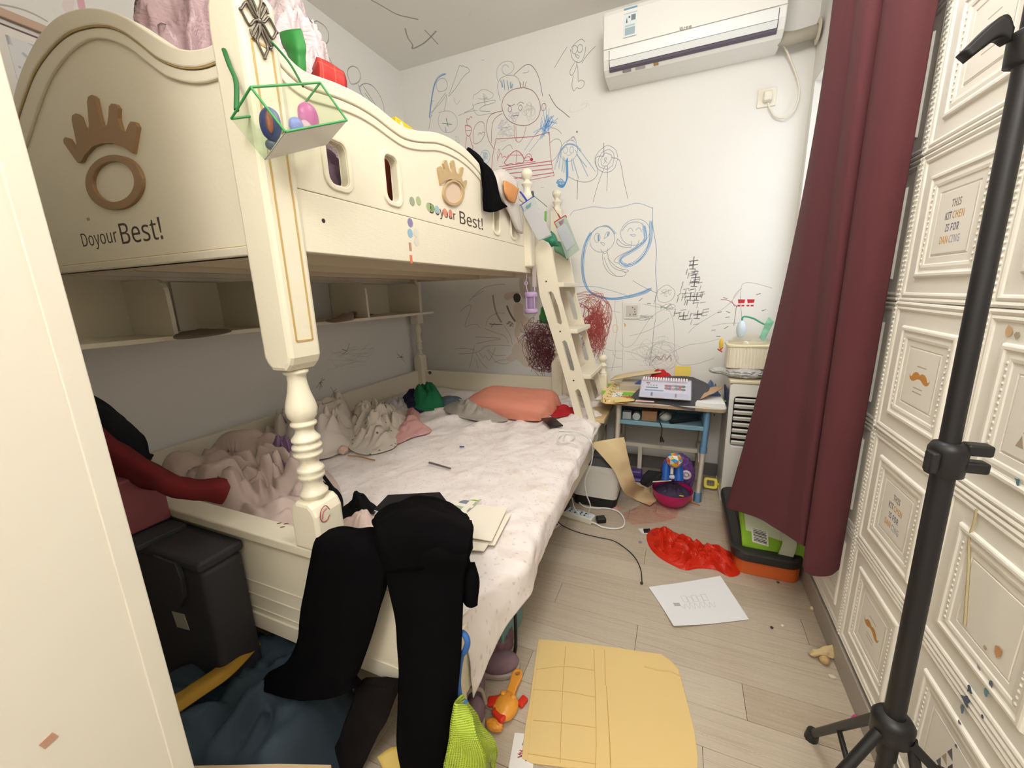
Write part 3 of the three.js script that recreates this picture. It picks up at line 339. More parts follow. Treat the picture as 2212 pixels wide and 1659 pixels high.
// ---------- floor of laminate planks ----------
M.sub = mat('#6d6457', 0.9);
const floor = struct('floor', box(XL, -0.06, ZB, XR + 0.1, -0.009, ZF), M.sub);
const plankT = [0, 1, 2].map((v) => canvasTex(1024, 256, (c, w, h) => {
  const base = [[190, 176, 157], [197, 184, 165], [184, 169, 149]][v]; c.fillStyle = `rgb(${base})`; c.fillRect(0, 0, w, h);
  for (let j = 0; j < 240; j++) {
    const y = rnd() * h, a = 0.04 + 0.13 * rnd(), dark = rnd() < 0.6; c.strokeStyle = dark ? `rgba(120,100,80,${a})` : `rgba(225,214,198,${a})`; c.lineWidth = 0.7 + 3.2 * rnd() * rnd();
    const x0 = rnd() * w * 1.2 - w * 0.2, len = 120 + 700 * rnd(), s = rnd() * 50; c.beginPath();
    for (let t = 0; t <= 1.001; t += 0.05) { const x = x0 + len * t, yy = y + 13 * noise(x * 0.004 + v * 9, y * 0.012, 0.2) + 3 * noise(x * 0.02, s, v); c[t ? 'lineTo' : 'moveTo'](x, yy); } c.stroke();
  }
  for (let k = 0; k < 2; k++) { const x = 150 + rnd() * 700, y = 50 + rnd() * 150; for (let q = 0; q < 7; q++) { c.strokeStyle = `rgba(112,92,72,${0.12 + 0.03 * rnd()})`; c.lineWidth = 1.6; c.beginPath(); c.ellipse(x, y, 6 + q * 9, 2 + q * 3.4, 0.05, 0, 7); c.stroke(); } }
}));
M.planks = plankT.map((t) => mat('#ffffff', 0.42, { map: t, roughnessMap: rep(softT, 5), bumpMap: rep(grainT, 6, 2), bumpScale: 0.0002 }));
const joints = { 0: -0.08, 1: -0.397, '-2': -0.402, 4: -0.088, 2: -0.75, 3: 0.21, '-1': 0.24, '-3': 0.12, '-4': -0.3, 5: -0.5, 6: 0.3, 7: -0.2 };
for (let k = -21; k < 13; k++) {
  const z1 = -1.185 - 0.118 * k, z0 = Math.max(z1 - 0.118, ZB); if (z1 <= ZB || z1 > ZF) continue;
  const j0 = joints[k] ?? (((k * 0.417) % 1) + 1) % 1 - 0.4; const cuts = [XL]; for (let x = j0 - 2.44; x < XR + 0.1; x += 1.22) if (x > XL + 0.05 && x < XR + 0.06) cuts.push(x); cuts.push(XR + 0.1);
  for (let i = 0; i + 1 < cuts.length; i++) {
    const g = rbox(cuts[i] + 0.0005, -0.009, z0 + 0.0005, cuts[i + 1] - 0.0005, 0, z1 - 0.0005, 0.0009, 1), p = g.attributes.position, u = g.attributes.uv, o = rnd(), o2 = rnd();
    for (let q = 0; q < p.count; q++) u.setXY(q, (p.getX(q) - cuts[i]) / 1.3 + o, (p.getZ(q) - z0) / 0.118 * 0.9 + o2 * 0.1);
    mesh('plank', g, M.planks[Math.floor(rnd() * 3)], floor);
  }
}
M.skirt = mat('#aaa297', 0.5, { bumpMap: rep(softT, 4), bumpScale: 0.0008 });
struct('baseboard_right', rbox(XR - 0.012, 0, ZB + 0.02, XR + 0.008, 0.085, ZF, 0.003), M.skirt);
struct('baseboard_back', rbox(XL + 0.01, 0, ZB, XR - 0.02, 0.085, ZB + 0.012, 0.003), mat('#6f6a66', 0.5));

// ---------- embossed foam panels on the right wall ----------
const TS = 0.349, TY0 = 0.1, TZ0 = -0.338;
M.foam = mat('#f2ede2', 0.62, { bumpMap: rep(grainT, 30), bumpScale: 0.0004 });
function ringGeo(prof, size) {          // nested square loops following a profile of [distance from edge, height]
  const pos = [], H = size / 2;
  const q = (a, b, c, d) => { for (const v of [a, b, c, a, c, d]) pos.push(...v); };
  for (let i = 0; i + 1 < prof.length; i++) {
    const [d0, h0] = prof[i], [d1, h1] = prof[i + 1], a = H - d0, b = H - d1;
    const A = [[-a, -a], [a, -a], [a, a], [-a, a]], B = [[-b, -b], [b, -b], [b, b], [-b, b]];
    for (let k = 0; k < 4; k++) { const n = (k + 1) % 4; q([...A[k], h0], [...A[n], h0], [...B[n], h1], [...B[k], h1]); }
  }
  const c = H - prof[prof.length - 1][0], h = prof[prof.length - 1][1]; q([-c, -c, h], [c, -c, h], [c, c, h], [-c, c, h]);
  const z = 0, D = prof[0][1]; for (const [x0, y0, x1, y1] of [[-H, -H, H, -H], [H, -H, H, H], [H, H, -H, H], [-H, H, -H, -H]]) q([x0, y0, z], [x1, y1, z], [x1, y1, D], [x0, y0, D]);
  const g = new THREE.BufferGeometry(); g.setAttribute('position', new THREE.Float32BufferAttribute(pos, 3));
  const uv = []; for (let i = 0; i < pos.length; i += 3) uv.push(pos[i] + 0.5, pos[i + 1] + 0.5); g.setAttribute('uv', new THREE.Float32BufferAttribute(uv, 2)); g.computeVertexNormals(); return g;
}
const tileProf = [[0.0006, 0.006], [0.002, 0.009], [0.006, 0.0105], [0.010, 0.009], [0.0115, 0.0065], [0.0125, 0.0065], [0.014, 0.009], [0.018, 0.010], [0.022, 0.0085], [0.024, 0.006], [0.030, 0.006], [0.058, 0.006], [0.060, 0.0105], [0.063, 0.0120], [0.068, 0.0120], [0.071, 0.0095], [0.074, 0.0085], [0.082, 0.0095], [0.088, 0.0085], [0.090, 0.0065], [0.104, 0.0062], [0.1055, 0.0042], [0.107, 0.0042], [0.1085, 0.0062]];
const tileGeo = ringGeo(tileProf, TS); tileGeo.rotateY(-Math.PI / 2);
const beadGeo = (() => { const l = []; for (let k = 0; k < 29; k++) for (const y of [-1, 1]) { const s = new THREE.SphereGeometry(0.0042, 6, 4); s.scale(0.7, 1, 1); s.translate(-0.0098, -TS / 2 + 0.006 + k * 0.012, y * (TS / 2 - 0.006)); l.push(s); const e = new THREE.SphereGeometry(0.0036, 5, 4); e.scale(0.6, 1, 1); if (k > 6 && k < 22) { e.translate(-0.0093, -TS / 2 + 0.006 + k * 0.012, y * (TS / 2 - 0.080)); l.push(e); } } return merge(l); })();
const prints = {
  moustache: canvasTex(256, 256, (c) => {
    c.fillStyle = '#f2ede2'; c.fillRect(0, 0, 256, 256); c.strokeStyle = '#b9ae9b'; c.lineWidth = 5; for (const y of [70, 172, 192]) { c.beginPath(); c.moveTo(90, y); c.lineTo(170, y); c.stroke(); }
    c.fillStyle = '#cf9149'; c.beginPath(); c.moveTo(128, 108); c.bezierCurveTo(150, 88, 185, 100, 195, 122); c.bezierCurveTo(205, 132, 216, 122, 214, 108); c.bezierCurveTo(226, 140, 190, 152, 165, 140); c.bezierCurveTo(148, 132, 138, 126, 128, 128); c.bezierCurveTo(118, 126, 108, 132, 91, 140); c.bezierCurveTo(66, 152, 30, 140, 42, 108); c.bezierCurveTo(40, 122, 51, 132, 61, 122); c.bezierCurveTo(71, 100, 106, 88, 128, 108); c.fill();
  }),
  text: canvasTex(256, 256, (c) => {
    c.fillStyle = '#f2ede2'; c.fillRect(0, 0, 256, 256); c.textAlign = 'center'; c.font = 'bold 44px sans-serif'; const put = (t, x, y, k, w) => { c.fillStyle = k; c.save(); c.translate(x, y); c.scale(w, 1); c.fillText(t, 0, 0); c.restore(); };
    put('THIS', 128, 66, '#8d8378', 0.72); put('KIT', 84, 116, '#6e6c72', 0.72); put('CHEN', 156, 116, '#d0a369', 0.72); put('IS FOR', 128, 166, '#70737f', 0.72); put('DAN', 82, 216, '#d9a55c', 0.72); put('CING', 160, 216, '#aeb0ba', 0.72);
  }),
  triangles: canvasTex(256, 256, (c) => {
    c.fillStyle = '#f2ede2'; c.fillRect(0, 0, 256, 256); const col = ['#6b6670', '#8a8088', '#b7a690', '#4c474f'];
    for (let r = 0; r < 4; r++) for (let k = 0; k < (r === 0 ? 1 : r + 2 > 4 ? 4 : r + 1); k++) { const n = r === 0 ? 1 : r + 2 > 4 ? 4 : r + 1, x = 128 + (k - n / 2) * 40, y = 30 + r * 50; c.fillStyle = col[(r * 2 + k) % 4]; c.beginPath(); c.moveTo(x + 20, y); c.lineTo(x + 38, y + 42); c.lineTo(x + 2, y + 42); c.fill(); }
  }),
  deer: canvasTex(256, 256, (c) => {
    c.fillStyle = '#f2ede2'; c.fillRect(0, 0, 256, 256); c.fillStyle = '#c89a4e'; c.beginPath(); c.ellipse(128, 165, 30, 50, 0, 0, 7); c.fill(); c.strokeStyle = '#8a7a58'; c.lineWidth = 6; for (const s of [-1, 1]) { c.beginPath(); c.moveTo(128 + s * 16, 120); c.quadraticCurveTo(128 + s * 60, 90, 128 + s * 50, 40); c.moveTo(128 + s * 42, 88); c.lineTo(128 + s * 20, 50); c.stroke(); }
  }),
};
M.print = {}; for (const k in prints) M.print[k] = mat('#ffffff', 0.62, { map: prints[k] });
const wallFoam = wallRightTiles();
function wallRightTiles() {
  const lining = struct('wall_right', box(XR + 0.0005, 0.1, -1.735, XR + 0.0079, YC, ZF), M.wall);
  const kinds = [['moustache', 'text', 'moustache', 'text', 'moustache', 'text', 'moustache', 'text'], ['triangles', 'deer', 'triangles', 'deer', 'triangles', 'deer', 'triangles', 'deer']];
  const cg = new THREE.PlaneGeometry(0.128, 0.128); cg.rotateY(-Math.PI / 2);
  for (let r = 0; r < 8; r++) for (let k = -1; k < 4; k++) {
    const y = TY0 + TS * (r + 0.5), z = TZ0 - TS * (k + 0.5), hh = Math.min(1, (YC - TY0 - TS * r) / TS); if (hh < 0.3) continue;
    const t = mesh('foam_panel', tileGeo, M.foam, lining), loose = k === 2 && r === 2;
    t.position.set(XR - (loose ? 0.004 : 0), y, z); if (hh < 1) { t.scale.y = hh; t.position.y = y - TS * (1 - hh) / 2; }
    if (loose) t.rotation.x = 0.012;
    const b = mesh('beading', beadGeo, M.foam, t); b.userData.kind = 'stuff';
    const damaged = k === 1 && r === 1; if (damaged) continue;
    const p = mesh('print', cg, M.print[kinds[(k + 2) % 2][r]], t); p.position.x = -0.0068;
  }
  // ink, rust and torn-foil marks and the crack in the damaged panel
  const mark = (p, r, c, s) => { const n = 9, o = []; for (let k = 0; k < n; k++) { const t = k / n * 6.283, q = r * (0.6 + 0.7 * Math.abs(noise(s + Math.cos(t), s * 2 + Math.sin(t), 3))); o.push([p[2] + q * Math.cos(t) * (0.6 + 0.8 * rnd()), p[1] + q * Math.sin(t) * (0.5 + rnd())]); } const g = new THREE.ShapeGeometry(shape2(o.map((v) => [v[0], v[1]]))); g.rotateY(-Math.PI / 2); const m = mesh('stain', g, mat(c, 0.7, { side: THREE.DoubleSide }), lining); g.scale(1, 1, 1); m.position.set(p[0], 0, 0); return m; };
  for (const [p, r, c] of [[[0.524,0.4446,-0.8552], 0.012, '#5d6c80'], [[0.524,0.4229,-0.8571], 0.009, '#6f7f90'], [[0.524,0.471,-0.8524], 0.007, '#4f5c74'], [[0.524,0.3929,-0.8549], 0.006, '#7c6f8f'], [[0.524,0.5035,-0.819], 0.008, '#6f98a4'], [[0.526,0.5267,-0.8491], 0.008, '#a29aa8'], [[0.524,0.525,-0.8147], 0.006, '#6b6f86'], [[0.524,0.4575,-0.8127], 0.004, '#584f74'], [[0.524,0.3444,-0.8477], 0.005, '#6f6f7a'], [[0.527,0.5861,-0.8245], 0.011, '#cf9b6c'], [[0.527,0.5669,-0.849], 0.006, '#cdb296'], [[0.527,1.1096,-0.9728], 0.012, '#d9b488'], [[0.527,1.1059,-0.9545], 0.008, '#b9a58c'], [[0.524,0.8745,-0.8699], 0.007, '#5f8a94'], [[0.527,1.0805,-1.0452], 0.003, '#8b8175'], [[0.5258,1.0001,-1.1571], 0.010, '#cf4a62']]) mark(p, r, c, p[1] * 7 + p[2] * 5);
  mesh('crack', tube([[0.525,0.7848,-0.9421], [0.525,0.7573,-0.9404], [0.525,0.7225,-0.9417], [0.5265,0.6676,-0.9285], [0.5265,0.6166,-0.9163], [0.5265,0.5656,-0.904]], 0.0022, 30, 5), mat('#c3b389', 0.8), lining);
  return lining;
}

// ---------- bunk bed ----------
const cream = '#e8dfc8';
M.cream = mat(cream, 0.42, { bumpMap: rep(softT, 8), bumpScale: 0.0004 });
M.gilt = mat('#c2a468', 0.5);
M.brown = mat('#9c7c58', 0.55);
M.ink = mat('#4a3c33', 0.7);
M.hole = mat('#2b2622', 0.6);
M.plug = mat('#4d4a45', 0.5);
const bed = thing('bunk_bed', 'cream wooden bunk bed with crown emblems and a wavy guard rail', 'bed');
// --- headboard of the upper bunk (faces the doorway) ---
const HZ = -0.612;
const hbTop = [[-1.7543,1.6605],[-1.6715,1.7482],[-1.6105,1.7872],[-1.5416,1.8183],[-1.4625,1.8441],[-1.3787,1.8556],[-1.3025,1.8514],[-1.2353,1.8385],[-1.1797,1.8204],[-1.1185,1.7926],[-1.0631,1.7576],[-1.014,1.7262],[-0.9753,1.7053],[-0.9391,1.6927],[-0.9025,1.686],[-0.8605,1.6839],[-0.83,1.6853]];
const hbMid = [[-1.746,1.6476],[-1.6904,1.6978],[-1.6224,1.7389],[-1.5384,1.7804],[-1.4416,1.8072],[-1.3522,1.8181],[-1.2704,1.8121],[-1.1985,1.7966],[-1.1409,1.7717],[-1.09,1.7376],[-1.0421,1.7021],[-0.9907,1.6769],[-0.9442,1.6629],[-0.8962,1.656],[-0.83,1.6572]];
const hbIn = [[-1.7452,1.6065],[-1.6724,1.6487],[-1.5887,1.7006],[-1.5041,1.7471],[-1.4176,1.7765],[-1.3355,1.7903],[-1.2666,1.7899],[-1.1961,1.77],[-1.1347,1.7396],[-1.0796,1.7005],[-1.0306,1.6677],[-0.9734,1.6452],[-0.9197,1.633],[-0.8324,1.63]];
const hx0 = hbTop[0][0] - 0.02, hx1 = -0.845, hy0 = 1.296;
const sTop = spline2(hbTop, 5), sMid = spline2(hbMid, 5), sIn = spline2(hbIn, 5);
mesh('headboard', extrudeZ([[hx0, hy0], [hx1, hy0], ...sTop.slice().reverse(), [hx0, sTop[0][1] - 0.06]], HZ - 0.012, 0.02, 0.002), M.cream, bed);
mesh('headboard_rim', extrudeZ([...sTop, ...sMid.slice().reverse()], HZ, 0.013, 0.0035), M.cream, bed);
mesh('headboard_rim', extrudeZ([...sMid.map((p) => [p[0], p[1] - 0.002]), ...sIn.slice().reverse()], HZ - 0.005, 0.008, 0.003), M.cream, bed);
mesh('gilt_line', tube(sMid.map((p) => [p[0], p[1] - 0.001, HZ - 0.0035]), 0.0016, 60, 6), M.gilt, bed);
mesh('headboard_foot', rbox(hx0, hy0, HZ - 0.035, hx1, hy0 + 0.02, HZ - 0.004, 0.004), M.cream, bed);
mesh('gilt_line', box(hx0, hy0 + 0.0195, HZ - 0.0125, hx1, hy0 + 0.022, HZ - 0.0105), M.gilt, bed);
const crownPts = [[-1.4481,1.5588],[-1.4893,1.6099],[-1.4881,1.6184],[-1.4756,1.6219],[-1.4625,1.6175],[-1.4542,1.6045],[-1.4439,1.5889],[-1.4307,1.6009],[-1.4265,1.6521],[-1.4198,1.6614],[-1.401,1.6625],[-1.3878,1.6535],[-1.3848,1.6345],[-1.3756,1.618],[-1.3567,1.6268],[-1.3404,1.6771],[-1.3315,1.6854],[-1.314,1.6863],[-1.3027,1.6785],[-1.3039,1.6453],[-1.302,1.6118],[-1.2799,1.6168],[-1.2663,1.633],[-1.2564,1.6509],[-1.2443,1.655],[-1.2287,1.6514],[-1.2216,1.6418],[-1.2317,1.6227],[-1.2288,1.5975],[-1.2114,1.5918],[-1.1967,1.6027],[-1.1848,1.6077],[-1.1685,1.6042],[-1.1634,1.5937],[-1.2024,1.5442],[-1.2333,1.5617],[-1.2776,1.5772],[-1.3201,1.5838],[-1.363,1.5829],[-1.4068,1.5702],[-1.4296,1.5586]];
const em = mesh('crown_emblem', extrudeZ(crownPts, HZ - 0.004, 0.009), M.brown, bed);
em.userData.label = 'brown raised crown';
function ring2(cx, cy, R, r, n = 40) { const o = [], i = []; for (let k = 0; k < n; k++) { const t = k / n * Math.PI * 2; o.push([cx + R * Math.cos(t), cy + R * Math.sin(t)]); i.push([cx + r * Math.cos(-t), cy + r * Math.sin(-t)]); } return [o, i]; }
const ringO = [[-1.1918,1.481],[-1.1896,1.4892],[-1.1896,1.4976],[-1.1919,1.5058],[-1.1965,1.5139],[-1.2033,1.5216],[-1.2121,1.5288],[-1.2228,1.5354],[-1.2353,1.5413],[-1.2493,1.5463],[-1.2646,1.5503],[-1.2809,1.5534],[-1.298,1.5552],[-1.3155,1.5559],[-1.3331,1.5554],[-1.3505,1.5537],[-1.3672,1.5507],[-1.383,1.5465],[-1.3974,1.5413],[-1.4101,1.5349],[-1.4208,1.5277],[-1.4293,1.5197],[-1.4352,1.5112],[-1.4385,1.5022],[-1.439,1.493],[-1.4367,1.4839],[-1.4317,1.475],[-1.424,1.4665],[-1.4138,1.4587],[-1.4015,1.4517],[-1.3873,1.4457],[-1.3715,1.4408],[-1.3546,1.437],[-1.3368,1.4346],[-1.3188,1.4334],[-1.3007,1.4335],[-1.2831,1.4349],[-1.2662,1.4375],[-1.2504,1.4412],[-1.2359,1.446],[-1.2231,1.4517],[-1.2122,1.4582],[-1.2032,1.4653],[-1.1964,1.4729]], ringI = [[-1.2233,1.4864],[-1.2216,1.4925],[-1.2216,1.4986],[-1.2233,1.5047],[-1.2267,1.5106],[-1.2317,1.5163],[-1.2383,1.5216],[-1.2463,1.5265],[-1.2556,1.5308],[-1.266,1.5344],[-1.2774,1.5374],[-1.2895,1.5395],[-1.3021,1.5408],[-1.315,1.5413],[-1.3279,1.5408],[-1.3405,1.5395],[-1.3527,1.5373],[-1.3641,1.5342],[-1.3744,1.5303],[-1.3835,1.5258],[-1.3912,1.5205],[-1.3972,1.5147],[-1.4014,1.5086],[-1.4036,1.5021],[-1.4039,1.4955],[-1.4022,1.489],[-1.3986,1.4826],[-1.393,1.4765],[-1.3857,1.4709],[-1.3769,1.4658],[-1.3666,1.4614],[-1.3553,1.4578],[-1.343,1.4551],[-1.3302,1.4532],[-1.3171,1.4523],[-1.3039,1.4523],[-1.291,1.4532],[-1.2786,1.4549],[-1.267,1.4576],[-1.2563,1.461],[-1.2468,1.465],[-1.2386,1.4697],[-1.2319,1.4749],[-1.2268,1.4805]];
mesh('ring_emblem', extrudeZ(ringO, HZ - 0.004, 0.009, 0.0015, [ringI.slice().reverse()]), M.brown, bed);
function lettering(text, h, w, f = font) { const g = new TextGeometry(text, { font: f, size: h, depth: 0.0006, curveSegments: 4 }); g.computeBoundingBox(); const b = g.boundingBox, s = w / (b.max.x - b.min.x); g.translate(-b.min.x, 0, 0); g.scale(s, 1, 1); return g; }
{
  const a = [-1.5417,1.3611,-0.624], b = [-1.364,1.3615,-0.624], c = [-1.3481,1.358,-0.624], d = [-1.1686,1.3609,-0.624];
  mesh('lettering', merge([place(lettering('Doyour', 0.034, b[0] - a[0]), [a[0], a[1], HZ - 0.0125]), place(lettering('Best!', 0.05, d[0] - c[0]), [c[0], c[1] - 0.004, HZ - 0.0125])]), M.ink, bed);
  mesh('lettering', merge([0, 1, 2].map((k) => place(box(-0.0012, -0.004, 0, 0.0012, 0.004, 0.0006), [a[0] + 0.055 + k * 0.005, a[1] + 0.066, HZ - 0.0125], [0, 0, 0.2]))), M.ink, bed);
}
// --- front post ---
const PX0 = -0.852, PX1 = -0.766, PZ1 = -0.6, PZ0 = -0.682, pcx = (PX0 + PX1) / 2, pcz = (PZ0 + PZ1) / 2;
const yAt = (v) => v[1];
{
  const yb = yAt([-0.8098,1.0765,-0.64]), yc = yAt([-0.8117,1.0465,-0.64]), top = 1.775;
  const o = [[PX0 + 0.022, yc], [PX0 + 0.008, yc + 0.014], [PX0, yb], [PX0, 1.70], [PX0 + 0.006, 1.735], [PX0 + 0.022, 1.762], [PX0 + 0.044, top], [PX1 - 0.012, top - 0.004], [PX1, top - 0.02], [PX1, yb], [PX1 - 0.008, yc + 0.014], [PX1 - 0.022, yc]];
  mesh('post_shaft', extrudeZ(o, PZ1, PZ1 - PZ0, 0.009), M.cream, bed);
  for (const [y0, y1] of [[yb + 0.035, 1.5], [1.53, 1.675]]) {
    const zA = PZ1 - 0.02, zB = PZ0 + 0.02, b = 0.002;
    mesh('gilt_line', merge([box(PX1, y0, zA - b, PX1 + 0.0012, y1, zA + b), box(PX1, y0, zB - b, PX1 + 0.0012, y1, zB + b), box(PX1, y0 - b, zB, PX1 + 0.0012, y0 + b, zA), box(PX1, y1 - b, zB, PX1 + 0.0012, y1 + b, zA)]), M.gilt, bed);
  }
  const R = (px, py, r) => [r, yAt([0, ([-0.8133,0.931,-0.64])[1] + (900 - py) * 0.00108])];
  const prof = [[0.020, [-0.8105,1.0455,-0.64][1]], [0.027, [-0.8112,1.0422,-0.64][1]], [0.027, [-0.8123,1.0367,-0.64][1]], [0.0205, [-0.812,1.0313,-0.64][1]], [0.020, [-0.8133,1.0181,-0.64][1]], [0.024, [-0.8141,0.9928,-0.64][1]], [0.032, [-0.8138,0.9649,-0.64][1]], [0.0345, [-0.8141,0.9491,-0.64][1]], [0.032, [-0.8141,0.9343,-0.64][1]], [0.025, [-0.8132,0.9241,-0.64][1]], [0.024, [-0.8123,0.9208,-0.64][1]], [0.029, [-0.813,0.9173,-0.64][1]], [0.029, [-0.8127,0.9116,-0.64][1]], [0.021, [-0.8123,0.9058,-0.64][1]], [0.0205, [-0.8114,0.8955,-0.64][1]], [0.026, [-0.8102,0.8864,-0.64][1]],
    [0.032, [-0.8101,0.8794,-0.64][1]], [0.032, [-0.8097,0.8736,-0.64][1]], [0.026, [-0.8091,0.869,-0.64][1]], [0.033, [-0.809,0.8619,-0.64][1]], [0.034, [-0.8102,0.8559,-0.64][1]], [0.027, [-0.8098,0.85,-0.64][1]], [0.033, [-0.8097,0.8429,-0.64][1]], [0.032, [-0.8093,0.837,-0.64][1]], [0.026, [-0.8089,0.8311,-0.64][1]], [0.021, [-0.8093,0.8215,-0.64][1]], [0.0215, [-0.8081,0.8121,-0.64][1]], [0.029, [-0.8079,0.8049,-0.64][1]], [0.032, [-0.8076,0.7989,-0.64][1]], [0.027, [-0.8072,0.7929,-0.64][1]], [0.031, [-0.8068,0.7869,-0.64][1]], [0.030, [-0.8067,0.7796,-0.64][1]], [0.024, [-0.8063,0.7735,-0.64][1]], [0.0225, [-0.8061,0.7588,-0.64][1]], [0.027, [-0.8051,0.7479,-0.64][1]], [0.033, [-0.8047,0.7417,-0.64][1]], [0.032, [-0.8043,0.7356,-0.64][1]], [0.028, [-0.8039,0.7294,-0.64][1]], [0.02, [-0.8048,0.7168,-0.64][1]]];
  mesh('turned_spindle', lathe(prof.slice().reverse(), [pcx, 0, pcz], 28), M.cream, bed);
  const by = [-0.8031,0.7258,-0.64][1];
  const blk = (x0, x1, z0, z1, y0, y1) => { const c = (x1 - x0) * 0.26, o = [[x0, y0], [x1, y0], [x1, y1 - c * 1.3], [x1 - c * 0.4, y1 - c * 0.45], [x1 - c, y1], [x0 + c, y1], [x0 + c * 0.4, y1 - c * 0.45], [x0, y1 - c * 1.3]]; return extrudeZ(o, z1, z1 - z0, 0.008); };
  const b = mesh('post_block', blk(PX0, PX1, PZ0, PZ1, 0.6, by), M.cream, bed);
  mesh('red_scribble', merge([tube([[-0.7652,0.6985,-0.6413],[-0.7652,0.7139,-0.6312],[-0.7652,0.7089,-0.618],[-0.7652,0.6924,-0.6125],[-0.7652,0.6787,-0.617],[-0.7652,0.6755,-0.629],[-0.7652,0.6848,-0.639]], 0.0012, 24, 5), tube([[-0.7652,0.7051,-0.6339],[-0.7652,0.6994,-0.6218],[-0.7652,0.6844,-0.618]], 0.001, 12, 5)]), mat('#a9475a', 0.7), b);
  // back posts
  const spin = (x, z, y0, y1) => { const pts = [[.014, 0], [.026, .03], [.026, .06], [.017, .1], [.017, .18], [.025, .2], [.025, .24], [.018, .27], [.025, .3], [.025, .34], [.018, .37], [.025, .41], [.025, .44], [.016, .5], [.017, .62], [.027, .76], [.026, .82], [.017, .9], [.016, .96], [.026, .99], [.02, 1]]; return lathe(pts.map(([r, t]) => [r, lerp(y0, y1, t)]), [x, 0, z], 20); };
  for (const [x, z] of [[-1.868, -2.585], [-0.752, -2.585]]) {
    mesh('post_block', blk(x - 0.036, x + 0.036, z - 0.036, z + 0.036, 0.3, 0.755), M.cream, bed);
    mesh('turned_spindle', spin(x, z, 0.745, 1.0), M.cream, bed);
    mesh('post_shaft', rbox(x - 0.036, 0.99, z - 0.036, x + 0.036, 1.69, z + 0.036, 0.008), M.cream, bed);
  }
  const finial = (x, y, z, s = 1) => lathe([[.026, -.02], [.03, 0], [.03, .006], [.019, .012], [.018, .03], [.022, .042], [.028, .05], [.028, .056], [.017, .064], [.013, .07], [.018, .076], [.026, .088], [.029, .1], [.026, .113], [.016, .123], [.001, .127]].map(([r, t]) => [r * s, y + t * s]), [x, 0, z], 20);
  mesh('finial', finial(-0.752, 1.69, -2.585), M.cream, bed);
  // guard end post at the ladder opening
  mesh('post_shaft', rbox(-0.79, 1.33, -2.115, -0.735, 1.69, -2.05, 0.012, 3), M.cream, bed);
  mesh('finial', finial(-0.762, 1.685, -2.08), M.cream, bed);
  mesh('post_cleat', rbox(-0.755, 1.31, -2.2, -0.728, 1.51, -2.16, 0.006), M.cream, bed);
  mesh('finial', finial(-0.445, 0.68, -2.56, 0.95), M.cream, bed);
  mesh('post_block', rbox(-0.475, 0.0, -2.59, -0.415, 0.675, -2.53, 0.008), M.cream, bed);
}
// --- guard rail panel with openings ---
const GX = -0.775;
const gTop = [[-0.672, 1.712], [-0.70, 1.684], [-0.735, 1.674], [-0.78, 1.68], [-0.83, 1.688], [-0.90, 1.693], [-0.96, 1.690], [-1.02, 1.681], [-1.075, 1.677], [-1.15, 1.69], [-1.24, 1.714], [-1.31, 1.724], [-1.375, 1.727], [-1.45, 1.723], [-1.53, 1.708], [-1.61, 1.684], [-1.675, 1.675], [-1.74, 1.681], [-1.80, 1.69], [-1.87, 1.692], [-1.95, 1.685], [-2.02, 1.676], [-2.06, 1.672]];
const sG = spline2(gTop, 4), gOff = (d) => sG.map(([z, y], i) => { const a = sG[Math.max(i - 1, 0)], b = sG[Math.min(i + 1, sG.length - 1)], tx = b[0] - a[0], ty = b[1] - a[1], l = Math.hypot(tx, ty); return [z + ty / l * d * -1, y - Math.abs(tx) / l * d]; });
const g1 = gOff(0.030), g2 = gOff(0.052);
const slots = [[-0.808, 0.040, 1.462, 1.56], [-1.008, 0.036, 1.463, 1.583], [-1.712, 0.036, 1.463, 1.572], [-1.913, 0.036, 1.463, 1.565]];
const slotPath = slots.map(([z, w, y0, y1]) => rrect(z - w / 1.25, y0, z + w / 1.25, y1, 0.02));
mesh('guard_panel', extrudeX([[-0.672, 1.434], ...sG, [-2.06, 1.434]], GX, 0.022, 0.002, slotPath), M.cream, bed);
mesh('guard_rim', extrudeX([...sG, ...g1.slice().reverse()], GX + 0.007, 0.009, 0.003), M.cream, bed);
mesh('guard_rim', extrudeX([...g1.map((p) => [p[0], p[1] - 0.003]), ...g2.slice().reverse()], GX + 0.0045, 0.006, 0.002), M.cream, bed);
for (const [z, w, y0, y1] of slots) {
  const o = rrect(z - w / 1.25 - 0.013, y0 - 0.012, z + w / 1.25 + 0.013, y1 + 0.012, 0.03), i = rrect(z - w / 1.25, y0, z + w / 1.25, y1, 0.02);
  mesh('slot_frame', extrudeX(o, GX + 0.005, 0.007, 0.0025, [i.slice().reverse()]), M.cream, bed);
}
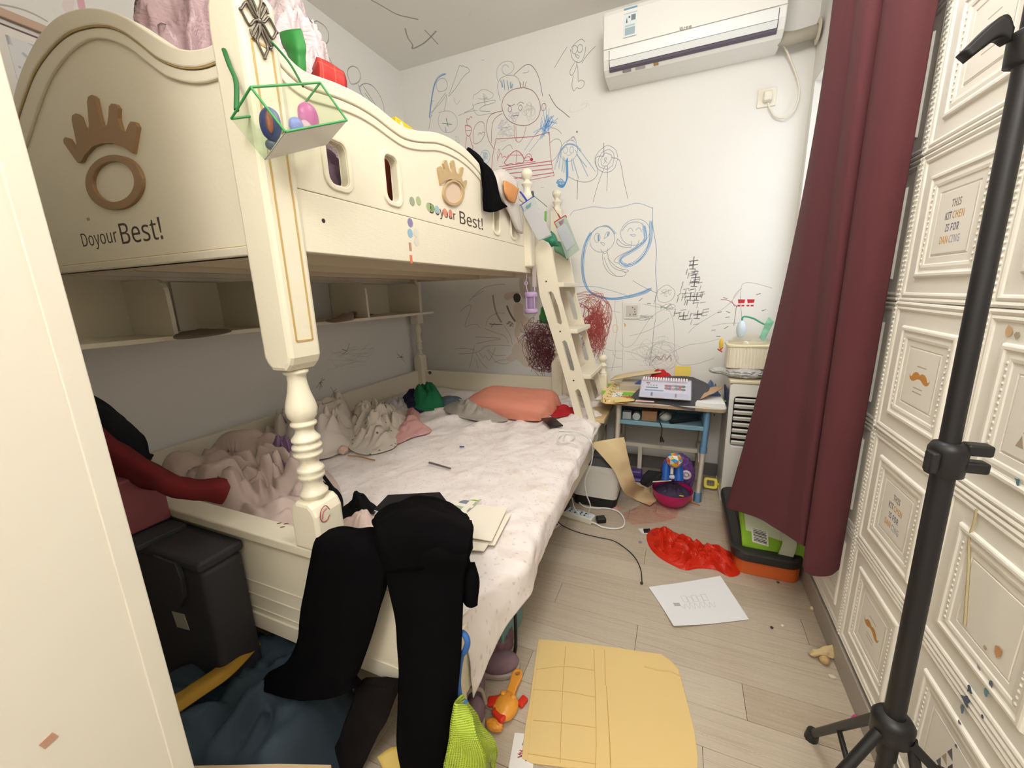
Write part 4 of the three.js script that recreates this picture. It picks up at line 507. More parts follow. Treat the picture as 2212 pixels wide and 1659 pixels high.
// crown and ring on the guard panel
{
  M.gold = mat('#bb9f74', 0.5);
  const crown2 = [[-1.2582,1.5635],[-1.2493,1.6021],[-1.2483,1.6108],[-1.2621,1.6194],[-1.2725,1.6167],[-1.2796,1.6041],[-1.2906,1.604],[-1.2923,1.6178],[-1.283,1.6315],[-1.2924,1.6446],[-1.305,1.6479],[-1.3122,1.6335],[-1.3238,1.6162],[-1.3353,1.6156],[-1.3394,1.6293],[-1.3345,1.6474],[-1.3428,1.6577],[-1.3549,1.6603],[-1.3607,1.6485],[-1.3654,1.6273],[-1.3794,1.6215],[-1.3927,1.6281],[-1.3998,1.6458],[-1.4134,1.6537],[-1.4235,1.6516],[-1.4162,1.6336],[-1.4039,1.6163],[-1.4126,1.6025],[-1.4265,1.6097],[-1.4377,1.6151],[-1.4454,1.612],[-1.4353,1.5938],[-1.418,1.5813],[-1.3963,1.5943],[-1.3594,1.5977],[-1.3231,1.5924],[-1.2876,1.5806]];
  mesh('crown_emblem', extrudeX(crown2, GX + 0.008, 0.009), M.gold, bed);
  const o = [[-1.4216,1.568],[-1.4214,1.575],[-1.4192,1.5814],[-1.4151,1.587],[-1.4091,1.5918],[-1.4015,1.5954],[-1.3926,1.598],[-1.3825,1.5993],[-1.3715,1.5995],[-1.36,1.5986],[-1.3483,1.5965],[-1.3365,1.5933],[-1.3251,1.5892],[-1.3143,1.5843],[-1.3043,1.5787],[-1.2953,1.5725],[-1.2875,1.5659],[-1.281,1.559],[-1.2761,1.552],[-1.2728,1.5451],[-1.2711,1.5383],[-1.2711,1.5318],[-1.2728,1.5258],[-1.2762,1.5205],[-1.2812,1.5158],[-1.2877,1.512],[-1.2956,1.5091],[-1.3047,1.5072],[-1.3149,1.5064],[-1.326,1.5067],[-1.3376,1.5081],[-1.3495,1.5107],[-1.3614,1.5144],[-1.373,1.519],[-1.384,1.5246],[-1.394,1.531],[-1.4029,1.5379],[-1.4102,1.5453],[-1.4159,1.5529],[-1.4197,1.5605]], i = [[-1.4021,1.5652],[-1.4019,1.5707],[-1.4003,1.5757],[-1.3971,1.5801],[-1.3925,1.5839],[-1.3867,1.5868],[-1.3798,1.5888],[-1.372,1.5899],[-1.3635,1.5901],[-1.3545,1.5894],[-1.3453,1.5878],[-1.3361,1.5854],[-1.3271,1.5822],[-1.3186,1.5784],[-1.3106,1.574],[-1.3035,1.5691],[-1.2973,1.5639],[-1.2922,1.5584],[-1.2883,1.5528],[-1.2856,1.5473],[-1.2843,1.5419],[-1.2843,1.5368],[-1.2857,1.532],[-1.2884,1.5278],[-1.2924,1.5241],[-1.2975,1.5211],[-1.3038,1.5188],[-1.311,1.5174],[-1.3191,1.5168],[-1.3278,1.5171],[-1.3369,1.5183],[-1.3462,1.5204],[-1.3554,1.5233],[-1.3645,1.527],[-1.373,1.5314],[-1.3808,1.5363],[-1.3876,1.5418],[-1.3933,1.5476],[-1.3977,1.5535],[-1.4006,1.5594]];
  mesh('ring_emblem', extrudeX(o, GX + 0.008, 0.009, 0.0015, [i.slice().reverse()]), M.gold, bed);
  mesh('ring_plate', extrudeX(i, GX + 0.002, 0.002), mat('#d9bfa6', 0.5), bed);
  const rotL = (g, z, y) => place(g, [GX + 0.0002, y, z], [0, Math.PI / 2, 0]);
  mesh('lettering', merge([rotL(lettering('Doyour', 0.03, 0.165), -1.19, 1.463), rotL(lettering('Best!', 0.044, 0.19), -1.385, 1.457)]), M.ink, bed);
}
mesh('side_rail', rbox(GX - 0.024, 1.302, -2.14, GX + 0.003, 1.432, -0.66, 0.003), M.cream, bed);
mesh('bolt_hole', rod([GX, 1.375, -0.742], [GX + 0.0036, 1.375, -0.742], 0.005), M.hole, bed);
mesh('inner_rail', box(-1.9, 1.302, -2.6, -1.875, 1.44, -0.63), M.cream, bed);
mesh('end_rail', rbox(-1.87, 1.30, -2.6, -0.76, 1.44, -2.575, 0.003), M.cream, bed);
M.ply = mat('#d6c7ab', 0.7, { bumpMap: rep(softT, 6), bumpScale: 0.0008 });
mesh('bunk_base', box(-1.875, 1.332, -2.575, -0.8, 1.344, -0.635), M.ply, bed);
for (const x of [-1.6, -1.33, -1.06]) mesh('bearer', box(x - 0.02, 1.304, -2.575, x + 0.02, 1.332, -0.635), M.ply, bed);
mesh('cross_bearer', box(-1.875, 1.298, -0.7, -0.8, 1.332, -0.66), M.ply, bed);
// --- wall shelf under the upper bunk ---
const SX = -1.655;
mesh('shelf_board', rbox(XL + 0.004, 1.072, -2.50, SX, 1.088, -0.5, 0.002), M.cream, bed);
mesh('shelf_back', box(XL + 0.004, 1.088, -0.86, XL + 0.012, 1.3, -0.5), M.cream, bed);
const divider = (z) => extrudeZ([[XL + 0.004, 1.088], [SX - 0.01, 1.088], [SX - 0.012, 1.20], ...[0, 1, 2, 3, 4].map((k) => { const t = k / 4 * Math.PI / 2; return [SX - 0.012 - 0.05 + 0.05 * Math.cos(t), 1.235 + 0.05 * Math.sin(t)]; }), [XL + 0.004, 1.285]], z, 0.014, 0.001);
for (const z of [-0.86, -1.2, -1.84, -2.352]) mesh('divider', divider(z), M.cream, bed);
mesh('shelf_back', box(XL + 0.004, 1.088, -1.2, XL + 0.012, 1.285, -1.02), M.cream, bed);
mesh('shelf_back', box(XL + 0.004, 1.088, -2.352, XL + 0.012, 1.285, -2.1), M.cream, bed);
mesh('shelf_rail', box(XL + 0.004, 1.29, -2.5, XL + 0.025, 1.332, -0.64), M.cream, bed);
// --- lower bunk ---
const FX1 = -0.415;
mesh('footboard', rbox(-1.9, 0.262, -0.65, FX1, 0.575, -0.622, 0.003), M.cream, bed);
for (const y of [0.33, 0.375, 0.42]) mesh('footboard_moulding', rbox(-1.9, y, -0.624, PX0 + 0.01, y + 0.004, -0.6195, 0.0015), M.cream, bed);
mesh('footboard_moulding', rbox(-1.9, 0.262, -0.624, PX0 + 0.02, 0.315, -0.617, 0.003), M.cream, bed);
mesh('footboard_cap', rbox(-1.905, 0.573, -0.668, FX1 + 0.004, 0.602, -0.602, 0.006), M.cream, bed);
{ const b = 0.0025, x0 = -0.72, x1 = -0.45, y0 = 0.31, y1 = 0.53; mesh('footboard_moulding', merge([box(x0, y0, -0.6225, x1, y0 + 2 * b, -0.6195), box(x0, y1, -0.6225, x1, y1 + 2 * b, -0.6195), box(x0, y0, -0.6225, x0 + 2 * b, y1, -0.6195), box(x1, y0, -0.6225, x1 + 2 * b, y1, -0.6195)]), M.cream, bed); }
for (const p of [[-0.962,0.6025,-0.6506], [-0.9666,0.6025,-0.6655], [-0.9873,0.6025,-0.6605], [-1.5866,0.6025,-0.6438]]) mesh('wear_mark', place(new THREE.SphereGeometry(0.007, 8, 6), [p[0], 0.602, p[2]], [0, 0.6, 0], [1, 0.05, 0.45]), mat('#6b4c2f', 0.8), bed);
mesh('side_rail', rbox(-1.905, 0.3, -2.6, -1.875, 0.63, -0.65, 0.003), M.cream, bed);
mesh('end_rail', rbox(-1.875, 0.3, -2.612, -0.44, 0.628, -2.586, 0.003), M.cream, bed);
for (const p of [[-1.7864,0.6117,-2.586], [-0.7587,0.6058,-2.586]]) mesh('bolt_cap', rod([p[0], p[1], -2.587], [p[0], p[1], -2.582], 0.0135, 0.0135, 20), M.plug, bed);
mesh('side_rail', rbox(-0.44, 0.28, -2.57, -0.415, 0.46, -0.65, 0.003), M.cream, bed);
mesh('slat_base', box(-1.875, 0.30, -2.58, -0.44, 0.325, -0.655), M.ply, bed);
for (const [x, z] of [[-1.86, -0.64], [-0.46, -0.64], [-1.86, -2.57]]) mesh('leg', rbox(x - 0.03, 0, z - 0.03, x + 0.03, 0.3, z + 0.03, 0.004), M.cream, bed);

// ---------- ladder ----------
const ladder = thing('bed_ladder', 'cream wooden ladder with slotted sides leaning on the upper bunk', 'ladder');
const LZ1 = -2.13, LZ2 = -2.5;
{
  const out = (L) => L;
  const nearO = [[-0.7194,1.1778],[-0.7452,1.3736],[-0.7414,1.4398],[-0.7227,1.4643],[-0.6993,1.4695],[-0.6738,1.456],[-0.6538,1.4244],[-0.6082,1.175],[-0.509,0.8311],[-0.397,0.4647],[-0.3906,0.3891],[-0.4131,0.3366],[-0.4685,0.3297],[-0.5051,0.4537],[-0.6056,0.8225]];
  const nearH = [[[-0.6716,1.1962],[-0.6558,1.203],[-0.6429,1.1905],[-0.6149,1.1164],[-0.5944,1.0344],[-0.6023,1.0219],[-0.6231,1.0294],[-0.6462,1.1069]], [[-0.5947,0.9285],[-0.5817,0.9389],[-0.5686,0.929],[-0.5452,0.8555],[-0.5242,0.7789],[-0.5319,0.7655],[-0.5529,0.7724],[-0.5765,0.8546]], [[-0.521,0.6556],[-0.5054,0.6698],[-0.4923,0.6575],[-0.4683,0.5847],[-0.444,0.5034],[-0.4517,0.4919],[-0.4727,0.498],[-0.4996,0.5849]]];
  const mk = (o, hs, z, d) => extrudeZ(o, z, 0.024, 0.001, hs.map((q) => q.slice().reverse()));
  mesh('stile', mk(nearO, nearH, LZ1, 0), M.cream, ladder);
  // the far stile repeats the near one 37 cm further back
  mesh('stile', mk(nearO, nearH, LZ2, 0), M.cream, ladder);
  const cx = (y) => { const a = nearO[3], b = nearO[10]; return lerp(a[0], b[0], (a[1] - y) / (a[1] - b[1])); };
  const stepY = [[-0.69,1.2624,-2.4539][1], [-0.6,0.9581,-2.4221][1], [-0.5,0.6952,-2.3695][1], [-0.4,0.4746,-2.2282][1]];
  M.pine = mat('#d3b98b', 0.5, { bumpMap: rep(softT, 10), bumpScale: 0.0004 });
  for (const k of [0, 1, 2, 3]) { const y = [1.235, 0.985, 0.735, 0.485][k], x = cx(y) + 0.005; mesh('step', rbox(x - 0.055, y - 0.012, LZ2 + 0.001, x + 0.055, y + 0.012, LZ1 - 0.024, 0.004), k === 3 ? M.pine : M.cream, ladder); }
  for (const p of [[-0.6814,1.2549,-2.13], [-0.605,0.9867,-2.13], [-0.5291,0.7159,-2.13], [-0.4511,0.4428,-2.13]]) mesh('bolt', rod([p[0], p[1], LZ1 - 0.001], [p[0], p[1], LZ1 + 0.0015], 0.0045, 0.0045, 14), M.hole, ladder);
}

// ---------- lower bunk: mattress, sheet and everything lying on it ----------
tag(mesh('mattress', rbox(-1.87, 0.326, -2.578, -0.432, 0.485, -0.658, 0.03, 3), fabric('#d9cfc4')), 'thick mattress under the pale sheet of the lower bunk', 'mattress');
const sprigT = canvasTex(512, 512, (c) => {
  c.fillStyle = '#ece3de'; c.fillRect(0, 0, 512, 512);
  for (let k = 0; k < 150; k++) { const x = rnd() * 512, y = rnd() * 512; c.strokeStyle = `rgba(${[150 + 40 * rnd(), 130 + 30 * rnd(), 135 + 30 * rnd()].map(Math.round)},${0.12 + 0.22 * rnd()})`; c.lineWidth = 1.2; for (let q = 0; q < 3; q++) { c.beginPath(); c.ellipse(x + 5 * rnd(), y + 5 * rnd(), 2 + 4 * rnd(), 1 + 2 * rnd(), rnd() * 3, 0, 7); c.stroke(); } }
  for (let k = 0; k < 14; k++) { c.fillStyle = 'rgba(190,160,140,0.10)'; c.beginPath(); c.ellipse(rnd() * 512, rnd() * 512, 30 + 40 * rnd(), 20 + 20 * rnd(), rnd() * 3, 0, 7); c.fill(); }
});
{
  const zs = [-0.66, -0.74, -0.82, -0.90, -1.0, -1.12, -1.3, -1.5, -1.7, -1.95, -2.2, -2.4, -2.575], hem = [0.262, 0.33, 0.375, 0.39, 0.40, 0.41, 0.415, 0.425, 0.435, 0.45, 0.46, 0.47, 0.475], out = [-0.405, -0.385, -0.36, -0.338, -0.352, -0.358, -0.362, -0.37, -0.372, -0.378, -0.385, -0.39, -0.392];
  const rows = zs.map((z, i) => { const lift = i === 0 ? -0.006 : 0, e = out[i]; return [[-1.868, 0.505, z], [-1.5, 0.494 + lift, z], [-1.1, 0.496 + lift, z], [-0.75, 0.497 + lift, z], [-0.52, 0.497 + lift, z], [-0.432, 0.492 + lift, z], [e - 0.018, 0.478 + lift, z], [e - 0.004, lerp(0.478, hem[i], 0.45), z], [e, hem[i], z]]; });
  const g = patch(rows, { nu: 12, nv: 14, thick: 0.003, amp: 0.010, freq: 6, amp2: 0.004, freq2: 20, s: 3, aniso: [1, 0.5, 1.6] });
  const p = g.attributes.position;                                 // long drawn creases fanning out from the pillow
  for (let i = 0; i < p.count; i++) { const x = p.getX(i), y = p.getY(i), z = p.getZ(i), dx = x + 0.86, dz = z + 2.35, r = Math.hypot(dx, dz), a = Math.atan2(dx, dz); if (y > 0.47) p.setY(i, y + 0.022 * Math.pow(Math.abs(Math.sin(a * 8 + 1.2 * noise(x * 4, 1, z * 4))), 6) * smooth((r - 0.12) / 0.2) * smooth((1.0 - r) / 0.5)); }
  g.computeVertexNormals();
  const st = sprigT.clone(); st.repeat.set(3, 3); st.needsUpdate = true;
  tag(mesh('bed_sheet', g, mat('#ffffff', 0.9, { map: st, bumpMap: rep(softT, 1.6), bumpScale: 0.009 })), 'pale crumpled bed sheet hanging over the edge of the lower bunk', 'sheet');
}
const B = 0.507;
function cloth(name, label, cat, outline, H, color, o = {}, m = null) { const g = heap(outline.map((p) => [Math.max(p[0], XL + 0.075), p[1], p[2]]), H, o); return tag(mesh(name, g, m ?? fabric(color)), label, cat); }
cloth('duvet', 'pinkish beige crumpled duvet behind the footboard', 'duvet', [[-1.86, 0.507, -0.68], [-1.87, 0.507, -0.9], [-1.86, 0.507, -1.12], [-1.62, 0.507, -1.2], [-1.35, 0.507, -1.13], [-1.15, 0.507, -1.02], [-1.03, 0.507, -0.9], [-0.99, 0.507, -0.78], [-1.02, 0.507, -0.685], [-1.22, 0.507, -0.672], [-1.5, 0.507, -0.672]], 0.15, '#cfbab0', { s: 3, freq: 6.5, fold: 0.7, rings: 44, per: 12, soft: 2.6, aniso: [0.8, 1.4] });
cloth('muslin_cloth', 'off-white thin cloth heaped along the wall side of the lower bunk', 'cloth', [[-1.87, 0.507, -1.16], [-1.87, 0.507, -1.5], [-1.87, 0.507, -1.72], [-1.74, 0.507, -1.74], [-1.58, 0.507, -1.6], [-1.45, 0.507, -1.42], [-1.42, 0.507, -1.22], [-1.6, 0.507, -1.14]], 0.17, '#dacfc4', { s: 11, freq: 8, fold: 0.7, rings: 40, per: 12, soft: 2.2 });
cloth('lilac_cloth', 'lilac crumpled cloth behind the turned front post', 'cloth', [[-1.5451,0.575,-1.0313],[-1.6087,0.575,-1.1174],[-1.5878,0.575,-1.1648],[-1.4665,0.575,-1.1254],[-1.2968,0.575,-0.9971],[-1.232,0.575,-0.9167],[-1.2543,0.575,-0.8825],[-1.3944,0.575,-0.9424]], 0.12, '#937497', { s: 5, freq: 16, fold: 0.55, rings: 18 });
const dotT = canvasTex(256, 256, (c) => { c.fillStyle = '#ddd3c4'; c.fillRect(0, 0, 256, 256); for (let k = 0; k < 34; k++) { c.fillStyle = `rgba(70,58,52,${0.5 + 0.4 * rnd()})`; c.beginPath(); c.ellipse(rnd() * 256, rnd() * 256, 2.5 + 2 * rnd(), 2.5 + 1.5 * rnd(), rnd() * 3, 0, 7); c.fill(); } });
cloth('dotted_blanket', 'cream blanket with small dark dots bunched on the sheet', 'blanket', [[-1.8707,0.507,-1.6701],[-1.9854,0.507,-1.8904],[-1.8839,0.507,-2.0128],[-1.6404,0.507,-1.9929],[-1.4357,0.507,-1.8694],[-1.2936,0.507,-1.6788],[-1.2556,0.507,-1.5088],[-1.2098,0.507,-1.4091],[-1.2604,0.507,-1.311],[-1.3384,0.507,-1.3078],[-1.5079,0.507,-1.3936],[-1.688,0.507,-1.5148]], 0.13, '', { s: 21, freq: 11, fold: 0.6, rings: 30, per: 10, aniso: [1.6, 0.8] }, mat('#ffffff', 0.95, { map: rep(dotT, 3.2), bumpMap: rep(weaveT, 120), bumpScale: 0.0006 }));
cloth('pink_shirt', 'pink shirt beside the dotted blanket', 'shirt', [[-1.2882,0.507,-1.4651],[-1.4209,0.507,-1.7207],[-1.5484,0.507,-1.9663],[-1.5731,0.507,-2.0576],[-1.4465,0.507,-1.945],[-1.3189,0.507,-1.7782],[-1.186,0.507,-1.6895],[-1.1693,0.507,-1.6347],[-1.2131,0.507,-1.5567],[-1.2273,0.507,-1.4655]], 0.05, '#dba7a1', { s: 8, freq: 15, fold: 0.6 });
cloth('white_cloth', 'white rumpled cloth near the wall side of the bed', 'cloth', [[-1.7369,0.507,-1.9098],[-1.8232,0.507,-2.0788],[-1.745,0.507,-2.1766],[-1.6222,0.507,-2.0895],[-1.5419,0.507,-1.9576],[-1.6023,0.507,-1.8777]], 0.055, '#d2cccb', { s: 31, freq: 18 });
cloth('navy_cloth', 'navy cloth tucked beside the green one', 'cloth', [[-1.605,0.507,-2.0034],[-1.7514,0.507,-2.1747],[-1.8241,0.507,-2.3451],[-1.7889,0.507,-2.399],[-1.5754,0.507,-2.1268],[-1.4355,0.507,-2.0538],[-1.4347,0.507,-1.9284]], 0.075, '#2d2c4d', { s: 33, freq: 14 });
cloth('green_cloth', 'bright green bundled cloth in the far corner of the lower bunk', 'cloth', [[-1.5773,0.507,-2.0338],[-1.6967,0.507,-2.2163],[-1.6787,0.507,-2.3291],[-1.557,0.507,-2.3224],[-1.415,0.507,-2.1975],[-1.3431,0.507,-2.0596],[-1.4022,0.507,-1.9788],[-1.4726,0.507,-1.9576]], 0.13, '#277850', { s: 41, freq: 8, fold: 0.35, soft: 1.7 });
cloth('blue_grey_cloth', 'blue-grey cloth lying between the green bundle and the pillow', 'cloth', [[-1.482,0.507,-2.178],[-1.5033,0.507,-2.2977],[-1.4212,0.507,-2.3475],[-1.3118,0.507,-2.2517],[-1.3168,0.507,-2.111],[-1.3834,0.507,-2.0693]], 0.03, '#6a7684', { s: 43, freq: 16 });
tag(mesh('pillow', patch([[[-1.24, 0.51, -2.08], [-1.1, 0.508, -2.02], [-0.95, 0.508, -1.985], [-0.8, 0.508, -1.97], [-0.73, 0.508, -1.975], [-0.68, 0.51, -1.985]], [[-1.245, 0.53, -2.085], [-1.1, 0.58, -2.03], [-0.95, 0.585, -1.995], [-0.8, 0.58, -1.985], [-0.69, 0.565, -1.99], [-0.66, 0.52, -2.0]], [[-1.245, 0.54, -2.15], [-1.09, 0.62, -2.12], [-0.94, 0.622, -2.10], [-0.8, 0.618, -2.10], [-0.68, 0.60, -2.11], [-0.64, 0.52, -2.11]], [[-1.235, 0.54, -2.25], [-1.08, 0.618, -2.26], [-0.93, 0.62, -2.27], [-0.79, 0.615, -2.28], [-0.68, 0.60, -2.26], [-0.64, 0.52, -2.25]], [[-1.2, 0.52, -2.34], [-1.07, 0.53, -2.37], [-0.93, 0.53, -2.38], [-0.79, 0.53, -2.38], [-0.71, 0.525, -2.35], [-0.66, 0.52, -2.33]]], { nu: 10, nv: 10, thick: 0.006, amp: 0.014, freq: 9, amp2: 0.003, freq2: 34, s: 12, aniso: [0.6, 1, 1.3] }), fabric('#dd9079')), 'peach pillow at the far end of the lower bunk', 'pillow');
cloth('grey_cloth', 'grey pillowcase lying against the peach pillow', 'pillowcase', [[-1.3447,0.512,-2.0628],[-1.3357,0.512,-2.2018],[-1.1617,0.512,-2.229],[-0.9818,0.512,-2.088],[-0.8553,0.512,-1.9406],[-0.9303,0.512,-1.8832],[-1.082,0.512,-1.8969],[-1.2185,0.512,-1.9476]], 0.07, '#aba499', { s: 51, freq: 10, fold: 0.6, rings: 20 });
cloth('red_cloth', 'red cloth beside the ladder on the lower bunk', 'cloth', [[-0.6884,0.507,-2.1068],[-0.6804,0.507,-2.2364],[-0.6189,0.507,-2.2963],[-0.5477,0.507,-2.276],[-0.5167,0.507,-2.1592],[-0.5876,0.507,-2.11],[-0.6376,0.507,-2.05]], 0.05, '#a9262c', { s: 61, freq: 18, fold: 0.6 });
tag(mesh('mobile_phone', (() => { const c = [-0.5951,0.505,-1.9286]; return place(new RoundedBoxGeometry(0.074, 0.008, 0.15, 3, 0.004), [c[0], 0.531, c[2]], [0, 0.62, 0]); })(), mat('#15151b', 0.2)), 'black mobile phone lying face up near the ladder', 'phone');
tag(mesh('pen', (() => { const a = [-0.9485,0.511,-1.3158], b = [-0.8305,0.511,-1.2931]; return rod(a, b, 0.0045, 0.0035, 10); })(), mat('#6d5f58', 0.5)), 'thin grey-brown stick lying on the middle of the sheet', 'stick');
tag(mesh('blue_stub', (() => { const a = [-0.9152,0.51,-1.5161], b = [-0.8944,0.51,-1.5229]; return rod(a, b, 0.004, 0.003, 10); })(), mat('#343d7c', 0.4)), 'tiny dark blue crayon stub on the sheet', 'crayon');
tag(mesh('plush_toy', blob([-1.3884,0.525,-1.2799], [0.022, 0.02, 0.022], { amp: 0.3, s: 2, detail: 6, flat: 0.8 }), fabric('#d3b5a2')), 'small beige lump of a soft toy below the dotted blanket', 'toy');
tag(mesh('orange_string', tube([[-1.3549,0.505,-1.2734],[-1.2997,0.505,-1.2807],[-1.2267,0.505,-1.2728],[-1.1997,0.505,-1.2713]], 0.003), fabric('#c9995f')), 'ochre cord on the sheet below the dotted blanket', 'cord');
cloth('black_cloth', 'black garment bunched behind the foot of the turned post', 'clothing', [[-1.2572,0.507,-0.899],[-1.2998,0.507,-0.9777],[-1.239,0.507,-1.031],[-1.139,0.507,-1.0026],[-1.0357,0.507,-0.926],[-0.9744,0.507,-0.8413],[-1.0207,0.507,-0.8107],[-1.1388,0.507,-0.8418]], 0.12, '#0b0a0c', { s: 71, freq: 9, fold: 0.6 });
cloth('black_cloth', 'black rumpled sleeve on the sheet beside the dark magazine', 'clothing', [[-0.9822,0.507,-0.8528],[-1.0263,0.507,-0.9228],[-0.9926,0.507,-0.9747],[-0.9128,0.507,-0.9533],[-0.874,0.507,-0.9149],[-0.8646,0.507,-0.845],[-0.8904,0.507,-0.8043]], 0.07, '#0b0a0c', { s: 74, freq: 12, fold: 0.6 });
cloth('pale_pink_cloth', 'pale pink cloth showing under the hanging black trousers', 'cloth', [[-0.9782,0.512,-0.7904],[-0.9471,0.512,-0.8341],[-0.878,0.512,-0.8814],[-0.8107,0.512,-0.9111],[-0.7517,0.512,-0.859],[-0.7989,0.512,-0.7923],[-0.8769,0.512,-0.764]], 0.05, '#dcc5ba', { s: 77, freq: 12, fold: 0.6 });
{ // glossy dark magazine
  const c = [[-0.8877,-0.8847],[-0.9169,-1.0145],[-0.7531,-1.093],[-0.6265,-0.9894],[-0.6199,-0.8841],[-0.7479,-0.8231]], magT = canvasTex(256, 256, (k) => { k.fillStyle = '#26252a'; k.fillRect(0, 0, 256, 256); k.strokeStyle = '#d8d6dd'; k.lineWidth = 5; k.beginPath(); k.ellipse(120, 150, 70, 60, 0.4, 3, 5.8); k.stroke(); k.fillStyle = '#8d7f83'; k.fillRect(110, 110, 40, 24); });
  const g = sheetY([c[0], c[1], c[2], c[3], c[5]], 0.516, 0.004), u = g.attributes.uv; for (let i = 0; i < u.count; i++) u.setXY(i, u.getX(i) * 4, u.getY(i) * 4);
  tag(mesh('magazine', g, mat('#ffffff', 0.25, { map: magT })), 'glossy dark magazine with a pale curved line on the cover', 'magazine');
}
{ // fanned cards and leaflets
  const cardT = canvasTex(256, 256, (k) => { k.fillStyle = '#efe8da'; k.fillRect(0, 0, 256, 256); for (let r = 0; r < 4; r++) for (let q = 0; q < 3; q++) { k.fillStyle = ['#8f978a', '#b9a98e', '#7f8894', '#a8b596'][(r + q) % 4]; k.fillRect(20 + q * 80, 16 + r * 62, 46, 36); } k.fillStyle = '#8fb24d'; k.fillRect(0, 120, 256, 14); });
  const paper = mat('#efe6d6', 0.75), printed = mat('#ffffff', 0.7, { map: rep(cardT, 6) });
  const L = [[[[-0.6986,-1.0022],[-0.6472,-1.0714],[-0.5903,-1.098],[-0.6003,-0.9449]], 0, 'leaflet printed with small pictures, topmost of the fan of cards'], [[[-0.7142,-0.9765],[-0.6854,-1.059],[-0.6329,-1.0774],[-0.6148,-0.9411]], 0, 'printed leaflet under the fan of cards beside the magazine'], [[[-0.5977,-0.9407],[-0.5857,-1.0553],[-0.5397,-1.0653],[-0.5319,-0.9078]], 1, 'narrow plain card in the middle of the fan'], [[[-0.5473,-0.9223],[-0.5545,-1.0545],[-0.4813,-1.0681],[-0.4527,-0.8891],[-0.5199,-0.8833]], 1, 'large blank cream card on top of the fan by the bed edge'], [[[-0.5237,-0.8775],[-0.5293,-1.0424],[-0.4652,-1.0593],[-0.4461,-0.8921]], 1, 'cream card at the bottom of the fan'], [[[-0.5132,-0.8453],[-0.5343,-0.8971],[-0.4636,-0.9109],[-0.4612,-0.8557]], 1, 'small cream card poking out below the large blank card']];
  for (const [q, k, label] of L) tag(mesh('card', sheetY(q, q === L[3][0] ? 0.523 : q === L[2][0] ? 0.52 : q === L[0][0] ? 0.517 : q === L[1][0] ? 0.5135 : q === L[5][0] ? 0.512 : 0.5095, 0.0022), k ? paper : printed), label, 'card', 'cards fanned on the sheet');
}
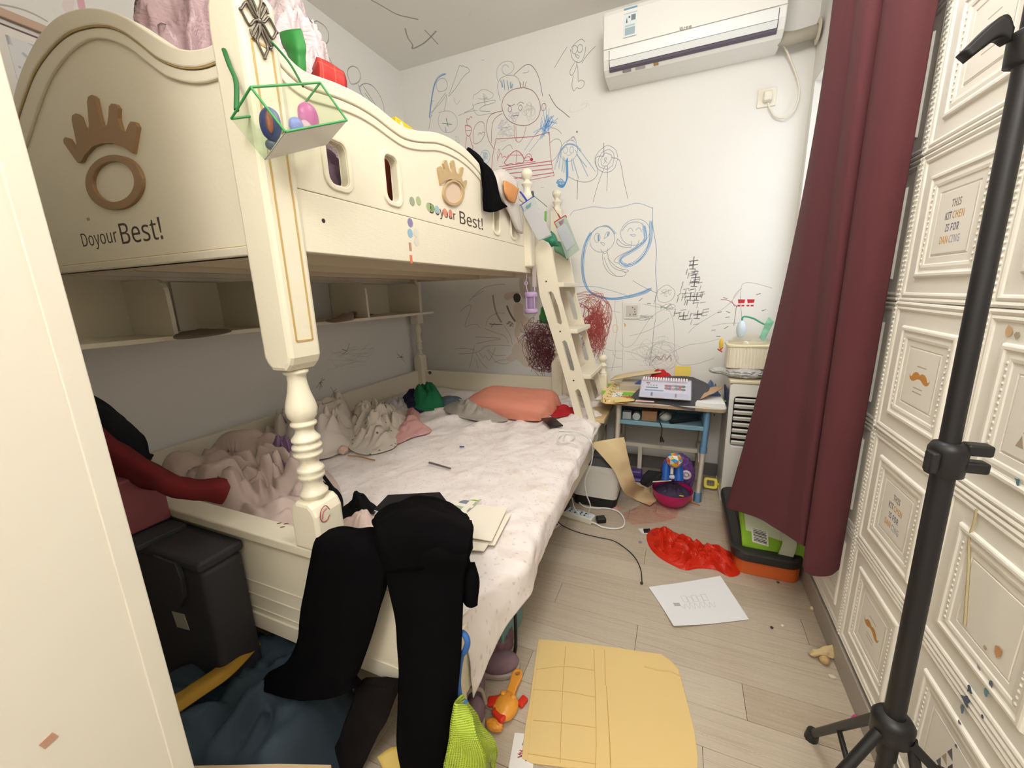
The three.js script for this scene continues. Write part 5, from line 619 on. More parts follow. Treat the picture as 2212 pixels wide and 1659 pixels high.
// black trousers thrown over the footboard
{
  M.black = phys('#0a090b', 0.95, { ior: 1.14, bumpMap: rep(weaveT, 120), bumpScale: 0.0006 });
  const T = thing('black_trousers', 'black trousers hanging over the footboard of the lower bunk', 'trousers');
  const legL = [[[-0.778,0.632,-0.6252], [-0.725,0.64,-0.648], [-0.6618,0.645,-0.6586], [-0.6081,0.64,-0.67]], [[-0.7715,0.6243,-0.6], [-0.6825,0.6484,-0.592], [-0.6026,0.6655,-0.588], [-0.5355,0.6791,-0.592]], [[-0.7949,0.5462,-0.59], [-0.6895,0.5861,-0.575], [-0.6,0.6143,-0.57], [-0.5399,0.6293,-0.575]], [[-0.8337,0.4315,-0.585], [-0.711,0.4816,-0.565], [-0.618,0.5162,-0.56], [-0.5781,0.5247,-0.575]], [[-0.8691,0.3246,-0.58], [-0.7397,0.3826,-0.555], [-0.6498,0.421,-0.55], [-0.6177,0.4326,-0.57]], [[-0.904,0.2623,-0.57], [-0.7623,0.3228,-0.545], [-0.661,0.3752,-0.54], [-0.6438,0.377,-0.56]], [[-0.9706,0.2079,-0.56], [-0.8004,0.2772,-0.53], [-0.6872,0.3252,-0.53], [-0.6558,0.3458,-0.55]], [[-1.0099,0.1569,-0.55], [-0.8464,0.2285,-0.52], [-0.7114,0.291,-0.52], [-0.6339,0.3312,-0.545]]];
  mesh('trouser_leg', patch(legL, { nu: 8, nv: 7, thick: 0.026, amp: 0.012, freq: 9, s: 5, aniso: [1.6, 0.5, 1] }), M.black, T);
  const legR = [[[-0.6887,0.64,-0.7084], [-0.6571,0.645,-0.7771], [-0.597,0.645,-0.8186], [-0.5099,0.635,-0.804]], [[-0.5593,0.7023,-0.58], [-0.4763,0.7433,-0.57], [-0.3961,0.7642,-0.565], [-0.335,0.7543,-0.575]], [[-0.534,0.6174,-0.575], [-0.4568,0.6646,-0.555], [-0.393,0.6858,-0.55], [-0.3451,0.6928,-0.565]], [[-0.5079,0.5244,-0.565], [-0.4483,0.5679,-0.545], [-0.3892,0.5921,-0.54], [-0.3566,0.5958,-0.56]], [[-0.5076,0.4146,-0.555], [-0.452,0.4579,-0.535], [-0.3913,0.4875,-0.53], [-0.364,0.4943,-0.55]], [[-0.5161,0.2897,-0.545], [-0.4575,0.3296,-0.525], [-0.4005,0.3632,-0.52], [-0.3817,0.3714,-0.54]], [[-0.5097,0.1864,-0.535], [-0.4542,0.2312,-0.515], [-0.4143,0.2538,-0.51], [-0.4024,0.2513,-0.53]], [[-0.5039,0.0861,-0.53], [-0.4579,0.1309,-0.51], [-0.4249,0.1588,-0.505], [-0.4187,0.1517,-0.525]]];
  mesh('trouser_leg', patch(legR, { nu: 8, nv: 7, thick: 0.03, amp: 0.012, freq: 9, s: 9, aniso: [1.6, 0.5, 1] }), M.black, T);
  const seat = [[[-0.7021,0.63,-0.7276], [-0.7025,0.63,-0.7934], [-0.6741,0.62,-0.8709], [-0.5926,0.62,-0.8666], [-0.5268,0.62,-0.8436]], [[-0.6637,0.65,-0.6745], [-0.6405,0.66,-0.7204], [-0.599,0.66,-0.7704], [-0.5312,0.655,-0.7845], [-0.4669,0.645,-0.7794]], [[-0.5482,0.708,-0.575], [-0.4867,0.7459,-0.562], [-0.43,0.7726,-0.555], [-0.377,0.7753,-0.56], [-0.3297,0.7664,-0.57]], [[-0.5316,0.6442,-0.57], [-0.468,0.6809,-0.55], [-0.4193,0.7025,-0.545], [-0.3755,0.7153,-0.55], [-0.342,0.7105,-0.565]]];
  mesh('trouser_seat', patch(seat, { nu: 8, nv: 8, thick: 0.026, amp: 0.01, freq: 12, s: 14 }), M.black, T);
  mesh('trouser_pocket', patch([[[-0.3533,0.7135,-0.575], [-0.3436,0.709,-0.575], [-0.3432,0.6955,-0.58]], [[-0.3543,0.6676,-0.575], [-0.339,0.6757,-0.57], [-0.3334,0.6574,-0.58]], [[-0.3549,0.6259,-0.575], [-0.3436,0.6171,-0.572], [-0.3378,0.6165,-0.58]]], { nu: 6, nv: 6, thick: 0.02 }), M.black, T);
  tag(mesh('dark_stocking', patch([[[-0.6928,0.2573,-0.6], [-0.6203,0.2985,-0.59], [-0.5759,0.2993,-0.6]], [[-0.7195,0.1686,-0.59], [-0.6395,0.2161,-0.575], [-0.5854,0.2443,-0.59]], [[-0.7769,0.0449,-0.58], [-0.6839,0.0969,-0.565], [-0.639,0.1449,-0.58]], [[-0.8385,-0.0813,-0.57], [-0.7514,-0.0516,-0.555], [-0.6998,0.0199,-0.57]]], { nu: 8, nv: 8, thick: 0.03, amp: 0.012, freq: 10, s: 4 }), fabric('#120b0c')), 'dark maroon-black stocking hanging below the footboard between the trouser legs', 'stocking');
}

// ---------- on the shelf ----------
cloth('grey_booklet', 'grey flat booklet pile on the wall shelf', 'booklet', [[-1.7155,1.089,-0.8935],[-1.8114,1.089,-0.9903],[-1.7706,1.089,-1.0716],[-1.6362,1.089,-1.0413],[-1.4923,1.089,-0.9157],[-1.4351,1.089,-0.7936],[-1.4597,1.089,-0.7648]], 0.012, '#8f8578', { s: 2, fold: 0.6, power: 0.15 });
cloth('shelf_cloth', 'small crumpled pinkish cloth on the wall shelf', 'cloth', [[-1.7249,1.089,-1.5932],[-2.1273,1.089,-2.0268],[-2.1268,1.089,-2.1275],[-1.8116,1.089,-1.9019],[-1.5442,1.089,-1.5864],[-1.4985,1.089,-1.4361]], 0.03, '#b9a39b', { s: 9, freq: 25 });

// ---------- upper bunk ----------
tag(mesh('upper_mattress', rbox(-1.86, 1.345, -2.565, -0.815, 1.43, -0.645, 0.02, 3), fabric('#c9bfb2')), 'thin mattress on the upper bunk', 'mattress');
const film = (c, o = 0.85) => phys(c, 0.28, { transmission: 1 - o, thickness: 0, bumpMap: rep(softT, 14), bumpScale: 0.004, clearcoat: 0.4, clearcoatRoughness: 0.2, ior: 1.3 });
{
  const bag = (name, label, c, r, col, s, o = {}) => tag(mesh(name, blob(c, r, { amp: 0.42, freq: 2.4, s, detail: 26, ridge: true, flat: 0.5, ...o }), film(col)), label, 'bag');
  const a = [-1.2434,1.9468,-0.86], b = [-1.0436,1.9279,-0.95], c = [-1.2678,1.8912,-0.8];
  bag('plastic_bag', 'mauve plastic bag heaped behind the headboard', [a[0] - 0.005, 1.64, a[2]], [0.125, 0.36, 0.15], '#c9a9ae', 3);
  bag('plastic_bag', 'pale pink plastic bag beside the front post', [b[0] + 0.005, 1.66, b[2]], [0.10, 0.30, 0.125], '#e2ced0', 8);
  bag('plastic_bag', 'small clear plastic bag at the dip of the headboard', [c[0] + 0.01, 1.60, c[2] + 0.02], [0.04, 0.17, 0.05], '#d8d3bd', 12, { detail: 16 });
  const w = [-1.0349,1.8518,-1.02]; bag('plastic_bag', 'whitish plastic wrapping behind the guard rail by the red packet', [w[0] - 0.01, 1.60, w[2]], [0.05, 0.17, 0.07], '#ddd0d2', 17, { detail: 16 });
  tag(mesh('green_bag', patch([[[-0.8879,1.7997,-0.8], [-0.8451,1.7883,-0.79], [-0.8249,1.7902,-0.8]], [[-0.8818,1.7726,-0.8], [-0.8341,1.7566,-0.785], [-0.8197,1.7585,-0.8]], [[-0.8693,1.7467,-0.8], [-0.8354,1.7303,-0.79], [-0.8288,1.7351,-0.8]], [[-0.859,1.6739,-0.8], [-0.8421,1.662,-0.79], [-0.8435,1.669,-0.8]]], { nu: 6, nv: 6, thick: 0.012, amp: 0.005, freq: 20 }), mat('#2f8a3c', 0.5)), 'green plastic carrier among the pink bags', 'bag');
  const plaidT = canvasTex(128, 128, (k) => { k.fillStyle = '#c2281f'; k.fillRect(0, 0, 128, 128); k.strokeStyle = '#e0604a'; k.lineWidth = 4; for (const q of [20, 84]) { k.beginPath(); k.moveTo(q, 0); k.lineTo(q, 128); k.moveTo(0, q); k.lineTo(128, q); k.stroke(); } });
  tag(mesh('red_packet', patch([[[-0.88,1.7732,-0.8788], [-0.88,1.7815,-0.9191], [-0.88,1.7801,-0.9687]], [[-0.86,1.7382,-0.8578], [-0.86,1.7432,-0.8941], [-0.86,1.7508,-0.9488]], [[-0.86,1.6516,-0.846], [-0.86,1.6583,-0.8799], [-0.86,1.6736,-0.9395]]], { nu: 6, nv: 6, thick: 0.03, amp: 0.004, freq: 20 }), mat('#ffffff', 0.5, { map: rep(plaidT, 12) })), 'red checked packet above the guard rail', 'packet');
  const y = [-0.93,1.7904,-1.2938]; tag(mesh('yellow_box', place(new RoundedBoxGeometry(0.05, 0.36, 0.1, 2, 0.004), [y[0] - 0.02, 1.61, y[2]], [-0.07, 0, 0]), mat('#eec61c', 0.4)), 'bright yellow box standing behind the guard rail', 'box');
  tag(mesh('yellow_box_label', place(new THREE.BoxGeometry(0.014, 0.04, 0.0008), [y[0] + 0.0055, 1.765, y[2] + 0.005], [0, Math.PI / 2, 0.4]), mat('#f0ead4', 0.4)), 'white label strip on the yellow box', 'label');
  tag(mesh('lilac_bundle', blob([-0.88, 1.505, -0.83], [0.05, 0.07, 0.10], { amp: 0.35, freq: 2.6, s: 5, detail: 14, ridge: true, flat: 0.9 }), fabric('#a991ad')), 'lilac crumpled cloth seen through the first guard rail opening', 'cloth');
  tag(mesh('red_quilt', blob([-0.87, 1.52, -1.09], [0.045, 0.085, 0.11], { amp: 0.25, freq: 3, s: 9, detail: 14, ridge: true, flat: 0.9 }), fabric('#9c4a3a')), 'rust red quilt seen through the second guard rail opening', 'quilt');
  tag(mesh('red_quilt', blob([-0.865, 1.51, -2.0], [0.04, 0.08, 0.09], { amp: 0.2, freq: 3, s: 19, detail: 14, flat: 0.9 }), fabric('#b06a5a')), 'pinkish red bundle seen through the last guard rail opening', 'quilt');
  tag(mesh('dark_bundle', blob([-0.9, 1.56, -1.58], [0.08, 0.14, 0.12], { amp: 0.25, freq: 2, s: 29, detail: 14, flat: 0.9 }), fabric('#2b2a2d')), 'charcoal garment bunched on the upper bunk behind the guard rail', 'clothing');
  // garments over the guard rail
  tag(mesh('black_garment', patch([[[-0.84,1.7737,-1.591], [-0.84,1.7754,-1.647], [-0.84,1.769,-1.7234]], [[-0.8,1.7351,-1.5213], [-0.8,1.7373,-1.5912], [-0.8,1.7275,-1.6745]], [[-0.762,1.6871,-1.5603], [-0.762,1.6863,-1.6276], [-0.762,1.6755,-1.6806]], [[-0.755,1.588,-1.5607], [-0.752,1.591,-1.6239], [-0.755,1.5975,-1.7055]], [[-0.755,1.527,-1.5586], [-0.75,1.533,-1.6321], [-0.755,1.5792,-1.785]]], { nu: 8, nv: 8, thick: 0.016, amp: 0.006, freq: 16, s: 3 }), M.black), 'black garment hanging over the far end of the guard rail', 'clothing');
  tag(mesh('white_garment', patch([[[-0.82,1.7302,-1.7808], [-0.83,1.7739,-1.9251], [-0.84,1.7763,-2.0835]], [[-0.77,1.6827,-1.7078], [-0.775,1.7251,-1.8331], [-0.775,1.7152,-1.9683]], [[-0.758,1.62,-1.724], [-0.75,1.6238,-1.7983], [-0.758,1.6606,-1.9339]], [[-0.758,1.5666,-1.8016], [-0.75,1.5615,-1.837], [-0.758,1.589,-1.9407]], [[-0.758,1.5185,-1.8876], [-0.752,1.4903,-1.9184], [-0.758,1.4876,-1.9838]]], { nu: 8, nv: 8, thick: 0.012, amp: 0.005, freq: 20, s: 6 }), fabric('#ddd4ca')), 'white garment beside the black one on the guard rail', 'clothing');
  tag(mesh('orange_cloth', patch([[[-0.74,1.6742,-1.7279], [-0.735,1.6756,-1.7884], [-0.74,1.6754,-1.8957]], [[-0.735,1.6263,-1.7223], [-0.73,1.6272,-1.7779], [-0.735,1.6404,-1.8631]], [[-0.738,1.6044,-1.7528], [-0.735,1.5979,-1.7928], [-0.738,1.6045,-1.8393]]], { nu: 5, nv: 5, thick: 0.008, amp: 0.003, freq: 30 }), fabric('#dc9a62')), 'pale orange cloth on the white garment at the guard rail end', 'cloth');
}
// metal ornament on the post
{
  const O = []; const c = [pcz, 1.712];
  for (let k = 0; k < 4; k++) { const a = k * Math.PI / 2; for (const s of [-1, 1]) { const q = (u, v) => { const x = u * Math.cos(a) - v * Math.sin(a), y = u * Math.sin(a) + v * Math.cos(a); return [PX1 + 0.003, c[1] + y * 1.55 * (k % 2 ? 1 : 1), c[0] + x * 0.92]; }; O.push(tube([q(0.002, 0), q(0.012, s * 0.003), q(0.024, s * 0.011), q(0.034, s * 0.004), q(0.038, 0)], 0.0024, 20, 6)); O.push(tube([q(0.004, s * 0.004), q(0.014, s * 0.013), q(0.021, s * 0.021), q(0.015, s * 0.024)], 0.0022, 16, 6)); } O.push(place(new THREE.SphereGeometry(0.0032, 8, 6), [PX1 + 0.003, c[1] + [0, 0.06, 0, -0.06][k], c[0] + [0.036, 0, -0.036, 0][k]])); }
  mesh('metal_ornament', merge([...O, place(new THREE.SphereGeometry(0.006, 12, 8), [PX1 + 0.003, c[1], c[0]], [0, 0, 0], [0.6, 1, 1])]), mat('#6f675c', 0.35, { metalness: 0.8 }), bed).userData.label = 'pierced antique metal ornament';
}
// stickers on the guard panel and rail
{
  const st = [[890, 435, '#9aa488', 'hex'], [904, 434, '#a9b884', 'hex'], [926, 447, '#9fb07c', 'hex'], [934, 450, '#7f9a62', 'hex'], [944, 453, '#9db9c6', 'hex'], [961, 459, '#d9886c', 'hex'], [973, 461, '#cf7f68', 'hex'], [886, 481, '#8d7fae', 'hex'], [886, 504, '#93bcd2', 'hex'], [899, 503, '#d9d6c8', 'hex'], [900, 523, '#d6d2c4', 'hex'], [886, 533, '#b98d72', 'bar'], [888, 560, '#d9714a', 'bar']];
  for (const [x, y, c, k] of st) { const p = [[-0.7748,1.4807,-1.0964], [-0.7748,1.4882,-1.1307], [-0.7748,1.4799,-1.1852], [-0.7748,1.4793,-1.2065], [-0.7748,1.4795,-1.2341], [-0.7748,1.4786,-1.2834], [-0.7748,1.4814,-1.3207], [-0.7718,1.4165,-1.074], [-0.7718,1.3856,-1.0696], [-0.7718,1.3905,-1.1008], [-0.7718,1.3632,-1.0994], [-0.7718,1.3464,-1.0641], [-0.7718,1.3099,-1.0635]][st.findIndex((s) => s[0] === x && s[1] === y)];
    const g = k === 'hex' ? new THREE.CylinderGeometry(0.0135, 0.0135, 0.0007, 8) : new THREE.BoxGeometry(0.012, 0.0007, 0.024); if (k !== 'hex') g.rotateY(Math.PI / 2); g.rotateZ(-Math.PI / 2); g.translate(p[0] + 0.0004, p[1], p[2]); mesh('sticker', g, mat(c, 0.4), bed); }
}

// ---------- air conditioner ----------
{
  M.acw = mat('#eae7e0', 0.3);
  const ac = thing('air_conditioner', 'white wall-mounted air conditioner high on the back wall', 'air conditioner');
  const x0 = -0.468, x1 = 0.372, prof = [[-2.72, 2.345], [-2.62, 2.345], [-2.57, 2.350], [-2.535, 2.37], [-2.514, 2.41], [-2.503, 2.47], [-2.5, 2.60], [-2.506, 2.617], [-2.525, 2.628], [-2.72, 2.632]];
  const body = mesh('casing', extrudeX(prof, x1, x1 - x0, 0.006), M.acw, ac);
  mesh('front_cover', extrudeX([[-2.498, 2.452], [-2.4955, 2.50], [-2.4925, 2.60], [-2.5, 2.619], [-2.512, 2.626], [-2.512, 2.452]], x1 - 0.004, x1 - x0 - 0.008, 0.002), M.acw, ac);
  const lx0 = x0 + 0.035, lx1 = x1 - 0.035;
  mesh('air_outlet', extrudeX([[-2.5062, 2.446], [-2.513, 2.40], [-2.53, 2.366], [-2.548, 2.36], [-2.53, 2.446]], lx1 + 0.004, lx1 - lx0 + 0.008), mat('#5e5664', 0.6), ac);
  mesh('louvre', extrudeX([[-2.499, 2.445], [-2.503, 2.40], [-2.509, 2.40], [-2.506, 2.445]], lx1, lx1 - lx0, 0.001), mat('#e6e9e6', 0.3), ac);
  mesh('louvre', extrudeX([[-2.5035, 2.398], [-2.520, 2.374], [-2.526, 2.376], [-2.5095, 2.398]], lx1, lx1 - lx0, 0.001), mat('#e6e9e6', 0.3), ac);
  const lab = canvasTex(128, 256, (c) => { c.fillStyle = '#dfe6e6'; c.fillRect(0, 0, 128, 256); c.fillStyle = '#6f9fbe'; c.fillRect(0, 0, 128, 52); c.fillStyle = '#dfe6e6'; c.fillRect(16, 22, 90, 10); c.fillStyle = '#4b5a60'; c.beginPath(); c.moveTo(22, 130); c.lineTo(30, 80); c.lineTo(38, 130); c.fill(); c.beginPath(); c.arc(54, 84, 9, 0, 7); c.fill(); c.fillStyle = '#7b8689'; c.fillRect(72, 68, 42, 50); c.fillStyle = '#b7c4c8'; c.fillRect(14, 150, 96, 16); c.fillStyle = '#9fb4ba'; c.fillRect(14, 174, 96, 66); });
  const a = [-0.3618,2.6164,-2.492], b = [-0.2952,2.4864,-2.492];
  mesh('rating_label', place(new THREE.BoxGeometry(b[0] - a[0], a[1] - b[1], 0.0008), [(a[0] + b[0]) / 2, (a[1] + b[1]) / 2 - 0.006, -2.4925], [-0.02, 0, 0]), mat('#ffffff', 0.4, { map: lab }), ac);
  const lg = [-0.0881,2.4554,-2.492]; mesh('maker_name', place(lettering('Gree', 0.013, 0.055, fontBold), [lg[0], lg[1] - 0.004, -2.4945]), mat('#9b958c', 0.4), ac);
  for (const [p, c, w] of [[[-0.3468,2.3228,-2.54], '#8f8a86', 0.045], [[-0.2771,2.3194,-2.54], '#a9a5a0', 0.05], [[-0.1976,2.3157,-2.54], '#a08a4c', 0.025]]) mesh('mark', place(new THREE.BoxGeometry(w, 0.016, 0.0006), [p[0], 2.356, -2.5555], [1.0, 0, 0]), mat(c, 0.5), ac);
  // pipe cover into the right wall
  tag(mesh('pipe_sleeve', tube([[x1 - 0.006, 2.37, -2.62], [0.42, 2.365, -2.63], [0.48, 2.372, -2.64], [0.52, 2.378, -2.645]], 0.028, 24, 14), mat('#dcd2bd', 0.7, { bumpMap: rep(softT, 20), bumpScale: 0.004 })), 'cream taped pipe sleeve between air conditioner and window wall', 'pipe');
  tag(mesh('pipe_collar', lathe([[0.030, 0], [0.052, 0.002], [0.054, 0.008], [0.030, 0.012]], [0, 0, 0], 28).rotateZ(Math.PI / 2).translate(0.533, 2.378, -2.645), mat('#d9cfba', 0.6)), 'round cream collar where the pipe enters the wall', 'collar');
  const pl = [0.3494,2.1552,-2.72], sk = thing('wall_socket', 'white wall socket with a plug below the air conditioner', 'socket');
  mesh('plate', rbox(pl[0] - 0.043, pl[1] - 0.043, ZB, pl[0] + 0.043, pl[1] + 0.043, ZB + 0.011, 0.004), mat('#e6dfcf', 0.35), sk);
  mesh('plug', rbox(pl[0] - 0.02, pl[1] - 0.026, ZB + 0.011, pl[0] + 0.02, pl[1] + 0.02, ZB + 0.05, 0.009, 3), mat('#e4dcca', 0.35), sk);
  tag(mesh('power_cable', tube([[0.3688,2.3711,-2.64], [0.396,2.3508,-2.66], [0.4333,2.2919,-2.68], [0.4716,2.2073,-2.69], [0.4863,2.1429,-2.69], [0.4741,2.0725,-2.69], [0.4335,2.0396,-2.69], [0.3912,2.0555,-2.69], [0.3616,2.0974,-2.685], [0.3526,2.1185,-2.68]], 0.0045, 80, 8), mat('#e2dac6', 0.5)), 'cream power cord looping from air conditioner to socket', 'cable');
}
{ // sockets lower on the back wall
  const s1 = thing('wall_socket', 'scribbled wall socket above the desk', 'socket'), p = [-0.2937,1.0624,-2.72];
  mesh('plate', rbox(p[0] - 0.05, p[1] - 0.05, ZB, p[0] + 0.05, p[1] + 0.05, ZB + 0.008, 0.003), mat('#dedad2', 0.4), s1);
  mesh('insert', rbox(p[0] - 0.036, p[1] - 0.036, ZB + 0.008, p[0] + 0.036, p[1] + 0.036, ZB + 0.0105, 0.002), mat('#c5c0b4', 0.45), s1);
  for (const [dx, dy] of [[0.005, 0.022], [0.018, 0.012], [-0.01, -0.022], [0.014, -0.022], [0.024, -0.02], [0.02, -0.004]]) mesh('hole', box(p[0] + dx - 0.003, p[1] + dy - 0.004, ZB + 0.0104, p[0] + dx + 0.003, p[1] + dy + 0.004, ZB + 0.0112), mat('#5d5850', 0.6), s1);
  const s2 = thing('wall_socket', 'white wall socket low behind the right end of the desk', 'socket'), q = [0.2185,0.4063,-2.72];
  mesh('plate', rbox(q[0] - 0.043, q[1] - 0.043, ZB, q[0] + 0.043, q[1] + 0.043, ZB + 0.008, 0.003), mat('#d9d6ce', 0.4), s2);
  for (const dx of [-0.012, 0.012]) mesh('hole', box(q[0] + dx - 0.003, q[1], ZB + 0.008, q[0] + dx + 0.003, q[1] + 0.012, ZB + 0.0086), mat('#55504a', 0.6), s2);
}

// ---------- desk ----------
const DY = 0.57;
{
  const desk = thing('study_desk', 'small child desk with blue-grey metal tray and legs by the back wall', 'desk');
  M.dtop = mat('#d8d2c2', 0.4); M.dedge = mat('#a98f78', 0.6, { bumpMap: rep(grainT, 20), bumpScale: 0.0008 }); M.steel = mat('#d9cfbf', 0.45); M.teal = mat('#7ea3b4', 0.45); M.bluecap = mat('#6e9cc0', 0.45);
  const top = mesh('desk_top', extrudeY(rrect(-0.40, -2.70, 0.252, -2.283, 0.03), DY - 0.004, 0.006, 0.001), M.dtop, desk);
  mesh('edge_band', extrudeY(rrect(-0.40, -2.70, 0.252, -2.283, 0.03), DY - 0.02, 0.016), M.dedge, desk);
  for (const s of [0, 1]) {
    const xt = [-0.306, 0.165][s], xb = [-0.318, 0.148][s];
    mesh('leg', rod([xt, 0.55, -2.325], [lerp(xt, xb, 0.45), 0.31, -2.325], 0.017, 0.017, 4), s ? M.bluecap : M.steel, desk);
    mesh('leg', rod([lerp(xt, xb, 0.42), 0.33, -2.325], [xb, 0.05, -2.325], 0.0145, 0.0145, 4), M.steel, desk);
    mesh('foot_cap', rod([xb, 0.06, -2.325], [xb - 0.001, 0, -2.325], 0.02, 0.021, 4), M.bluecap, desk);
    mesh('leg_collar', rod([lerp(xt, xb, 0.43), 0.335, -2.325], [lerp(xt, xb, 0.47), 0.30, -2.325], 0.02, 0.02, 4), M.bluecap, desk);
    mesh('leg', rod([xt, 0.55, -2.62], [xb, 0, -2.62], 0.016, 0.016, 4), M.steel, desk);
    mesh('side_bar', rbox(xb - 0.012, 0.24, -2.62, xb + 0.012, 0.265, -2.325, 0.003), M.steel, desk);
  }
  mesh('cross_bar', rbox(-0.312, 0.238, -2.49, 0.15, 0.262, -2.465, 0.003), M.steel, desk);
  mesh('centre_strut', rbox(-0.20, 0.0, -2.49, -0.175, 0.24, -2.465, 0.003), M.steel, desk);
  const ty0 = 0.432, ty1 = 0.55;
  mesh('tray_floor', box(-0.305, ty0, -2.62, 0.152, ty0 + 0.006, -2.325), M.teal, desk);
  mesh('tray_back', box(-0.305, ty0, -2.62, 0.152, ty1, -2.614), M.teal, desk);
  mesh('tray_side', box(-0.305, ty0, -2.62, -0.299, ty1, -2.325), M.teal, desk);
  mesh('tray_side', box(0.146, ty0, -2.62, 0.152, ty1, -2.325), M.teal, desk);
  mesh('tray_lip', rbox(-0.305, ty0 - 0.004, -2.329, 0.152, ty0 + 0.02, -2.319, 0.003), M.teal, desk);
}
const D0 = DY + 0.003;
function paperOn(name, label, cat, q, y, color, t = 0.0012, m = null) { return tag(mesh(name, sheetY(q, y, t), m ?? mat(color, 0.8)), label, cat); }
{ // things lying on the desk
  const printT = canvasTex(256, 256, (c) => { c.fillStyle = '#e9cf92'; c.fillRect(0, 0, 256, 256); c.fillStyle = '#7fc23d'; c.fillRect(120, 40, 130, 120); c.fillStyle = '#f2efe6'; c.fillRect(60, 60, 70, 150); c.strokeStyle = '#27231f'; c.lineWidth = 6; for (let k = 0; k < 16; k++) { c.beginPath(); c.arc(30 + rnd() * 200, 30 + rnd() * 200, 6 + rnd() * 16, 0, 4); c.stroke(); } c.fillStyle = '#cf2f25'; c.beginPath(); c.ellipse(190, 190, 60, 20, -0.1, 0, 7); c.fill(); });
  const m = mat('#ffffff', 0.6, { map: printT }); const q = [[-0.3826,-2.223],[-0.4388,-2.5067],[-0.4408,-2.7286],[-0.2741,-2.8964],[-0.2194,-2.4686],[-0.2187,-2.3551]], g = sheetY(q, D0 + 0.004, 0.008); { const u = g.attributes.uv, p = g.attributes.position; for (let i = 0; i < u.count; i++) u.setXY(i, (p.getX(i) + 0.40) / 0.2, (p.getZ(i) + 2.3) / -0.2); }
  tag(mesh('picture_book', g, m), 'colourful picture book at the ladder end of the desk', 'book');
  paperOn('booklet', 'cream booklet under the colourful picture book', 'booklet', [[-0.3957,-2.2381],[-0.4198,-2.4328],[-0.3254,-2.5208],[-0.2107,-2.3551],[-0.2735,-2.233],[-0.3591,-2.2079]], D0, '#e3bf86', 0.004);
  paperOn('yellow_paper', 'yellow sheet hanging over the front edge of the desk', 'paper', [[-0.3233,-2.2591],[-0.2183,-2.3529],[-0.2148,-2.2703],[-0.3121,-2.2018]], D0 + 0.0125, '#e3cd7c');
  paperOn('white_paper', 'white sheet corner sticking out beside the ladder', 'paper', [[-0.4402,-2.2891],[-0.4252,-2.4313],[-0.3913,-2.3031]], D0 - 0.001, '#e4ddd0');
  tag(mesh('yellow_sharpener', place(new RoundedBoxGeometry(0.03, 0.026, 0.03, 2, 0.005), (() => { const c = [-0.4396,0.59,-2.611]; return [c[0], D0 + 0.026, c[2]]; })(), [0, 0.3, 0]), mat('#e8cf1e', 0.35)), 'small bright yellow block on the picture book', 'block');
  tag(mesh('book_pile', rbox(-0.33, D0, -2.69, 0.13, D0 + 0.05, -2.50, 0.004), mat('#b9ac98', 0.8)), 'thick album under the dark grey paper on the desk', 'album');
  tag(mesh('tan_folder', patch([[[-0.3993,0.6271,-2.58], [-0.2785,0.6579,-2.58], [-0.0925,0.6967,-2.58]], [[-0.3761,0.6396,-2.66], [-0.2734,0.6665,-2.66], [-0.1126,0.6953,-2.66]]], { nu: 6, nv: 4, thick: 0.01 }), mat('#d6c096', 0.7)), 'tan kraft folder lying at the back of the desk', 'folder');
  cloth('red_bag', 'red fabric bag at the back of the desk', 'bag', [[-0.2, 0.625, -2.60], [-0.13, 0.625, -2.56], [-0.04, 0.625, -2.56], [0.01, 0.625, -2.59], [-0.02, 0.625, -2.67], [-0.15, 0.625, -2.68]], 0.085, '#c32b2c', { s: 4, freq: 12, fold: 0.35 });
  paperOn('blue_folder', 'blue folder peeking out below the red bag', 'folder', [[-0.24, -2.53], [-0.02, -2.54], [-0.02, -2.60], [-0.22, -2.62]], D0 + 0.051, '#3f4e9c', 0.006);
  tag(mesh('yellow_card', place(box(-0.045, 0, -0.0015, 0.045, 0.10, 0.0015), [0.03, D0 + 0.05, -2.66], [-0.2, 0, 0]), mat('#e3c75a', 0.7)), 'yellow card standing behind the dark grey paper', 'card');
  tag(mesh('black_paper', patch([[[-0.2391,0.5981,-2.3], [-0.0684,0.5772,-2.285], [0.0962,0.5582,-2.27]], [[-0.2072,0.6249,-2.38], [-0.0245,0.6146,-2.36], [0.1329,0.5993,-2.36]], [[-0.1475,0.6582,-2.5], [0.0202,0.6662,-2.48], [0.1735,0.6524,-2.46]], [[-0.0592,0.6722,-2.58], [0.0398,0.6773,-2.58], [0.0886,0.6741,-2.58]]], { nu: 6, nv: 6, thick: 0.002, amp: 0.002, freq: 14 }), mat('#4a484b', 0.85)), 'large sheet of dark grey paper under the crayon box', 'paper');
  { const b = thing('crayon_box', 'flat clear box of crayons with a printed white cover', 'crayon box');
    const f0 = [-0.0502,0.6063,-2.27], k0 = [-0.065,0.6783,-2.44], w = 0.268, d = 0.178, c = [(f0[0] + k0[0]) / 2, (f0[1] + k0[1]) / 2, (f0[2] + k0[2]) / 2], th = Math.atan2(k0[1] - f0[1], f0[2] - k0[2]);
    const P = (g) => place(g, [c[0], c[1], c[2]], [th, 0.0, -0.01]);
    mesh('base', P(rbox(-w / 2, 0, -d / 2, w / 2, 0.008, d / 2, 0.003)), mat('#e3e0e6', 0.35), b);
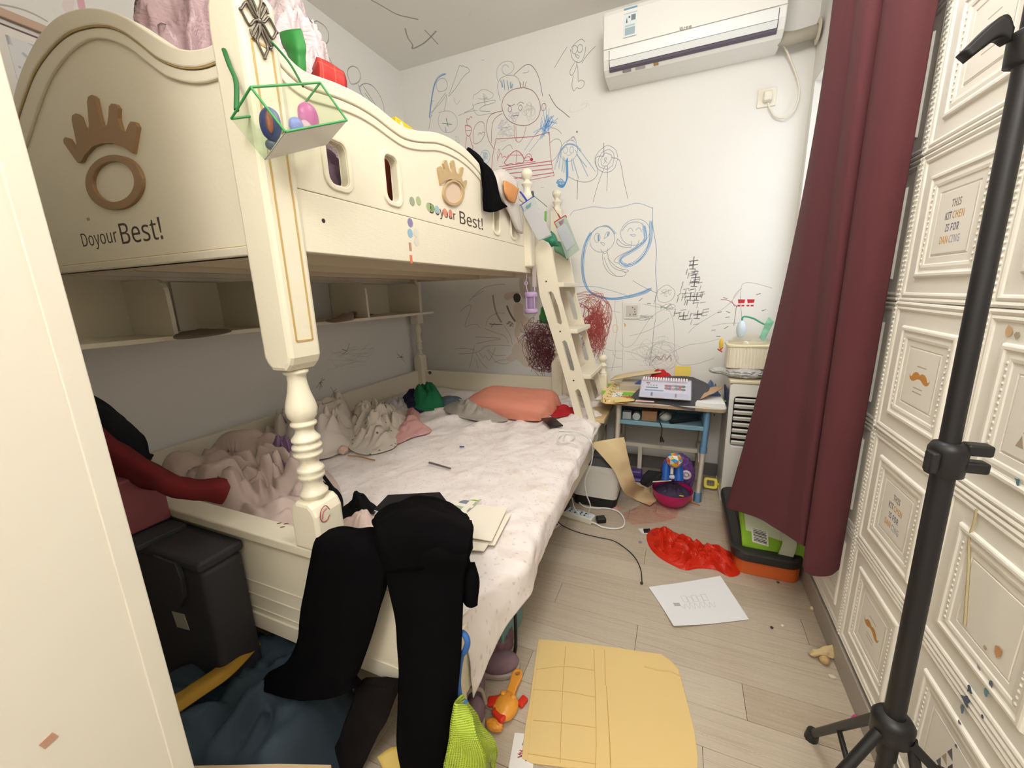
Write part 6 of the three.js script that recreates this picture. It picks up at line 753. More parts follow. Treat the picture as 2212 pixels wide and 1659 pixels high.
    const ct = canvasTex(512, 320, (k) => { k.fillStyle = '#eceaee'; k.fillRect(0, 0, 512, 320); for (let i = 0; i < 18; i++) { k.fillStyle = '#f6ece9'; k.fillRect(8 + i * 28, 2, 22, 46); k.fillStyle = '#c9a6a6'; k.beginPath(); k.moveTo(8 + i * 28, 14); k.lineTo(19 + i * 28, 0); k.lineTo(30 + i * 28, 14); k.fill(); } k.fillStyle = '#f4f3f4'; k.fillRect(30, 56, 450, 180); k.fillStyle = '#b23434'; k.fillRect(46, 66, 44, 22); k.fillStyle = '#4d4d59'; for (let q = 0; q < 4; q++) { k.fillRect(60 + q * 30, 108, 22, 4); k.fillRect(60 + q * 30, 118, 22, 4); k.fillRect(69 + q * 30, 104, 4, 26); } k.fillRect(50, 150, 130, 18); k.fillStyle = '#7fa9c9'; k.fillRect(40, 196, 200, 26); for (let i = 0; i < 12; i++) { k.fillStyle = ['#b8574f', '#7a4c7d', '#d79a7c', '#5d8a8c', '#c2474f', '#6b7d4c'][i % 6]; k.beginPath(); k.ellipse(270 + (i % 6) * 34, 110 + 50 * (i > 5) + 10 * rnd(), 26, 22, rnd(), 0, 7); k.fill(); } k.fillStyle = '#dfe2ea'; k.fillRect(10, 246, 492, 66); k.fillStyle = '#6f70a8'; k.fillRect(110, 246, 22, 66); k.fillStyle = '#8a8a94'; k.fillRect(360, 246, 18, 66); });
    const cg = P(new THREE.PlaneGeometry(w - 0.01, d - 0.01).rotateX(-Math.PI / 2).translate(0, 0.0084, 0)); mesh('cover_print', cg, mat('#ffffff', 0.3, { map: ct }), b);
    mesh('clear_lid', P(rbox(-w / 2 - 0.002, 0.0095, -d / 2 - 0.002, w / 2 + 0.002, 0.012, d / 2 + 0.002, 0.001)), phys('#f4f4f8', 0.08, { transmission: 0.95, thickness: 0 }), b);
    for (let i = 0; i < 18; i++) { const x = -w / 2 + 0.012 + i * 0.0136; mesh('crayon', P(rod([x, 0.0125, -d / 2 + 0.002], [x, 0.0125, -d / 2 + 0.03], 0.005, 0.005, 8).translate(0, 0.0045, 0)), mat(['#efe3df', '#eadbe0', '#e9e2ea'][i % 3], 0.5), b); } }
  tag(mesh('pink_marker', rod([-0.2082,0.585,-2.2754], [-0.1099,0.585,-2.2836], 0.005), mat('#e3b5bd', 0.4)), 'pale pink marker along the front of the crayon box', 'marker');
  tag(mesh('dark_marker', rod([-0.305,0.6,-2.6727], [-0.2512,0.605,-2.7221], 0.007), mat('#2d3a63', 0.4)), 'navy marker lying on the picture book', 'marker');
  tag(mesh('orange_marker', rod([-0.2942,0.61,-2.6296], [-0.2685,0.615,-2.6854], 0.007), mat('#e69a3a', 0.4)), 'short orange marker on the picture book', 'marker');
  paperOn('white_papers', 'white papers at the window end of the desk', 'paper', [[0.10, -2.30], [0.135, -2.44], [0.235, -2.46], [0.243, -2.30], [0.19, -2.287]], D0, '#ecebe9', 0.022);
  tag(mesh('brown_envelope', patch([[[0.1226,0.6037,-2.34], [0.1743,0.6285,-2.36]], [[0.162,0.6348,-2.44], [0.231,0.6446,-2.44]], [[0.1919,0.6435,-2.48], [0.2428,0.6521,-2.48]]], { nu: 5, nv: 5, thick: 0.004, amp: 0.004, freq: 30 }), mat('#b99a7a', 0.8)), 'tan crumpled envelope on the white papers', 'envelope');
  cloth('blue_cloth', 'blue cloth at the back corner of the desk by the air cooler', 'cloth', [[0.14, 0.574, -2.55], [0.19, 0.574, -2.50], [0.235, 0.574, -2.53], [0.238, 0.574, -2.62], [0.17, 0.574, -2.65]], 0.09, '#7388b3', { s: 6, freq: 14 });
  tag(mesh('navy_folder', place(box(-0.004, 0, -0.06, 0.004, 0.085, 0.06), [0.262, D0 - 0.006 + 0.004, -2.45], [0, 0, 0.1]), mat('#2a3050', 0.6)), 'navy folder edge standing between desk and air cooler', 'folder');
  paperOn('green_strip', 'lime green paper strip at the desk corner', 'paper', [[0.2434,-2.4165],[0.2804,-2.4473],[0.2751,-2.4157],[0.2402,-2.3761]], D0 + 0.011, '#7fbf3a');
  // tray contents
  const ty = 0.4385, tz = -2.38; const bx = (x, w, hgt, d, c, name, label, r = 0.003) => tag(mesh(name, rbox(x - w / 2, ty, tz - d, x + w / 2, ty + hgt, tz, r), mat(c, 0.5)), label, 'box');
  bx([-0.2658,0.487,-2.38][0], 0.05, 0.045, 0.05, '#c6c8c8', 'white_carton', 'small white carton in the desk tray');
  tag(mesh('tape_roll', rod([[-0.2102,0.4947,-2.38][0], ty + 0.022, tz - 0.04], [[-0.2102,0.4947,-2.38][0], ty + 0.022, tz], 0.022, 0.022, 20), mat('#cfd2d2', 0.4)), 'white roll end-on in the desk tray', 'roll');
  bx([-0.1375,0.501,-2.38][0], 0.085, 0.062, 0.06, '#a8805c', 'brown_box', 'small brown cardboard box in the desk tray');
  tag(mesh('white_adapter', blob([[-0.0501,0.5141,-2.4][0], ty + 0.028, -2.42], [0.035, 0.03, 0.035], { amp: 0.12, detail: 8, flat: 0.9 }), mat('#d3d2cd', 0.4)), 'white adapter lump in the desk tray', 'adapter');
  tag(mesh('black_cable', tube([[-0.0329,0.5433,-2.36], [-0.0436,0.5178,-2.35], [-0.0063,0.5074,-2.35], [0.0279,0.5429,-2.36], [0.0078,0.5575,-2.36], [-0.0246,0.5304,-2.35], [-0.0667,0.5024,-2.33], [-0.0819,0.479,-2.312], [-0.0621,0.4259,-2.312], [-0.0643,0.37,-2.312]], 0.0028, 80, 6), mat('#191919', 0.5)), 'black cable dangling from the desk tray', 'cable');
  tag(mesh('black_plug', merge([rod([-0.0646,0.3756,-2.312], [-0.0582,0.3483,-2.312], 0.006, 0.012), rod([-0.0658,0.3502,-2.312], [-0.0653,0.339,-2.312], 0.002), rod([-0.051,0.3519,-2.312], [-0.0504,0.3408,-2.312], 0.002)]), mat('#191919', 0.5)), 'black plug at the end of the cable under the desk', 'plug');
  tag(mesh('umbrella', rod([[-0.0218,0.4637,-2.38][0], ty + 0.012, -2.36], [[0.1289,0.4796,-2.42][0], ty + 0.02, -2.45], 0.011, 0.007), mat('#22242a', 0.6)), 'black folded stick lying in the desk tray', 'stick');
  tag(mesh('clear_case', rbox([0.0021,0.486,-2.36][0], ty, -2.36, [0.1211,0.497,-2.36][0], ty + 0.008, -2.334, 0.003), mat('#a9b6bd', 0.3)), 'pale plastic case at the front of the desk tray', 'case');
}

// ---------- white cabinet with vents, basket and bundle ----------
{
  const cab = thing('air_cooler', 'tall white air cooler with horizontal vents beside the desk', 'air cooler');
  M.cool = mat('#e9e6de', 0.4);
  const cx0 = 0.268, cx1 = 0.47, cz0 = -2.66, cz1 = -2.385, top = 0.69;
  const hole = rrect(0.292, 0.335, 0.452, 0.618, 0.018);
  mesh('casing', extrudeZ(rrect(cx0, 0.02, cx1, top, 0.02), cz1 - 0.05, cz1 - 0.05 - cz0, 0.006), M.cool, cab);
  mesh('front_frame', extrudeZ(rrect(cx0, 0.02, cx1, top, 0.02), cz1, 0.05, 0.005, [hole]), M.cool, cab);
  mesh('dark_grille', box(0.292, 0.335, cz1 - 0.049, 0.452, 0.618, cz1 - 0.042), mat('#2a2526', 0.7), cab);
  for (let k = 0; k < 8; k++) mesh('vent_slat', place(rbox(0.296, -0.011, -0.006, 0.45, 0.011, 0.006, 0.004), [0, 0.355 + k * 0.0345, cz1 - 0.012], [0.45, 0, 0]), M.cool, cab);
  mesh('top_lid', rbox(cx0 - 0.006, top, cz0, cx1 + 0.006, top + 0.018, cz1 + 0.006, 0.006), mat('#e0d3b4', 0.4), cab);
  mesh('base', rbox(cx0 - 0.004, 0, cz0, cx1 + 0.004, 0.03, cz1 + 0.004, 0.004), M.cool, cab);
  tag(mesh('wrapped_bundle', merge([blob([0.345, 0.735, -2.51], [0.115, 0.034, 0.10], { amp: 0.25, freq: 3, s: 4, detail: 18, ridge: true, flat: 0.8 }), blob([0.215, 0.742, -2.48], [0.045, 0.018, 0.025], { amp: 0.4, freq: 3, s: 8, detail: 10, ridge: true })]), film('#d8d6d0', 0.8)), 'bundle wrapped in clear plastic film on top of the air cooler', 'bundle');
  const bk = thing('storage_basket', 'cream ribbed plastic basket with a clear lid on the air cooler', 'basket'), by = 0.762;
  const oc = (w, d, r) => rrect(0.352 - w, -2.52 - d, 0.352 + w, -2.52 + d, r, 6);
  mesh('basket_body', merge([extrudeY(oc(0.105, 0.08, 0.03), by, 0.125, 0.004), ...Array.from({ length: 13 }, (_, k) => rod([0.26 + k * 0.0155, by + 0.004, -2.4385], [0.26 + k * 0.0155, by + 0.115, -2.4385], 0.0035, 0.0035, 8))]), mat('#ece4cc', 0.4), bk);
  mesh('basket_rim', extrudeY(oc(0.112, 0.087, 0.035), by + 0.116, 0.014, 0.004), mat('#e8dcb8', 0.4), bk);
  mesh('clear_lid', place(new THREE.SphereGeometry(1, 24, 12, 0, Math.PI * 2, 0, Math.PI / 2), [0.352, by + 0.13, -2.52], [0, 0, 0], [0.1, 0.05, 0.075]), phys('#f3efe6', 0.1, { transmission: 0.9, thickness: 0 }), bk);
  tag(mesh('yellow_clip', blob([0.2108,0.8986,-2.43], [0.011, 0.03, 0.011], { amp: 0.1, detail: 8 }), mat('#e3b83c', 0.4)), 'yellow clip on the side of the basket', 'clip');
  tag(mesh('red_tag', merge([rod([0.1952,0.868,-2.43], [0.2188,0.8533,-2.43], 0.004), rod([0.209,0.8632,-2.43], [0.2191,0.8786,-2.43], 0.004)]), mat('#c24438', 0.5)), 'small red tag below the yellow clip on the basket', 'tag');
  tag(mesh('toy_mouse', blob([0.3074,0.9701,-2.5], [0.024, 0.048, 0.024], { amp: 0.04, detail: 10 }), mat('#cfdde6', 0.3)), 'pale blue egg-shaped hand pump hanging above the basket', 'pump');
  tag(mesh('green_tube', tube([[0.3087,1.0076,-2.5], [0.3087,1.0324,-2.5], [0.3258,1.0372,-2.5], [0.3614,1.0272,-2.5], [0.3932,1.0075,-2.5], [0.4156,0.9952,-2.5]], 0.0045, 40, 8), mat('#3f9a78', 0.4)), 'green rubber tube leading to the pale pump', 'tube');
  tag(mesh('green_film', patch([[[0.3887,0.929,-2.45], [0.404,0.9897,-2.45], [0.42,1.0399,-2.45]], [[0.4099,0.911,-2.44], [0.4295,0.9667,-2.44], [0.4453,1.0144,-2.44]]], { nu: 6, nv: 6, thick: 0.002, amp: 0.01, freq: 30 }), phys('#b5e6d0', 0.3, { transmission: 0.6, thickness: 0 })), 'pale green plastic film beside the curtain above the basket', 'film');
}

// ---------- storage box under the curtain ----------
{
  const b = thing('storage_box', 'orange storage box with a wide black rim on the floor under the curtain', 'box');
  const o = (e) => rrect(0.277 - e, -2.33 - e, 0.515 + e * 0.3, -1.742 + e, 0.04 + e, 6);
  mesh('tub', extrudeY(o(0), 0, 0.075, 0.004), mat('#d1622a', 0.5), b);
  mesh('rim', extrudeY(o(0.018), 0.068, 0.045, 0.010, [o(-0.035).slice().reverse()]), mat('#2b2a26', 0.45), b);
  mesh('inner_lid', extrudeY(o(-0.03), 0.076, 0.012), mat('#24231f', 0.6), b);
  const w = thing('wipes_pack', 'green and white packet with a barcode lying on the storage box', 'packet');
  const wt = canvasTex(256, 256, (c) => { c.fillStyle = '#8fc02b'; c.fillRect(0, 0, 256, 256); c.fillStyle = '#d9e3c8'; c.fillRect(40, 0, 216, 130); c.fillStyle = '#eef0ea'; c.fillRect(70, 96, 92, 104); c.fillStyle = '#4a4a46'; for (let k = 0; k < 9; k++) c.fillRect(80, 104 + k * 10, 72, 3 + (k * 7) % 5); });
  const fr = patch([[[0.3001,0.1118,-1.775], [0.3788,0.0951,-1.775], [0.4527,0.0871,-1.775]], [[0.292,0.1796,-1.8], [0.3706,0.1702,-1.8], [0.454,0.154,-1.8]], [[0.2824,0.2498,-1.83], [0.3632,0.2436,-1.83], [0.4515,0.2353,-1.83]], [[0.2966,0.2601,-1.9], [0.3782,0.2526,-1.9], [0.4638,0.2467,-1.9]]], { nu: 6, nv: 6, thick: 0.012 }); { const u = fr.attributes.uv; for (let i = 0; i < u.count; i++) u.setXY(i, u.getX(i) * 5.6 + 0.05, u.getY(i) * 6.5); }
  mesh('pack_body', fr, mat('#ffffff', 0.35, { map: wt }), w);
  tag(mesh('flyer', patch([[[0.425,0.0983,-1.755], [0.4717,0.0746,-1.75]], [[0.441,0.1616,-1.77], [0.4898,0.1593,-1.765]], [[0.4357,0.1891,-1.8], [0.4849,0.2,-1.8]]], { nu: 6, nv: 6, thick: 0.0015 }), mat('#cfd3c0', 0.7)), 'pale folded leaflet tucked beside the green packet', 'leaflet');
  tag(mesh('green_pack', patch([[[0.478,0.0822,-1.785], [0.5352,0.0881,-1.785]], [[0.4853,0.1352,-1.8], [0.5322,0.1464,-1.8]], [[0.4877,0.1713,-1.83], [0.5341,0.1925,-1.83]]], { nu: 6, nv: 6, thick: 0.03 }), mat('#8cbb2c', 0.4)), 'lime green packet behind the leaflet on the storage box', 'packet');
}

// ---------- curtain ----------
{
  M.curtain = phys('#602c32', 0.85, { bumpMap: rep(weaveT, 150), bumpScale: 0.0005, side: THREE.DoubleSide });
  const cur = thing('curtain', 'long maroon curtain hanging in front of the window wall', 'curtain');
  // each column: [top x, top z, bottom x, bottom y, bottom z]
  const bot = [[0.262, 0.285, -1.83], [0.228, 0.281, -1.77], [0.2683,0.3115,-1.69], [0.3164,0.3442,-1.6], [0.3528,0.3511,-1.54], [0.3754,0.3567,-1.5], [0.3907,0.3639,-1.46], [0.4045,0.3689,-1.43], [0.4179,0.3618,-1.43], [0.4358,0.3429,-1.46]];
  const topC = [[0.50, -2.22], [0.475, -2.20], [0.44, -2.06], [0.415, -1.94], [0.43, -1.86], [0.44, -1.80], [0.415, -1.70], [0.405, -1.60], [0.42, -1.555], [0.465, -1.55]];
  const col = topC.map((t, i) => [t[0], t[1], bot[i][0], bot[i][1], bot[i][2]]);
  const rows = []; for (let j = 0; j <= 8; j++) { const t = j / 8; rows.push(col.map(([tx, tz, bx, by, bz]) => { const e = t * t * (1.25 - 0.25 * t); return [lerp(tx, bx, e), lerp(2.62, by, t), lerp(tz, bz, t)]; })); }
  mesh('curtain_panel', patch(rows, { nu: 8, nv: 6, thick: 0.004 }), M.curtain, cur);
  const col2 = [[0.455, -1.60, 0.425, 0.34, -1.44], [0.44, -1.50, 0.41, 0.315, -1.385], [0.435, -1.44, 0.425, 0.302, -1.37], [0.445, -1.385, 0.452, 0.302, -1.372], [0.465, -1.36, 0.482, 0.305, -1.385], [0.49, -1.35, 0.508, 0.315, -1.41]];
  const rows2 = []; for (let j = 0; j <= 8; j++) { const t = j / 8; rows2.push(col2.map(([tx, tz, bx, by, bz]) => [lerp(tx, bx, t), lerp(2.62, by, t), lerp(tz, bz, t)])); }
  mesh('curtain_panel', patch(rows2, { nu: 8, nv: 6, thick: 0.004 }), M.curtain, cur);
  const rail = thing('curtain_rail', 'white curtain rail below the ceiling', 'rail');
  mesh('rail_bar', rod([0.455, 2.635, -2.6], [0.455, 2.635, -1.2], 0.011), M.alu, rail);
  for (const z of [-2.5, -1.3]) mesh('bracket', rbox(0.44, 2.62, z - 0.01, 0.533, 2.65, z + 0.01, 0.003), M.alu, rail);
}

// ---------- things on the floor, far part ----------
M.white = mat('#e6e3dc', 0.45); M.blackp = mat('#1d1c1d', 0.5);
{
  const bin = thing('waste_bin', 'white waste bin with black base and dark lid under the ladder', 'bin'), cx = -0.395, cz = -2.195;
  const sq = (w, d, y0, y1, w2, d2, r) => { const a = rrect(cx - w, cz - d, cx + w, cz + d, r), b = rrect(cx - w2, cz - d2, cx + w2, cz + d2, r); const rows = [y0, lerp(y0, y1, 0.5), y1].map((y, k) => a.map((p, i) => [lerp(p[0], b[i][0], k / 2), y, lerp(p[1], b[i][1], k / 2)])); const pos = [], n = a.length, idx = []; rows.forEach((r2) => r2.forEach((p) => pos.push(...p))); for (let j = 0; j < 2; j++) for (let i = 0; i < n; i++) { const q = j * n + i, s = j * n + (i + 1) % n; idx.push(q, q + n, s, s, q + n, s + n); } for (const [j, f] of [[0, 1], [2, 0]]) { const c = pos.length / 3; pos.push(cx, rows[j][0][1], cz); for (let i = 0; i < n; i++) f ? idx.push(c, j * n + i, j * n + (i + 1) % n) : idx.push(c, j * n + (i + 1) % n, j * n + i); } const g = new THREE.BufferGeometry(); g.setAttribute('position', new THREE.Float32BufferAttribute(pos, 3)); g.setAttribute('uv', new THREE.Float32BufferAttribute(new Float32Array(pos.length / 3 * 2), 2)); g.setIndex(idx); return toCreasedNormals(g, 0.6); };
  mesh('bin_base', sq(0.118, 0.118, 0, 0.062, 0.122, 0.122, 0.03), M.blackp, bin);
  mesh('bin_body', sq(0.124, 0.124, 0.06, 0.235, 0.138, 0.138, 0.03), M.white, bin);
  mesh('bin_rim', sq(0.142, 0.142, 0.225, 0.252, 0.144, 0.144, 0.03), M.white, bin);
  mesh('bin_lid', sq(0.130, 0.130, 0.25, 0.288, 0.105, 0.105, 0.03), mat('#3a3a3a', 0.5), bin);
  mesh('lid_flap', sq(0.075, 0.075, 0.286, 0.302, 0.06, 0.06, 0.02), mat('#2b2b2b', 0.5), bin);
}
tag(mesh('kraft_paper', patch([[[-0.4144,0.4022,-2.02], [-0.3259,0.4274,-2.03], [-0.2386,0.4458,-2.05]], [[-0.3432,0.3454,-2], [-0.2781,0.3683,-2.01], [-0.2219,0.3676,-2.05]], [[-0.2739,0.2634,-2], [-0.2391,0.2809,-2.02], [-0.201,0.2743,-2.06]], [[-0.2305,0.1544,-2.02], [-0.207,0.1659,-2.06], [-0.1779,0.1789,-2.1]], [[-0.1825,0.02,-2.2014], [-0.155,0.03,-2.2606], [-0.1164,0.03,-2.3342]], [[-0.0989,0.012,-2.1693], [-0.0637,0.014,-2.2434], [-0.0294,0.014,-2.3243]]], { nu: 8, nv: 6, thick: 0.0015, amp: 0.008, freq: 12, s: 2, tight: true }), mat('#d9c195', 0.8)), 'curled sheet of kraft paper leaning on the waste bin', 'paper');
{ // bowl with toys
  const c = [0.012, 0, -2.255], bw = thing('pink_bowl', 'magenta plastic bowl full of toys under the desk', 'bowl');
  mesh('bowl_shell', lathe([[0, 0], [0.055, 0.002], [0.08, 0.02], [0.1, 0.055], [0.108, 0.092], [0.104, 0.092], [0.094, 0.056], [0.075, 0.025], [0.05, 0.01], [0, 0.008]], c, 36), mat('#c01763', 0.4), bw);
  const bn = thing('toy_binoculars', 'blue toy binoculars standing in the pink bowl', 'binoculars'), blu = mat('#1b5cb8', 0.4);
  for (const [a, b] of [[[-0.0276,0.1673,-2.2], [-0.0235,0.2543,-2.23]], [[0.0408,0.1728,-2.2], [0.0357,0.2572,-2.23]]]) mesh('barrel', rod(a, b, 0.025, 0.021, 18), blu, bn);
  mesh('bridge', rod([0.0037,0.2099,-2.19], [0.0037,0.2448,-2.21], 0.009, 0.009, 8), M.white, bn);
  const ball = new THREE.IcosahedronGeometry(0.042, 1), cols = []; const pal = ['#3f9bc9', '#e7e6e2', '#e0762e', '#e5c23a', '#cf5a4a', '#d9d9d9'].map((h) => new THREE.Color(h)); for (let i = 0; i < ball.attributes.position.count / 3; i++) { const k = pal[(i * 5 + (i >> 2)) % 6]; for (let q = 0; q < 3; q++) cols.push(k.r, k.g, k.b); } ball.setAttribute('color', new THREE.Float32BufferAttribute(cols, 3)); ball.translate(...[0.0133,0.2884,-2.2]); ball.computeVertexNormals();
  tag(mesh('patchwork_ball', ball, mat('#ffffff', 0.35, { vertexColors: true })), 'ball with blue, white and orange facets on the blue binoculars', 'ball');
  cloth('bowl_cloth', 'dark patterned cloth filling the pink bowl', 'cloth', Array.from({ length: 12 }, (_, k) => [c[0] + 0.094 * Math.cos(k * 0.5236), 0.078, c[2] + 0.094 * Math.sin(k * 0.5236)]), 0.045, '#4a3f55', { s: 3, freq: 24 });
  tag(mesh('black_pouch', patch([[[-0.1524,0.1206,-2.22], [-0.1388,0.1572,-2.22], [-0.1164,0.1858,-2.24]], [[-0.1346,0.115,-2.19], [-0.097,0.1608,-2.19], [-0.0587,0.1923,-2.22]], [[-0.1102,0.1409,-2.18], [-0.068,0.1757,-2.18], [-0.0314,0.1944,-2.2]]], { nu: 6, nv: 6, thick: 0.03 }), mat('#25262a', 0.35)), 'shiny black pouch over the edge of the pink bowl', 'pouch');
  tag(mesh('white_stick', rod([-0.0903,0.162,-2.16], [0.0034,0.1714,-2.19], 0.003), mat('#d9d0bf', 0.5)), 'cream stick across the rim of the pink bowl', 'stick');
  tag(mesh('skull_print_toy', blob([0.007,0.1894,-2.2], [0.016, 0.014, 0.012], { amp: 0.2, detail: 6 }), mat('#d8d6de', 0.4)), 'small white toy in the pink bowl between the binocular barrels', 'toy');
  tag(mesh('white_toy_wheel', merge([new THREE.TorusGeometry(0.02, 0.008, 8, 18), new THREE.SphereGeometry(0.012, 10, 8)]).translate(...[0.0771,0.1931,-2.24]), mat('#cbbcc9', 0.4)), 'white wheel-shaped toy in the pink bowl', 'toy');
  tag(mesh('yellow_ring', new THREE.TorusGeometry(0.01, 0.003, 6, 16).rotateX(1.2).translate(0.06, 0.094, -2.18), mat('#e0d23a', 0.4)), 'yellow ring resting on the rim of the pink bowl', 'ring');
  tag(mesh('purple_bag', blob([0.035, 0.115, -2.41], [0.085, 0.12, 0.055], { amp: 0.3, freq: 3, s: 3, detail: 14, ridge: true, flat: 0.9 }), film('#7a4f96', 0.9)), 'purple crinkled bag behind the toy bowl', 'bag');
  tag(mesh('purple_toy', merge([rbox(-0.27, 0, -2.46, -0.14, 0.07, -2.36, 0.02, 3), rbox(-0.235, 0.068, -2.44, -0.165, 0.11, -2.38, 0.012, 3)]), mat('#4d3a7d', 0.4)), 'purple toy case behind the kraft paper under the desk', 'toy');
  tag(mesh('cream_toy', rbox(-0.205, 0, -2.35, -0.105, 0.06, -2.29, 0.015, 3), mat('#d6c6a4', 0.5)), 'cream plastic toy box beside the pink bowl', 'toy');
  const ob = thing('orange_ball_toy', 'orange ball toy with a pointed tail near the desk leg', 'toy'), oc = [0.1015,0,-2.306];
  mesh('ball', place(new THREE.SphereGeometry(0.02, 20, 14), [oc[0], 0.02, oc[2]]), mat('#d9702b', 0.5), ob); mesh('tail', rod([oc[0] + 0.014, 0.008, oc[2] + 0.008], [oc[0] + 0.06, 0.004, oc[2] + 0.03], 0.006, 0.002, 8), mat('#c0703a', 0.5), ob);
  const sh = thing('toy_spade', 'yellow toy spade with a square handle beside the desk leg', 'spade'), sm = mat('#e9d51e', 0.4), p = [0.2236,0.05,-2.4985];
  { const o = rrect(-0.038, -0.032, 0.038, 0.032, 0.016), i = rrect(-0.02, -0.016, 0.02, 0.016, 0.006).slice().reverse(); mesh('grip', extrudeZ(o, 0.006, 0.012, 0.003, [i]).rotateX(-0.5).translate(p[0], 0.045, p[2]), sm, sh); mesh('shaft', rod([p[0] + 0.036, 0.045, p[2]], [p[0] + 0.085, 0.045, p[2] + 0.03], 0.009), sm, sh); }
}
{ // power strip and cables
  const ps = thing('power_strip', 'white power strip with a dark printed top beside the bed', 'power strip'), a = [-0.5572,0.02,-1.9298], b = [-0.3701,0.02,-1.8897], cx = (a[0] + b[0]) / 2, cz = (a[2] + b[2]) / 2 - 0.02, ang = Math.atan2(-(b[2] - a[2]), b[0] - a[0]);
  const P = (g) => place(g, [cx, 0, cz], [0, ang, 0]);
  mesh('strip_body', P(rbox(-0.1, 0, -0.028, 0.1, 0.034, 0.028, 0.006, 3)), mat('#e3dfcf', 0.4), ps);
  mesh('strip_top', P(rbox(-0.05, 0.033, -0.024, 0.095, 0.036, 0.024, 0.001)), mat('#cfd8dc', 0.4), ps);
  for (const x of [-0.03, 0.0, 0.03, 0.055]) for (const z of [-0.01, 0.01]) mesh('outlet', P(box(x - 0.005, 0.0355, z - 0.006, x + 0.005, 0.0366, z + 0.006)), mat('#22303a', 0.5), ps);
  mesh('black_adapter', P(rbox(-0.105, 0.032, -0.03, -0.05, 0.075, 0.03, 0.006)), M.blackp, ps);
  const wire = mat('#eae7e0', 0.45);
  tag(mesh('charging_cable', tube([[-0.4991,0.522,-1.7916], [-0.5063,0.522,-1.7358], [-0.4755,0.522,-1.6825], [-0.438,0.522,-1.7321], [-0.4429,0.522,-1.796], [-0.4842,0.522,-1.7963], [-0.4696,0.522,-1.7092], [-0.4177,0.52,-1.6946], [-0.3976,0.4742,-1.72], [-0.3932,0.4192,-1.76], [-0.3883,0.3781,-1.78]], 0.003, 120, 6), wire), 'white charging cable coiled on the corner of the sheet', 'cable');
  tag(mesh('charging_cable', tube([[-0.5288,0.522,-1.8384], [-0.4698,0.522,-1.8571], [-0.4133,0.52,-1.8248], [-0.3507,0.5249,-1.74], [-0.3471,0.4572,-1.78], [-0.3652,0.3667,-1.82], [-0.396,0.2787,-1.84], [-0.3948,0.1927,-1.86], [-0.3766,0.115,-1.88], [-0.3913,0.05,-1.8958]], 0.003, 120, 6), wire), 'long white cable running from the bed down to the power strip', 'cable');
  tag(mesh('strip_cord', tube([[-0.5276,0.01,-2.1459], [-0.4564,0.006,-2.054], [-0.3971,0.006,-2.0483], [-0.3234,0.006,-2.0692], [-0.2581,0.006,-2.0562], [-0.217,0.006,-1.9874], [-0.2147,0.006,-1.9147], [-0.2566,0.006,-1.8819], [-0.3149,0.006,-1.8786], [-0.3561,0.01,-1.8933], [-0.3741,0.016,-1.8859]], 0.0045, 120, 8), wire), 'thick white cord of the power strip curling on the floor', 'cord');
  tag(mesh('white_lead', tube([[-0.5475,0.05,-2.0606], [-0.4978,0.09,-1.9723], [-0.4705,0.07,-1.915], [-0.4341,0.045,-1.8893]], 0.003, 40, 6), wire), 'short white lead plugged into the middle of the power strip', 'lead');
  tag(mesh('black_cable', tube([[-0.5748,0.004,-1.8821], [-0.5098,0.004,-1.8254], [-0.416,0.004,-1.793], [-0.3209,0.004,-1.7854], [-0.2413,0.004,-1.7819], [-0.1768,0.004,-1.7397], [-0.129,0.004,-1.685], [-0.0983,0.004,-1.6127], [-0.0854,0.004,-1.5318]], 0.0022, 100, 6), M.blackp), 'thin black cable curving across the floor', 'cable');
  tag(mesh('cable_tip', place(new THREE.SphereGeometry(0.006, 10, 8), (() => { const q = [-0.087,0.004,-1.5283]; return [q[0], 0.006, q[2] + 0.004]; })()), M.blackp), 'black round tip at the end of the thin cable', 'tip');
  tag(mesh('black_charger', place(new RoundedBoxGeometry(0.05, 0.03, 0.04, 3, 0.008), (() => { const q = [-0.3294,0.015,-1.9316]; return [q[0], 0.015, q[2]]; })(), [0, 0.5, 0]), M.blackp), 'black charger on the floor beside the power strip', 'charger');
}
